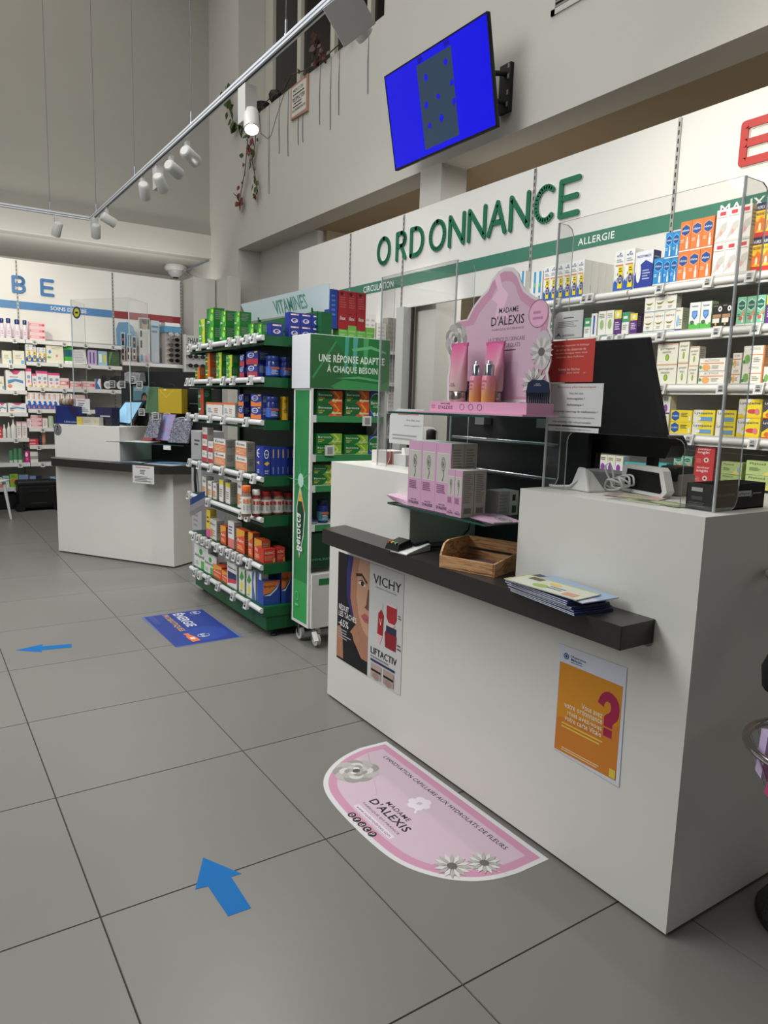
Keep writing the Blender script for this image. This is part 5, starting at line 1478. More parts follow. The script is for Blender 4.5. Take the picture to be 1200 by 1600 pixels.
strand([(4.22, 9.95, 5.42), (4.2, 9.98, 5.30), (4.2, 10.05, 5.0), (4.19, 10.1, 4.7), (4.19, 10.25, 4.45), (4.2, 10.3, 4.32), (4.2, 10.18, 4.28)], 34, ['6a3030', '7a3a34', '33451f', '4a3a28'], seed=2)
strand([(4.22, 9.75, 5.42), (4.2, 9.74, 5.25), (4.2, 9.76, 5.0), (4.19, 9.85, 4.78), (4.19, 9.72, 4.5), (4.2, 9.68, 4.34), (4.2, 9.80, 4.28)], 36, ['3a4f22', '2f4520', '6a3030', '485a2c'], seed=5)
strand([(4.24, 9.9, 5.45), (4.2, 10.3, 5.35), (4.2, 10.55, 5.45), (4.2, 10.75, 5.8), (4.2, 10.85, 6.05)], 24, ['3d5326', '4a6030', '2f451f'], seed=8, sz=.12)
strand([(4.24, 9.8, 5.42), (4.22, 9.3, 5.43), (4.22, 8.9, 5.40), (4.22, 8.7, 5.50), (4.22, 8.3, 5.42), (4.22, 7.8, 5.40), (4.22, 7.4, 5.42), (4.22, 7.1, 5.41)], 22, ['4a3a30', '5a3a30', '3a3028'], seed=11, r_=.007, sz=.05)
t2 = t
t = thing('dried_plant', 'dried red-brown plant on the mezzanine sill above the framed sign', 'plant', (4.28, 8.3, 5.4))
strand([(4.24, 8.1, 5.4), (4.22, 8.08, 5.55), (4.2, 8.0, 5.62), (4.2, 8.06, 5.7)], 18, ['40190f', '331510', '2a120e'], seed=21, sz=.08)
strand([(4.24, 7.95, 5.4), (4.2, 7.86, 5.5), (4.2, 7.9, 5.38)], 10, ['40190f', '331510'], seed=22, sz=.06)
t = thing('cable_spool', 'dark round pot standing on the mezzanine sill beside the ivy', 'pot', (4.28, 9.3, 5.38))
MB().lathe([(.05, 0), (.08, .04), (.09, .1), (.07, .14)], (4.29, 9.32, 5.38), BLACKM, 16).build('pot', t, True)
t = thing('framed_sign', 'small wood-framed sign with hand lettering hung below the mezzanine sill', 'sign', (4.24, 8.5, 5.0))
P4 = [(4.235, 8.73, 4.975), (4.235, 8.28, 4.975), (4.235, 8.28, 5.375), (4.235, 8.73, 5.345)]
mb = MB().hexa([(4.225, 8.73, 4.98), (4.25, 8.73, 4.98), (4.25, 8.28, 4.96), (4.225, 8.28, 4.96), (4.225, 8.73, 5.36), (4.25, 8.73, 5.36), (4.25, 8.28, 5.38), (4.225, 8.28, 5.38)], mat('a47e6a', .5))
mb.build('frame', t, True, bev=.004)
MB().pr((4.2245, 8.70, 5.0), (0, -.39, 0), (0, 0, .34), [('r', 0, 0, 1, 1, 'c9c6bd'), T('MERCI DE', .12, .8, .8, .9, '2a2622'), ('l', .1, .66, .9, .76, 1, '3a3632'), T('RESPECTER', .08, .48, .92, .62, '2a2622', 2), ('l', .15, .38, .8, .45, 1, '3a3632'), T('LA CONFIDENTIALITÉ', .06, .14, .94, .24, '2a2622'), ('l', .1, .27, .9, .34, 1, '3a3632')], .0005).build('print', t, True)
for k, (y, za, zb) in enumerate(((9.41, 4.97, 4.26), (9.10, 5.27, 4.69), (8.84, 5.22, 4.59), (8.55, 4.96, 4.65), (8.43, 4.96, 4.65), (8.0, 5.35, 4.73), (7.74, 5.24, 4.60), (7.55, 5.33, 4.70), (6.94, 5.355, 4.73))):
    o = MB().tube([(4.244, y, 5.38), (4.242, y + .004, (za + zb) / 2), (4.244, y - .006, zb)], [.0015, .0055, .005], mat('77777a', .6), 6).build('streamer', org=(4.244, y, zb))
    tag(o, 'thin grey cord hanging below the mezzanine sill, %s from the ivy' % ORD[k], 'cord', 'grey cords hanging below the mezzanine sill')
o = MB().tube([(4.244, 9.75, 5.4), (4.244, 9.68, 5.1), (4.244, 9.45, 4.97), (4.244, 9.35, 4.98), (4.244, 9.2, 5.15), (4.244, 8.95, 5.38)], .003, mat('6a6862', .7), 5).build('streamer', org=(4.244, 9.4, 4.97))
tag(o, 'fine slack wire looping below the sill beside the ivy', 'wire')
t = thing('air_vent', 'small louvred air vent high on the right wall', 'vent', (4.24, 3.95, 4.6))
MB().box(4.238, 3.62, 4.44, 4.25, 4.31, 4.48, WALLW).box(4.238, 3.62, 4.78, 4.25, 4.31, 4.82, WALLW).box(4.238, 4.27, 4.44, 4.25, 4.31, 4.82, WALLW).box(4.238, 3.62, 4.44, 4.25, 3.66, 4.82, WALLW).build('frame', t, True)
MB().box(4.247, 3.66, 4.48, 4.2495, 4.27, 4.78, BLACKM).build('backing', t, True)
for k in range(9):
    MB().hexa([(4.238, 3.66, 4.485 + .033 * k), (4.242, 3.66, 4.483 + .033 * k), (4.242, 4.27, 4.483 + .033 * k), (4.238, 4.27, 4.485 + .033 * k), (4.247, 3.66, 4.505 + .033 * k), (4.248, 3.66, 4.500 + .033 * k), (4.248, 4.27, 4.500 + .033 * k), (4.247, 4.27, 4.505 + .033 * k)], mat('77756c', .6)).build('louvre', t, True)
t = thing('security_camera', 'small white dome security camera on the soffit above the far wall', 'camera', (4.0, 12.7, 3.75))
MB().lathe([(.17, .0), (.19, -.05), (.16, -.10)], (3.98, 12.6, 3.745), mat('c9c9c4', .5), 20).build('base', t, True)
MB().lathe([(.13, -.10), (.12, -.15), (.07, -.20)], (3.98, 12.6, 3.745), mat('b0b0b0', .3), 20).lathe([(.05, -.2), (.04, -.215)], (3.98, 12.6, 3.745), BLACK, 12).build('dome', t, True)
MB().tube([(4.05, 12.5, 3.66), (4.05, 12.0, 3.5), (3.95, 11.5, 3.42), (3.85, 11.05, 3.30)], .012, mat('8a8a88')).build('cable', t, True)

# ================================================================== FLOOR GRAPHICS
raw = [(1.60, 2.545), (1.50, 2.52), (1.41, 2.47), (1.335, 2.40), (1.29, 2.31), (1.272, 2.19), (1.267, 2.05), (1.267, 1.95), (1.275, 1.83), (1.30, 1.745), (1.35, 1.665), (1.40, 1.615), (1.46, 1.575), (1.53, 1.552), (1.60, 1.543)]
for _ in range(2):
    raw = [raw[0]] + [q for a, b in zip(raw, raw[1:]) for q in ((a[0] * .75 + b[0] * .25, a[1] * .75 + b[1] * .25), (a[0] * .25 + b[0] * .75, a[1] * .25 + b[1] * .75))] + [raw[-1]]
dec = [(1.737, 2.54)] + raw + [(1.737, 1.543)]
mb = MB().prism(dec, (0, 0, .0002), (1, 0, 0), (0, 1, 0), (0, 0, .0008), mat('c8c8c8', .4))
UV = lambda q: [((2.545 - b) / 1.0, (a - 1.265) / .48) for a, b in q]
def inset(pts, d):
    n = len(pts)
    o = []
    for i in range(n):
        a, b, c_ = V((*pts[i - 1], 0)), V((*pts[i], 0)), V((*pts[(i + 1) % n], 0))
        e1, e2 = (b - a).normalized(), (c_ - b).normalized()
        n1, n2 = V((-e1.y, e1.x, 0)), V((-e2.y, e2.x, 0))
        m_ = (n1 + n2).normalized()
        q = b + m_ * d / max(.5, m_.dot(n1))
        o.append((q.x, q.y))
    return o


i1 = inset(dec, .02)
i2 = inset(dec, .055)
sp = [('p', UV(i1), 'bb869f'), ('p', UV(i2), 'bfaab6')]
sp += [T("L'INNOVATION CAPILLAIRE AUX HYDROLATS DE FLEURS", .12, .785, .885, .83, '1d1a1c', 2)]
sp += [T('MADAME', .43, .385, .575, .43, '1d1a1c', 2), T("D'ALEXIS", .385, .285, .625, .365, '141214', 3), T('FABRIQUE EN FRANCE', .385, .225, .625, .25, '3a3036'), ('r', .385, .145, .63, .195, 'd2c6ce'), T('www.madamedalexis.com', .395, .155, .62, .185, '3a3036', 0)]
for k, g in enumerate(('o', 'f', 'd', 'c', 'p')):
    x = .434 + .0352 * k
    sp += [('e', x, .072, .0155, .034, '1a1718'), T(g, x - .007, .052, x + .007, .092, 'cfc3ca', 1)]
for k in range(6):
    a = 1.05 * k + .3
    sp += [('e', .50 + .028 * math.cos(a), .615 + .062 * math.sin(a), .02, .038, 'd6cdd4')]
sp += [('p', [(.5, .6), (.54, .50), (.55, .505), (.51, .61)], 'd6cdd4')]
rs = rose(.165, .44, .088)
sp += [(q[0], q[1], .45 + (q[2] - .44) * 2.0, q[3], q[4] * 2.0, q[5]) for q in rs]
sp += daisy(.862, .345, .066, 2.0) + daisy(.905, .56, .060, 2.0)
mb.pr((1.265, 2.545, .001), (0, -1.0, 0), (.48, 0, 0), sp, .00002)
tag(mb.build('floor_decal', org=(1.5, 2.04, .0003)), 'pink rounded hair care floor sticker with roses and daisies before the near counter', 'floor sticker')
q = [(1.285, 4.94), (1.70, 4.953), (1.742, 4.222), (1.311, 4.217)]
mb = MB().prism(q, (0, 0, .0002), (1, 0, 0), (0, 1, 0), (0, 0, .001), mat('55658f', .45))
mb.pr((1.305, 4.935, .0013), (0, -.705, 0), (.415, 0, 0), [('r', 0, 0, 1, 1, '20357e'), ('e', .75, .6, .2, .35, '243f8c'), TA('ÉNERGIE', .03, .46, .50, .62, 'c4c6cc', 3), T('PROBIOTIQUES', .03, .27, .60, .38, 'c09a4a', 2),
    ('o', .085, .83, .05, .09, .14, 'a8a8b4'), T('Bion3', .045, .79, .125, .87, 'c8ccd8', 2), ('o', .81, .54, .05, .095, .14, 'a8a8b4'), T('Bion3', .77, .50, .85, .58, 'c8ccd8', 2), ('p', [(.69, .28), (.69, .36), (.76, .37), (.82, .41), (.94, .42), (.95, .29), (.80, .27), (.76, .30)], 'c06a44'), ('r', .82, .31, .88, .38, 'd0b8a8'), ('l', .03, .05, .42, .14, 3, '4a5c98')], .0003)
tag(mb.build('floor_decal', org=(1.5, 4.58, .0003)), 'dark blue rectangular vitamin advertising sticker on the floor beside the gondola', 'floor sticker')
AB = mat('08609f', .65, spec=.2)
tag(MB().prism([(.745, 2.147), (.67, 2.006), (.709, 2.0), (.713, 1.841), (.785, 1.839), (.787, 2.006), (.822, 2.004)], (0, 0, .0003), (1, 0, 0), (0, 1, 0), (0, 0, .0006), AB).build('floor_arrow', org=(.745, 2.0, .0003)), 'blue arrow sticker on the near floor pointing towards the far wall', 'arrow sticker')
tag(MB().prism([(.469, 4.622), (.596, 4.515), (.603, 4.550), (.762, 4.520), (.776, 4.587), (.612, 4.622), (.626, 4.660)], (0, 0, .0003), (1, 0, 0), (0, 1, 0), (0, 0, .0006), AB).build('floor_arrow', org=(.6, 4.57, .0003)), 'blue arrow sticker on the floor pointing away from the blue mat', 'arrow sticker')

# ================================================================== LEFT COUNTER
lc = thing('sales_counter', 'far white sales counter turned towards the gondola, black ledge and back panel', 'counter', (1.177, 7.474, 0), math.atan2(-.838, .546))
MB().box(.03, .04, 0, 1.38, .45, .012, BLACKM).build('plinth', lc)  # black inset again standing for the shadow line under the body
MB().box(0, 0, .012, 1.40, .47, .86, LAM).build('body', lc, bev=.0015)
MB().box(0, 0, .86, .80, .42, 1.238, LAM).build('pedestal', lc, bev=.0015)
MB().prism([(.10, -.14), (1.37, -.14), (1.56, .03), (1.56, .42), (.801, .42), (.801, -.001), (-.02, -.001), (-.02, -.03)], (0, 0, .855), (1, 0, 0), (0, 1, 0), (0, 0, .069), SLAB).build('ledge', lc, bev=.002)
MB().box(.43, .43, .86, 1.60, .45, 1.755, BLACKM).box(1.56, .38, .86, 1.60, .45, 1.755, BLACKM).build('back_panel', lc)
for z in (1.20, 1.33, 1.46, 1.6):
    MB().box(1.25, .425, z, 1.55, .43, z + .012, mat('5f6a66', .4)).build('rail', lc)
g = MB().box(.64, .002, 1.099, 1.52, .42, 1.107, GLASS)
g.box(.64, 0, 1.099, 1.52, .002, 1.107, GEDGE).box(.638, 0, 1.099, .64, .42, 1.107, GEDGE).build('glass_shelf', lc)
MB().box(1.30, .0, 1.06, 1.38, .004, 1.098, WHITEP).build('price_label', lc)


def on_lc(mb, name, label, cat, org, group=None, rz=0):
    """a thing of its own standing in the far counter's turned frame; geometry local to org"""
    o = mb.build(name)
    M = wmat(lc)
    o.location = M @ V(org)
    o.rotation_euler = (0, 0, lc.rotation_euler.z + rz)
    return tag(o, label, cat, group)


def th_lc(name, label, cat, org, rz=0):
    return thing(name, label, cat, wmat(lc) @ V(org), lc.rotation_euler.z + rz)


PF_ = lambda w_, h: ((-w_ / 2, 0, 0), (w_, 0, 0), (0, 0, h))
on_lc(MB().box(-.145, 0, 0, .145, .10, .17, mat('1d2c66', .4)).pr(*PF_(.29, .17), [('p', [(.5, 1), (1, 1), (1, .3), (.7, .5)], '22204a'), T('Libération', .38, .08, .98, .2, '9aa0b8')]), 'carton', 'dark blue leaflet box on the far counter pedestal', 'carton', (.115, .05, 1.2385))
on_lc(MB().box(-.10, 0, 0, .10, .10, .17, mat('23233a', .5)).pr((-.10, 0, .0), (.2, 0, 0), (0, 0, .17), [('r', .0, .55, .48, .98, '2a2a50'), ('r', .52, .55, 1, .98, '282848'), ('r', .3, .48, .9, .55, 'b0b0b4'), ('r', 0, 0, 1, .4, '2c2830')]), 'carton', 'dark purple twin-panel box on the far counter pedestal', 'carton', (.52, .1, 1.2385))
for k, (s_, w_, c1, sp_) in enumerate(((.29, .075, 'bcae5a', [('r', .2, .3, .6, .8, 'd8c840'), ('l', .3, .4, .5, .7, 2, '3a3a2a')]), (.38, .10, 'b5afa2', [('l', .1, .3, .9, .6, 2, '8a867a')]), (.48, .10, 'bab5a8', [('e', .5, .5, .1, .2, 'c0b040')]))):
    on_lc(MB().box(-w_ / 2, 0, 0, w_ / 2, .05, .075, C(c1)).pr(*PF_(w_, .075), sp_), 'carton', ['small yellow and white carton on the far counter pedestal', 'small cream carton beside the yellow one on far counter pedestal', 'small cream carton with yellow dot on far counter pedestal'][k], 'carton', (s_, .035, 1.2385))
for k in range(4):
    mb = MB().tube([(0, 0, 0), (.035, 0, 0)], .034, mat(['7a6a50', 'a09a8a', '8a8270', '7a5a48'][k], .5), 16).tube([(-.001, 0, 0), (.036, 0, 0)], .014, mat('4a3a30'), 10)
    on_lc(mb, 'tape_roll', 'small tape roll standing on the dark blue box, %s from left' % ORD[k], 'tape roll', (.0 + .04 * k, .1, 1.4435), 'tape rolls on the dark blue box')
on_lc(MB().box(-.09, 0, 0, .09, .002, .135, PAPER).pr(*PF_(.18, .135), [('l', .1, .8, .8, .95, 1, 'b08a88'), ('l', .2, .5, .7, .75, 2, '5a5a5c'), ('l', .1, .1, .95, .42, 3, '77777a')]), 'notice', 'white notice taped to the far counter screen above the small cartons', 'notice', (.27, .095, 1.345))
on_lc(MB().prism([(.05 * math.cos(i * .3142), .055 * math.sin(i * .3142)) for i in range(20)], (0, 0, 0), (1, 0, 0), (0, 0, 1), (0, -.001, 0), mat('5a5a5c', .5)).pr((-.05, -.0012, -.055), (.1, 0, 0), (0, 0, .11), [('e', .5, .5, .42, .44, '77787a'), ('o', .5, .36, .2, .2, .3, '1d1d20'), ('p', [(.44, .5), (.56, .5), (.52, .9), (.48, .9)], '1d1d20'), ('e', .5, .74, .12, .06, '1d1d20')]), 'sticker', 'round grey sticker with black emblem on the far counter pedestal', 'sticker', (.045, -.0005, 1.185))
t = th_lc('protective_screen', 'clear acrylic screen on the pedestal of the far counter', 'screen', (.5, .1, 1.2385))
MB().prism([(-.34, 0), (-.34, 1.15), (.345, 1.15), (.345, 0), (.30, 0), (.30, .20), (-.28, .20), (-.28, 0)], (0, 0, 0), (1, 0, 0), (0, 0, 1), (0, .004, 0), PLEXI, EDGE).build('front_pane', t)
for s_, d_ in ((-.345, .16), (.345, .24)):
    MB().prism([(0, 0), (d_, 0), (d_, 1.13), (0, 1.15)], (s_, .004, 0), (0, 1, 0), (0, 0, 1), (.004, 0, 0), PLEXI, EDGE).build('side_pane', t)
    MB().tube([(s_ + .002, .002, 0), (s_ + .002, .002, 1.15)], .005, EDGE, 6).build('bend', t)
on_lc(MB().prism([(.05 * math.cos(i * .3142), .055 * math.sin(i * .3142)) for i in range(20)], (0, 0, 0), (1, 0, 0), (0, 0, 1), (0, -.001, 0), mat('1f2d4c', .5)).pr((-.05, -.0012, -.055), (.1, 0, 0), (0, 0, .11), [('e', .5, .5, .36, .38, '8a9a3a'), ('e', .5, .5, .3, .3, 'c0b040'), ('r', .32, .42, .68, .58, '2a2a2a')]), 'sticker', 'round blue and yellow sticker high on the far counter screen', 'sticker', (.23, .098, 2.27))
t = th_lc('tablet', 'tilted customer tablet with pale blue lit screen on the far counter', 'tablet', (.62, .30, 1.2385))
TB = [(-.20, -.03, .02), (.06, -.03, .0), (.06, .0, .0), (-.20, .0, .02), (-.09, .07, .235), (.155, .07, .245), (.155, .095, .245), (-.09, .095, .235)]
MB().hexa(TB, mat('24343e', .3)).build('body', t, bev=.003)
SCR = mat('8fbcd8', .2, emit=.55)
a, b, cc, d = V(TB[0]), V(TB[1]), V(TB[5]), V(TB[4])
mb = MB()
ip = lambda u, v: (a * (1 - u) + b * u) * (1 - v) + (d * (1 - u) + cc * u) * v + V((0, -.003, .001))
mb.add([ip(.08, .09), ip(.92, .09), ip(.92, .92), ip(.08, .92)], [(0, 1, 2, 3)], SCR)
mb.build('screen', t)
MB().lathe([(.06, 0), (.06, .008), (.012, .012), (.012, .07)], (-.02, .06, 0), WHITEP, 16).build('stand', t)
t = th_lc('desk_phone', 'white and dark handset cradle beside the tablet on the far counter', 'phone', (.37, .28, 1.2385))
MB().hexa([(-.07, -.03, 0), (.05, -.03, 0), (.05, .06, 0), (-.07, .06, 0), (-.02, .0, .07), (.05, .0, .05), (.05, .06, .05), (-.02, .06, .07)], WHITEP).build('base', t, bev=.005)
MB().tube([(-.01, .02, .08), (0, .02, .13), (.0, .02, .16)], .02, mat('22253a', .4), 10).build('handset', t)
# hanging goods on the far counter's black panel
MB_ = MB()
for k, (s_, z, w_, h, dd, c1, sp_, lab, cat) in enumerate((
        (1.195, 1.375, .265, .22, .08, 'b59b2a', [('p', [(0, 1), (.35, .62), (.7, 1), (.68, 1), (.35, .66), (.03, 1)], 'c8b450'), ('e', .3, .95, .06, .04, 'd8cc80')], 'yellow paper gift bag hanging on the far counter panel', 'bag'),
        (.985, 1.370, .16, .235, .07, '4f6f50', [('p', [(0, 0), (.3, 1), (.4, 1), (.1, 0)], '5f805e')], 'muted green paper gift bag beside the yellow one', 'bag'))):
    mb = MB().hexa([(-w_ / 2, 0, 0), (w_ / 2, 0, 0), (w_ / 2 + (.0 if k == 0 else 0), dd, 0), (-w_ / 2, dd, 0), (-w_ / 2 + (.05 if k else 0), 0, h), (w_ / 2, 0, h), (w_ / 2, dd, h), (-w_ / 2 + (.05 if k else 0), dd, h)], C(c1)).pr(*PF_(w_, h), sp_)
    mb.tube([(-w_ * .2, dd / 2, h - .01), (-w_ * .1, dd / 2 - .02, h + .04), (w_ * .1, dd / 2 - .02, h + .04), (w_ * .2, dd / 2, h - .01)], .003, BLACKM, 6)
    on_lc(mb, 'gift_bag', lab, cat, (s_, .22, z))
FLO = blotch_mat('navy_floral', ['2a2f44', '8f94a8', '23273a', 'b0a8a8', '303850'], 60)
LIL = blotch_mat('lilac_floral', ['9a84b4', 'a890bc', '8aa0c8', 'b88aa8'], 18)
for k, (s_, z, w_, h, m_, lab) in enumerate(((1.07, 1.15, .15, .22, FLO, 'navy floral pouch at the back of the far counter glass shelf'), (1.16, 1.13, .17, .235, LIL, 'lilac patterned pouch leaning on the far counter glass shelf'), (1.37, 1.12, .22, .215, FLO, 'large navy floral pouch beside the lilac one'), (.99, 1.11, .10, .2, mat('a83a34', .6), 'red folder edge behind the patterned pouches'), (.93, 1.11, .12, .13, mat('8a4a48', .6), 'dusty red folded bag on the far counter glass shelf'))):
    sh_ = .06
    mb = MB().hexa([(-w_ / 2, 0, 0), (w_ / 2, 0, 0), (w_ / 2, .02, 0), (-w_ / 2, .02, 0), (-w_ / 2 + sh_, .03, h), (w_ / 2 + sh_ * .6, .03, h), (w_ / 2 + sh_ * .6, .045, h), (-w_ / 2 + sh_, .045, h)], m_)
    mb.tube([(-w_ * .1, .03, h), (w_ * .2, .03, h + .01), (w_ * .4, .03, h)], .004, mat('c0b8b4'), 6)
    on_lc(mb, 'pouch', lab, 'pouch', (s_, .10 + .06 * (k % 2) + (.1 if k > 2 else 0), max(z, 1.1078)))
for k, (s_, z, w_, h, sp_, lab) in enumerate(((.70, 1.42, .19, .20, [('r', 0, 0, 1, 1, '6a94a0'), ('r', .05, .75, .6, .92, 'b0c4c8'), ('e', .72, .42, .2, .26, '2a1c18'), ('e', .72, .34, .15, .22, 'a07a62'), ('p', [(.5, 0), (1, 0), (.9, .12), (.6, .12)], '8a9aa0')], 'blue card with a portrait of a dark-haired child behind the tablet'), (.86, 1.42, .15, .19, [('r', 0, 0, 1, 1, '8fa4b4'), T('Dr. Hans', .06, .62, .8, .76, '23303c', 2), ('l', .06, .48, .8, .58, 1, '4a5a66')], 'pale blue card with dark lettering beside the portrait card'))):
    on_lc(MB().box(-w_ / 2, 0, 0, w_ / 2, .004, h, C('8fa4b4')).pr(*PF_(w_, h), sp_), 'display_card', lab, 'card', (s_, .40, z))
for k, (s_, z) in enumerate(((.62, 1.62), (.74, 1.62), (.96, 1.62), (.96, 1.375), (1.12, 1.345), (.86, 1.66))):
    on_lc(MB().tube([(0, .07, .02), (0, .0, .02)], .003, CHROME, 6).box(-.035, -.006, -.03, .035, 0, .035, mat('b9bab6', .4)).pr((-.025, -.0065, -.022), (.05, 0, 0), (0, 0, .05), [('r', 0, .0, 1, 1, '4a4e4c'), ('l', .1, .3, .9, .9, 2, 'a8aaa8')]), 'hook_label', 'display hook with square price label on far counter panel, %s one' % ORD[k], 'hook', (s_, .12 if k != 2 else .1, z), 'display hooks on the far counter panel')
mb = MB()
for i in range(7):
    rnd = random.Random(i)
    mb.hexa([V((x * .05 + rnd.uniform(-.02, .02) + i * .02, y * .03 + rnd.uniform(-.01, .01), z * .07 + rnd.uniform(-.02, .02))) for x, y, z in ((-1, -1, 0), (1, -1, 0), (1, 1, 0), (-1, 1, 0), (-.6, -1, 1), (.7, -1, 1), (.6, 1, 1), (-.7, 1, 1))], mat('a4a4a8', .2))
on_lc(mb, 'plastic_bags', 'bunch of crumpled clear wrapped goods hanging over the far counter', 'bag', (.60, .36, 1.66))
for k, (s_, d_, z, w_, dd, c1, rz, lab) in enumerate(((.93, .12, 1.1078, .3, .2, 'c8c9c8', .2, 'loose white paper on the far counter glass shelf'), (.92, .02, .9245, .3, .2, '37435c', .1, 'dark blue magazine under the papers on the far ledge'), (1.28, .08, .9245, .34, .24, 'a9abb0', -.1, 'grey white brochure at the near end of the far ledge'), (1.25, .16, .929, .32, .2, '3d6a9c', .2, 'blue photo magazine atop the brochures on the far ledge'))):
    on_lc(MB().box(-w_ / 2, -dd / 2, 0, w_ / 2, dd / 2, .003, C(c1)).pr((-w_ / 2, -dd / 2, .003), (w_, 0, 0), (0, dd, 0), [('p', [(.1, .2), (.5, .5), (.9, .3), (.9, .8), (.4, .9)], 'b4b8c0' if k else 'd0d0d0')], .0002), 'magazine', lab, 'magazine', (s_, d_, z), rz=rz)
on_lc(MB().box(-.12, 0, 0, .12, .001, .155, mat('c6c7c5', .6)).pr(*PF_(.24, .155), [('l', .15, .84, .85, .94, 1, 'b06a68'), ('l', .35, .5, .65, .78, 3, '4a4a4c'), ('l', .1, .08, .92, .42, 4, '6a6a6c')]), 'notice', 'white notice taped to the front edge of the far counter ledge', 'notice', (1.195, -.1415, .765))

# ================================================================== SPECTACLE DISPLAYS ON THE FAR WALL


def on_e(mb, name, label, cat, org, group=None, rz=0):
    o = mb.build(name)
    o.location = EM @ V(org)
    o.rotation_euler = (0, 0, EA + rz)
    return tag(o, label, cat, group)


mb = MB().prism([(-.12, 0), (.12, 0), (.14, .35), (.10, .5), (.03, .56), (-.1, .55), (-.14, .45)], (0, 0, 0), (1, 0, 0), (0, 0, 1), (0, .02, 0), mat('6a94b4', .5))
mb.box(-.12, -.08, 0, .12, 0, .02, mat('a89a94')).box(-.12, -.06, .16, .12, 0, .18, mat('4a7a9a'))
for (x, z, hh) in ((-.07, .21, .2), (.02, .2, .2), (.09, .19, .18)):
    mb.pr((x - .03, -.061, z), (.06, 0, 0), (0, 0, hh), [('r', 0, 0, 1, 1, 'a8bcc8'), ('r', .2, .1, .8, .9, '22262c'), ('e', .5, .5, .2, .1, 'b06a50')], .001)
for (x, z, hh) in ((-.08, .0, .19), (.0, .01, .2), (.08, .02, .17)):
    mb.pr((x - .03, -.081, z + .01), (.06, 0, 0), (0, 0, hh), [('r', 0, 0, 1, 1, 'b8a8a0'), ('r', .25, .1, .75, .9, '3a2a28'), ('e', .5, .5, .2, .1, 'd0c0b0')], .001)
on_e(mb, 'spectacle_display', 'blue cardboard display of cased spectacles on the maroon-banded shelf', 'display', (2.69, -.16, 2.0015))
mb = MB().box(-.08, 0, 0, .08, .02, .64, mat('c0c0bc', .5)).box(-.08, -.06, 0, .08, 0, .02, mat('b0b0ac'))
mb.pr((-.08, -.0005, 0), (.16, 0, 0), (0, 0, .64), [('r', .05, .76, .95, .98, '5a6a5a'), ('e', .55, .85, .3, .1, 'a08a7a'), ('e', .55, .92, .28, .06, '2a2420'), ('r', .1, .58, .25, .72, '22252a'), ('r', .1, .34, .25, .5, '22252a'), ('r', .1, .05, .3, .2, '5a94c0'), ('r', .5, .05, .9, .22, 'c0a0ac')], .001)
on_e(mb, 'spectacle_display', 'slim white spectacle display with a portrait on top', 'display', (2.95, -.16, 2.0015))
on_e(MB().box(-.06, 0, 0, .06, .02, .62, mat('a9b3bb', .5)).pr((-.06, -.0005, 0), (.12, 0, 0), (0, 0, .62), [('r', 0, .88, 1, 1, 'b8c4cc'), ('r', .1, .84, .9, .88, '3f86b0'), ('l', .1, .7, .9, .8, 1, '7a8a94'), ('r', .3, .0, .9, .28, 'b4b6b4')], .001).box(-.07, -.12, 0, .07, -.02, .012, mat('3f7ab0')), 'spectacle_display', 'pale blue upright spectacle display panel on the far shelf', 'display', (3.11, -.14, 2.0015))
t = thing('sunglasses_stand', 'four-sided sunglasses carousel with blue top on the far shelf', 'display', EM @ V((3.34, -.17, 2.0015)), EA)
MB().box(-.11, -.05, 0, .11, .10, .50, mat('b3aaa6', .5)).build('body', t)
MB().box(-.125, -.07, .46, .125, .11, .55, mat('4f90b4', .4)).box(-.11, -.05, .55, .11, .10, .60, mat('a8a8a6', .2)).build('top', t)
gm = MB()
LENS = mat('100e10', .12, spec=.7)
for s_ in (-1, 1):
    gm.prism([(s_ * .033 + .028 * math.cos(i * .52), .0 + .02 * math.sin(i * .52)) for i in range(12)], (0, 0, 0), (1, 0, 0), (0, 0, 1), (0, .004, 0), LENS)
gm.box(-.012, 0, .004, .012, .003, .009, LENS).box(-.065, 0, .004, -.058, .05, .009, LENS).box(.058, 0, .004, .065, .05, .009, LENS)
gme = gm.mesh('sunglasses')
for rr_ in range(6):
    for cc_ in range(1):
        o = bpy.data.objects.new('sunglasses', gme)
        COL.objects.link(o)
        o.location = EM @ V((3.34 - .0, -.285, 2.06 + .075 * rr_))
        o.rotation_euler = (0, 0, EA)
        o.scale = (1.35, 1, 1.35)
        tag(o, 'dark sunglasses on the blue-topped carousel, %s row from the bottom' % ORD[rr_], 'sunglasses', 'sunglasses on the blue-topped carousel')
t = thing('sunglasses_stand', 'floor-standing white sunglasses panel lettered PHARMA behind the gondola', 'display', EM @ V((3.62, -.50, 0)), EA)
MB().box(-.20, 0, .35, .20, .02, 2.42, mat('b9bab8', .5)).pr((-.2, -.0005, .35), (.4, 0, 0), (0, 0, 2.07), [T('PHARMA', .1, .945, .75, .985, '24262c', 2), ('r', .0, .935, 1, .938, '6a6a6c')], .001).build('panel', t)
MB().box(-.22, -.01, .0, -.19, .03, 2.43, mat('c4c4c2')).box(.19, -.01, .0, .22, .03, 2.43, mat('c4c4c2')).build('frame', t)
MB().box(-.25, -.15, .0, .25, .15, .04, BLACKM).build('base', t)
for rr_ in range(5):
    for cc_ in range(2):
        o = bpy.data.objects.new('sunglasses', gme)
        COL.objects.link(o)
        o.location = EM @ V((3.52 + .19 * cc_, -.555, 1.60 + .13 * rr_))
        o.rotation_euler = (0, 0, EA)
        o.scale = (1.3, 1, 1.5)
        tag(o, 'dark sunglasses on the white floor panel, %s row from bottom, %s column' % (ORD[rr_], ORD[cc_]), 'sunglasses', 'sunglasses on the white floor panel')

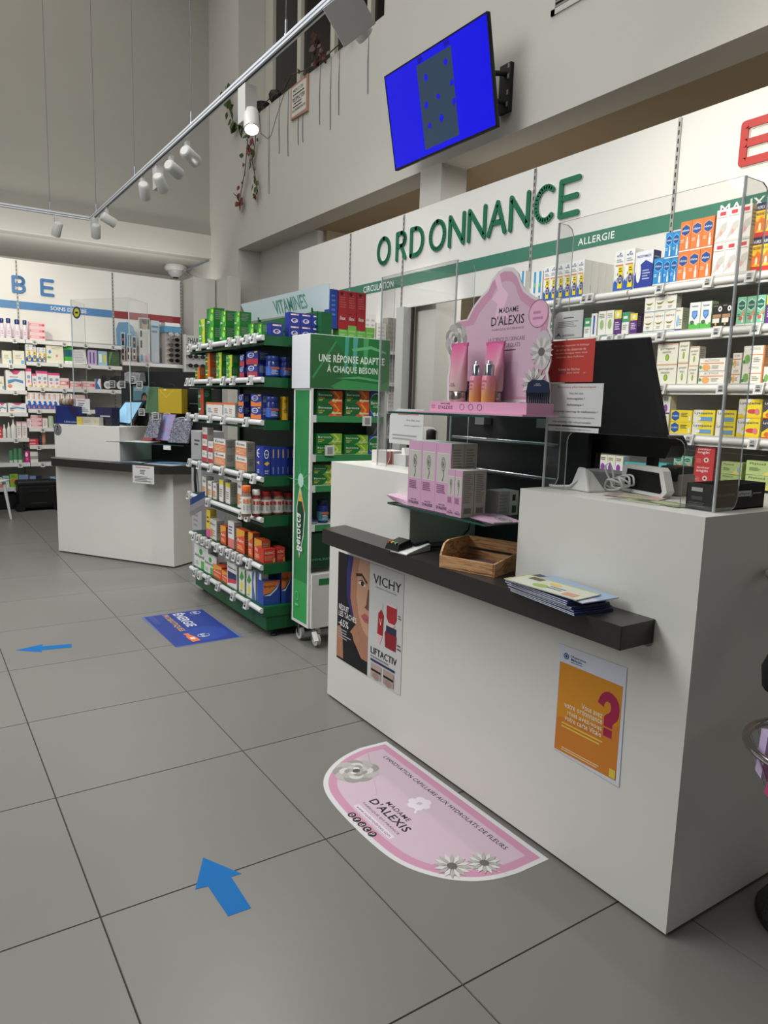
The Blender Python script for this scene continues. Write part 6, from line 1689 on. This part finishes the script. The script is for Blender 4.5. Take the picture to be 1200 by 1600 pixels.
# ================================================================== FAR FLOOR THINGS
t = thing('display_column', 'slim light grey display column standing beyond the gondola', 'column', (2.1, 5.86, 0))
MB().box(2.0, 5.74, 0, 2.2, 5.98, 1.25, mat('a9a8ab', .4)).pr((2.0, 5.98, 0), (0, -.24, 0), (0, 0, 1.25), [('l', .35, .9, .9, .95, 2, '4a4a4c'), ('l', .2, .35, .7, .45, 3, '8a8a8c')]).build('body', t, True, bev=.004)
MB().tube([(1.99, 5.85, 1.0), (1.97, 5.80, .85), (1.975, 5.78, .7), (1.985, 5.84, .6)], .012, BLACKM).build('cable', t, True)
t = thing('armchair', 'white moulded plastic chair cut by the edge of view', 'chair', (.70, 9.85, 0), R(20))
SH = mat('c9c9c7', .35)
vs, fs = [], []
n1, n2 = 10, 9
for i in range(n1):
    for j in range(n2):
        u, v = i / (n1 - 1), j / (n2 - 1)
        a = (v - .5) * 2
        if u < .45:
            f = u / .45
            x, y, z = a * .25, -.24 + f * .42, .44 + .03 * a * a + .02 * (1 - f)
        else:
            f = (u - .45) / .55
            x, y, z = a * (.26 - .04 * f), .18 + .10 * f - .10 * a * a * f, .45 + f * .40 - .10 * a ** 4 * f
        vs.append(V((x, y, z)))
fs = [(i * n2 + j, i * n2 + j + 1, (i + 1) * n2 + j + 1, (i + 1) * n2 + j) for i in range(n1 - 1) for j in range(n2 - 1) if not (i == 5 and 2 <= j <= 5)]
o = MB().add(vs, fs, SH, True).build('seat_shell', t)
sm = o.modifiers.new('s', 'SOLIDIFY')
sm.thickness = .012
for sx, sy in ((-1, -1), (1, -1), (-1, 1), (1, 1)):
    MB().tube([(sx * .20, sy * .18 + .0, .45), (sx * .24, sy * .24 + .0, 0)], [.022, .013], SH, 10).build('leg', t)
t = thing('crate', 'black plastic case with rounded corners on the floor under the far shelves', 'case', EM @ V((1.37, -.49, 0)), EA)
MB().box(-.24, -.10, .03, .24, .10, .36, mat('0a0a0b', .5)).build('body', t, bev=.04)
MB().box(-.25, -.11, .32, .25, .11, .40, mat('101012', .5)).build('lid', t, bev=.03)
for s_ in (-1, 1):
    MB().tube([(s_ * .22, -.13, .05), (s_ * .22, .10, .05)], .05, mat('0a0a0b', .5), 14).build('wheel', t)
MB().box(-.12, -.112, .25, .12, -.10, .28, mat('22221f', .3)).box(-.1, -.108, .10, .1, -.10, .105, mat('4a4a48', .3)).build('latch', t)
t = thing('basket_stand', 'round wire basket stand holding pink packs beside the near counter, mostly out of view', 'stand', (2.20, .885, 0))
MB().lathe([(.175, 0), (.18, .02), (.165, .045), (.05, .055)], (2.20, .885, 0), blotch_mat('black_granite', ['151515', '2a2a2a', '101010'], 90), 32).build('base', t, True)
MB().tube([(2.20, .885, .05), (2.20, .885, 1.2)], .018, CHROME, 12).build('pole', t, True)


def ring(cx, cy, z, r_, th_, mt, tilt=0, n=40):
    mb = MB()
    P = [V((cx + r_ * math.cos(2 * math.pi * i / n), cy + r_ * math.sin(2 * math.pi * i / n), z)) for i in range(n + 1)]
    return mb.tube(P, th_, mt, 8, False)


ring(1.93, .80, .66, .2, .011, CHROME).build('basket_rim', t, True)
mb = MB()
for i in range(24):
    a = 2 * math.pi * i / 24
    mb.tube([(1.93 + .2 * math.cos(a), .80 + .2 * math.sin(a), .66), (1.93 + .13 * math.cos(a), .80 + .13 * math.sin(a), .50)], .0025, CHROME, 5)
mb.build('basket_wires', t, True)['kind'] = 'stuff'
MB().lathe([(.13, 0), (.13, .006)], (1.93, .80, .495), PLEXI, 24).build('basket_floor', t, True)
MB().tube([(2.20, .885, .66), (2.12, .86, .66)], .01, CHROME).build('arm', t, True)
for k, (x, y, z, c1, rx) in enumerate(((1.80, .84, .56, 'a8436e', .5), (1.84, .80, .59, 'b04a78', .9), (1.83, .88, .59, 'b9a8c8', .2), (1.90, .83, .56, '9a3a62', .6))):
    o = MB().box(-.05, -.02, 0, .05, .02, .12, C(c1)).pr((-.05, -.02, 0), (.1, 0, 0), (0, 0, .12), [('r', .15, .5, .85, .85, 'c8889c'), ('l', .15, .1, .85, .4, 3, 'd8b0c0')]).build('pack')
    o.location = (x, y, z)
    o.rotation_euler = (rx * .5, 0, -.9 + rx)
    tag(o, ['pink pack leaning in the wire basket, lowest one', 'pink pack tilted most in the wire basket', 'pale lilac pack behind the rim of the wire basket', 'dark pink pack deep in the wire basket'][k], 'pack')
t = thing('coat_sleeve', 'black bunched fabric hanging over the wire basket at the edge of view', 'fabric', (2.02, .89, .8))
MB().tube([(1.88, .90, .79), (1.865, .905, .82), (1.86, .905, .86), (1.87, .90, .90), (1.89, .905, .94), (1.95, .90, 1.0)], [.03, .055, .058, .05, .05, .03], mat('060606', .9), 14).build('cloth', t, True)
ring(2.09, .995, 1.06, .09, .012, mat('b0a8a0', .3)).build('upper_ring', thing('hanging_ring', 'pale round ring on the stand above the black fabric', 'ring', (2.02, .93, 1.1)), True)
ROWS = {
    'top shelf of right wall': ('R', 2.262, [
        ('spray','slim blue and white spray carton',4.023,3.970,0.234,1,1,0.05,1),
        ('spray','slim blue and white spray carton',3.898,3.797,0.210,2,1,0.05,1),
        ('wave','white carton with blue wave',3.785,3.474,0.232,5,1,0.07,1),
        ('wave','white carton with blue wave',3.474,3.418,0.232,1,1,0.07,4),
        ('wave','large white wave carton',3.172,3.021,0.243,2,1,0.08,1),
        ('respi','blue and white breathing aid carton',3.016,2.886,0.213,1,1,0.07,1),
        ('hexblue','blue hexagon spray carton',2.877,2.811,0.156,1,1,0.05,1),
        ('hexblue','blue hexagon spray carton',2.811,2.716,0.145,2,2,0.05,1),
        ('hexorange','orange carton with blue hexagon',2.716,2.505,0.167,3,2,0.05,1),
        ('whitered','tall white carton with red mark',2.494,2.290,0.177,3,2,0.06,1),
        ('cold','yellow and red carton with navy top',2.268,2.119,0.173,3,2,0.06,1),
    ]),
    'second shelf of right wall': ('R', 1.989, [
        ('greenwhite','small green and white carton',3.743,3.670,0.148,2,1,0.05,1),
        ('greenwhite','small green and white carton',3.388,3.334,0.125,1,1,0.05,1),
        ('tubebw','slim white and blue carton',3.329,3.281,0.149,1,1,0.04,1),
        ('leafy','tall white leaf carton',3.270,3.147,0.157,2,1,0.05,1),
        ('purple','purple and yellow carton',3.142,3.087,0.152,1,1,0.05,1),
        ('greenwhite','green carton behind white tube',3.082,3.028,0.135,1,1,0.05,1),
        ('purple','purple and yellow carton',3.019,2.966,0.122,1,1,0.05,1),
        ('balm','white carton with green swoosh',2.919,2.701,0.115,3,2,0.05,1),
        ('balmblue','white carton with blue drop',2.701,2.655,0.128,1,1,0.07,1),
        ('shield','white carton with blue shield',2.609,2.473,0.147,2,1,0.06,1),
        ('dark','black and tan carton',2.465,2.355,0.124,2,1,0.06,1),
        ('hexgreen','mint carton with green hexagon',2.322,2.166,0.148,3,1,0.06,1),
        ('purple','deep purple carton',2.163,2.089,0.145,1,1,0.06,1),
    ]),
    'third shelf of right wall': ('R', 1.679, [
        ('propol','wide cream carton with green leaf',2.802,2.662,0.117,1,2,0.07,1),
        ('propol','cream carton with green leaf',2.657,2.590,0.123,1,2,0.07,1),
        ('propol','small cream carton with green leaf',2.586,2.524,0.105,1,2,0.06,1),
        ('citrus','flat white carton with orange fruit',2.516,2.360,0.070,1,2,0.07,1),
        ('citrus','white carton with orange fruit',2.319,2.267,0.081,1,2,0.07,1),
        ('citrusg','white carton with green fruit',2.260,2.143,0.098,1,2,0.07,1),
        ('citrusg','white carton with green fruit',2.139,2.058,0.085,1,1,0.07,1),
    ]),
    'fourth shelf of right wall': ('R', 1.390, [
        ('purplew','white and purple carton',2.738,2.685,0.111,1,2,0.06,1),
        ('hexyellow','yellow carton with blue hexagon',2.672,2.532,0.068,1,2,0.06,1),
        ('loz','yellow lozenge carton with blue patch',2.528,2.391,0.070,1,2,0.06,1),
        ('loz','yellow lozenge carton with blue patch',2.383,2.266,0.071,1,2,0.06,1),
        ('lozred','tall yellow lozenge carton with red patch',2.258,2.129,0.102,1,2,0.06,1),
        ('lozdark','yellow lozenge carton with dark wedge',2.118,2.023,0.102,1,2,0.06,1),
    ]),
    'fifth shelf of right wall': ('R', 1.115, [
        ('purplew','white and purple carton',3.174,2.989,0.110,3,1,0.06,1),
        ('teal','flat teal carton',2.979,2.816,0.079,1,1,0.06,1),
        ('teal','flat teal carton',2.807,2.671,0.092,1,1,0.06,1),
        ('junior','red syrup carton with white lettering',2.491,2.370,0.104,1,2,0.06,1),
        ('hexgreen','mint carton with green hexagon',2.627,2.508,0.072,2,2,0.06,1),
        ('phyto','pale green and yellow carton',2.324,2.203,0.067,1,2,0.06,1),
        ('phyto','pale green and yellow carton',2.181,2.000,0.076,1,2,0.06,1),
    ]),
    'top shelf of green gondola': ('G', 1.905, [
        ('gy','tall green and yellow carton',5.356,5.218,0.182,1,1,0.05,1),
        ('g','green vitamin carton',5.178,5.046,0.122,1,2,0.08,1),
        ('g','green vitamin carton',4.921,4.812,0.102,1,2,0.08,1),
        ('g','green vitamin carton',4.661,4.561,0.087,1,2,0.08,1),
        ('g','green vitamin carton',4.423,4.331,0.083,1,1,0.08,1),
        ('g','green vitamin carton',4.281,4.213,0.073,1,1,0.07,1),
    ]),
    'near end of gondola top shelf': ('GE', 1.905, [
        ('bionb','dark blue vitamin carton',1.894,1.980,0.078,1,1,0.06,1),
        ('bionb','dark blue vitamin carton',2.019,2.254,0.076,3,2,0.06,1),
    ]),
    'second shelf of green gondola': ('G', 1.655, [
        ('go','green and orange carton',5.435,5.335,0.089,1,1,0.05,1),
        ('go','green and orange carton',5.210,5.116,0.092,1,2,0.06,1),
        ('gy','green and yellow carton',4.999,4.887,0.089,1,2,0.06,1),
        ('gy','green and yellow carton',4.802,4.696,0.077,1,2,0.06,1),
        ('bionr','small blue and red carton',4.561,4.485,0.074,1,2,0.05,1),
        ('bionr','blue carton with red panel',4.443,4.269,0.081,1,2,0.09,1),
    ]),
    'near end of gondola second shelf': ('GE', 1.655, [
        ('jarb','blue vitamin jar with wide lid',1.887,1.969,0.131,1,1,0.09,1),
        ('jarb','blue vitamin jar with wide lid',1.974,2.049,0.128,1,1,0.09,1),
    ]),
    'third shelf of green gondola': ('G', 1.395, [
        ('gr','green and red carton',5.384,5.257,0.096,1,2,0.06,1),
        ('wo','wide white and orange carton',5.201,4.877,0.093,1,1,0.06,1),
        ('wo','wide white and orange carton',4.853,4.640,0.096,1,1,0.06,1),
        ('biono','small blue and orange carton',4.584,4.496,0.077,1,2,0.05,1),
        ('biono','blue and orange carton',4.379,4.208,0.077,1,2,0.08,1),
    ]),
    'near end of gondola third shelf': ('GE', 1.395, [
        ('jarb','blue and orange vitamin jar',1.885,1.967,0.142,1,1,0.09,1),
        ('yel','narrow yellow pack with price burst',1.981,2.020,0.144,1,1,0.04,1),
    ]),
    'fourth shelf of green gondola': ('G', 1.045, [
        ('rw','white and red carton',5.293,5.195,0.085,1,3,0.05,1),
        ('rw','white and red carton',5.168,5.073,0.079,1,2,0.05,1),
        ('ecran','white carton with orange panel',5.047,4.819,0.094,1,2,0.08,1),
        ('ecran','white carton with orange panel',4.641,4.441,0.096,1,2,0.06,1),
        ('bion','tall dark blue carton',4.294,4.175,0.182,1,1,0.06,1),
    ]),
    'near end of gondola fourth shelf': ('GE', 1.045, [
        ('bion','tall dark blue carton with white ring',1.852,1.900,0.179,1,1,0.06,1),
        ('bions','slim dark blue carton with gold stripe',1.904,2.074,0.178,5,1,0.06,1),
    ]),
    'fifth shelf of green gondola': ('G', .79, [
        ('woy','small white and orange carton',5.299,5.214,0.142,1,1,0.06,1),
        ('woy','small white and orange carton',5.186,5.104,0.120,1,1,0.06,1),
        ('woy','small white and orange carton',5.078,4.999,0.117,1,1,0.06,1),
        ('wy','white and yellow carton',4.947,4.859,0.154,1,1,0.06,1),
        ('wy','white and yellow carton',4.821,4.736,0.144,1,1,0.06,1),
        ('woy','tall white carton with black print',4.608,4.528,0.188,1,1,0.04,1),
    ]),
    'near end of gondola fifth shelf': ('GE', .79, [
        ('jarw','white jar with orange lid',1.721,1.784,0.193,1,1,0.1,1),
        ('jarr','white jar with red label and white lid',1.789,1.845,0.167,1,1,0.1,1),
        ('jarw2','white jar with red lid',1.845,1.928,0.152,1,1,0.1,1),
        ('jarw2','white jar with red lid',1.930,2.009,0.148,1,1,0.1,1),
        ('jarw2','white jar with red lid',2.011,2.086,0.141,1,1,0.1,1),
    ]),
    'sixth shelf of green gondola': ('G', .485, [
        ('ypink','yellow and pink carton',5.220,5.137,0.205,1,1,0.05,1),
        ('woy','white carton with orange panel',5.165,5.003,0.146,1,1,0.06,1),
        ('or','orange carton',4.925,4.824,0.130,1,1,0.06,1),
        ('wp','white and pink carton',4.775,4.667,0.186,1,1,0.06,1),
        ('or','orange and red carton',4.620,4.473,0.156,1,1,0.05,1),
        ('or','orange and red carton',4.418,4.343,0.165,1,1,0.05,1),
        ('or','orange and red carton',4.311,4.199,0.140,1,1,0.06,1),
    ]),
    'near end of gondola sixth shelf': ('GE', .485, [
        ('red','red carton with white lettering',1.855,1.939,0.090,1,1,0.09,1),
        ('red','red carton with white lettering',1.948,2.007,0.091,1,1,0.09,1),
    ]),
    'bottom shelf of green gondola': ('G', .205, [
        ('wg','wide white and green carton',5.491,5.198,0.177,1,1,0.08,1),
        ('wg','wide white and green carton',5.269,5.020,0.144,1,1,0.02,1),
        ('or','orange carton',5.074,4.903,0.097,1,1,0.06,1),
        ('or','orange carton',4.903,4.789,0.084,1,1,0.06,1),
        ('wbr','white carton with navy and red panel',4.789,4.609,0.170,1,1,0.06,1),
        ('wgb','white carton with green leaf',4.574,4.472,0.170,1,1,0.05,1),
        ('wgb','white carton with green leaf',4.450,4.352,0.177,1,1,0.05,1),
        ('bw','slim blue and white carton',4.341,4.288,0.195,1,1,0.05,1),
        ('bw','slim blue and white carton',4.268,4.206,0.199,1,1,0.05,1),
    ]),
    'near end of gondola bottom shelf': ('GE', .205, [
        ('surg','large orange and blue carton',1.856,1.974,0.159,1,1,0.1,1),
        ('surg','large orange and blue carton',1.983,2.057,0.211,1,1,0.1,1),
    ]),
    'top shelf of white display stand': ('S', 1.43, [
        ('bero','green and orange effervescent carton',2.066,2.243,0.075,1,2,0.05,1),
        ('bero','green and orange effervescent carton',2.261,2.438,0.078,1,2,0.05,1),
        ('berob','blue and green effervescent carton',2.443,2.549,0.154,1,1,0.05,1),
    ]),
    'second shelf of white display stand': ('S', 1.195, [
        ('berg','green and lime effervescent carton',2.065,2.244,0.064,1,2,0.05,1),
        ('berg','green and lime effervescent carton',2.263,2.436,0.060,1,2,0.05,1),
        ('berob','blue and green effervescent carton',2.441,2.557,0.116,1,1,0.05,1),
    ]),
    'third shelf of white display stand': ('S', 1.01, [
        ('bery','green and yellow effervescent carton',2.047,2.194,0.061,1,2,0.05,1),
    ]),
    'fourth shelf of white display stand': ('S', .77, [
        ('jarb2','dark blue jar with black lid',2.029,2.100,0.028,1,1,0.06,1),
        ('jarb2','dark blue jar with black lid',2.100,2.172,0.144,1,1,0.06,1),
    ]),
    'top shelf of blue-striped wall': ('E', 2.21, [
        ('milk','clear bottle with navy cap',1.043,1.108,0.243,1,1,0.05,1),
        ('milk','clear bottle with navy cap',1.116,1.189,0.250,1,1,0.05,1),
        ('milk','clear bottle with navy cap',1.212,1.294,0.243,1,1,0.05,1),
        ('milk','clear bottle with navy cap',1.309,1.377,0.243,1,1,0.05,1),
        ('pinkbox','flat pink carton',1.392,1.577,0.077,1,3,0.1,1),
    ]),
    'second shelf of left bay': ('E', 1.885, [
        ('cream','cream carton',1.058,1.168,0.165,1,1,0.06,1),
        ('cream','cream carton with blue corner',1.183,1.318,0.174,1,1,0.06,1),
    ]),
    'third shelf of left bay': ('E', 1.555, [
        ('cream','cream carton',0.992,1.065,0.169,1,1,0.06,1),
        ('wipes','large white pack with pink wave',1.088,1.313,0.251,1,1,0.1,1),
    ]),
    'fourth shelf of left bay': ('E', 1.27, [
        ('wipes','white pack with blue wave',0.979,1.083,0.115,1,1,0.1,1),
        ('wipes','white pack with blue wave',1.098,1.317,0.119,1,1,0.1,1),
    ]),
    'fifth shelf of left bay': ('E', .94, [
        ('redw','red and white pack',0.965,1.017,0.142,1,1,0.06,1),
        ('btl','white bottle with pointed cap',1.024,1.069,0.175,1,1,0.05,1),
        ('btl','white bottle with pointed cap',1.076,1.121,0.200,1,1,0.05,1),
        ('btl','tall white bottle',1.121,1.189,0.242,1,1,0.05,1),
        ('pinkcart','white and pink carton',1.189,1.242,0.210,1,1,0.06,1),
        ('pinkcart','white and pink carton',1.250,1.311,0.210,1,1,0.06,1),
    ]),
    'sixth shelf of blue-striped wall': ('E', .615, [
        ('greent','green bottle',1.085,1.138,0.161,1,1,0.05,1),
        ('greent','pale green tube',1.138,1.191,0.185,1,1,0.05,1),
        ('greent','pale green tube',1.191,1.252,0.185,1,1,0.05,1),
        ('magenta','magenta and white pack',1.275,1.329,0.150,1,1,0.06,1),
        ('lab','long white shelf sign carton',1.337,1.431,0.140,1,1,0.06,1),
    ]),
    'bottom shelf of blue-striped wall': ('E', .295, [
        ('wp','pink and white carton',0.944,0.989,0.134,1,1,0.05,1),
        ('tealc','teal and white carton',0.996,1.071,0.149,1,1,0.05,1),
        ('lime','lime green carton with orange print',1.079,1.178,0.170,1,1,0.05,1),
        ('bluebook','wide blue and white pack',1.185,1.301,0.158,1,1,0.05,1),
        ('bluebook','grey and white pack',1.317,1.395,0.137,1,1,0.05,1),
        ('navyp','dark navy pack',1.403,1.466,0.134,1,1,0.05,1),
        ('bluered','sky blue pack with red print',1.570,1.643,0.060,1,2,0.05,1),
    ]),
    'second shelf of middle bay': ('E', 1.93, [
        ('wave','white carton with blue wave and yellow sticker',1.335,1.458,0.221,2,1,0.06,1),
        ('wave','white carton with blue wave and yellow sticker',1.465,1.574,0.188,2,1,0.06,1),
        ('creamw','wide cream carton',1.582,1.796,0.233,1,1,0.06,1),
        ('greenb','bright green carton',1.804,1.909,0.229,2,1,0.06,1),
        ('sheet','white paper pack leaning',1.917,2.099,0.197,1,1,0.03,1),
        ('purpleb','lilac pack with two pens',2.107,2.225,0.199,1,1,0.04,1),
        ('blueyel','pale blue pack with yellow tube',2.242,2.362,0.191,1,1,0.04,1),
        ('darkg','dark green pack',2.379,2.527,0.193,1,1,0.04,1),
    ]),
    'third shelf of middle bay': ('E', 1.605, [
        ('pinkt','tall white carton with pink top',1.322,1.391,0.233,1,1,0.05,1),
        ('pinkt','white carton with grey top',1.399,1.453,0.171,1,1,0.05,1),
        ('pinkt','tall white carton with pink top',1.453,1.586,0.209,2,1,0.05,1),
        ('pinkt','white carton with pink top',1.594,1.737,0.191,2,1,0.05,1),
        ('pinkbox','small white and pink carton',1.737,1.850,0.129,1,1,0.05,1),
        ('pinkbox','flat pink and white carton',1.866,2.014,0.093,1,1,0.05,1),
        ('pinkbox','flat pink and white carton',2.022,2.190,0.100,1,1,0.05,1),
        ('bw','small blue and clear pack',2.199,2.267,0.141,1,1,0.05,1),
        ('padr','dark breast pump pack with white discs',2.293,2.457,0.182,1,1,0.05,1),
        ('padr','dark breast pump pack with white discs',2.466,2.634,0.190,1,1,0.05,1),
    ]),
    'fourth shelf of middle bay': ('E', 1.32, [
        ('tooth','white carton with blue and coral wave',1.311,1.890,0.213,9,1,0.05,1),
        ('pinkbox','flat red and white carton',1.898,2.055,0.200,1,1,0.05,1),
    ]),
    'fifth shelf of middle bay': ('E', 1.075, [
        ('pinkcart','white and pink carton',1.317,1.363,0.118,1,1,0.05,1),
        ('pinkbox','stacked pink carton',1.363,1.495,0.054,1,3,0.05,1),
        ('pinkcart','white and coral carton',1.503,1.566,0.128,1,1,0.05,1),
        ('greent','small green and white pack',1.574,1.654,0.155,1,1,0.05,1),
    ]),
    'sixth shelf of middle bay': ('E', .845, [
        ('redw','flat red pack',1.323,1.440,0.040,1,2,0.05,1),
        ('navyp','slim navy bottle',1.455,1.479,0.155,1,1,0.03,1),
        ('peach','peach patterned tube',1.487,1.542,0.164,1,1,0.03,1),
    ]),
    'far side of green gondola': ('GB', 1.905, [
        ('limeg','lime green carton',2.451,2.736,0.122,4,1,0.08,1),
    ]),
    'lime cartons on far side of gondola': ('GB', 2.0, [
        ('redt','tall dark red carton',2.444,2.660,0.249,3,1,0.08,1),
        ('blu','tall blue carton',2.381,2.439,0.250,1,1,0.08,1),
    ]),
    'first shelf of circulation bay': ('C', 2.03, [
        ('greyb','grey carton',4.033,4.172,0.329,3,1,0.1,1),
        ('whb','white carton',3.772,3.890,0.342,2,1,0.1,1),
        ('whb','white carton',3.905,4.018,0.268,1,1,0.1,1),
    ]),
    'second shelf of circulation bay': ('C', 1.72, [
        ('greyb','tan carton',4.060,4.177,0.299,3,1,0.1,1),
    ]),
    'third shelf of circulation bay': ('C', 1.45, [
        ('whb','white carton',4.062,4.187,0.280,3,1,0.1,1),
    ]),
    'fourth shelf of circulation bay': ('C', 1.2, [
        ('greyb','brown carton',4.071,4.197,0.262,3,1,0.1,1),
    ]),
}
place_rows()
make_items()
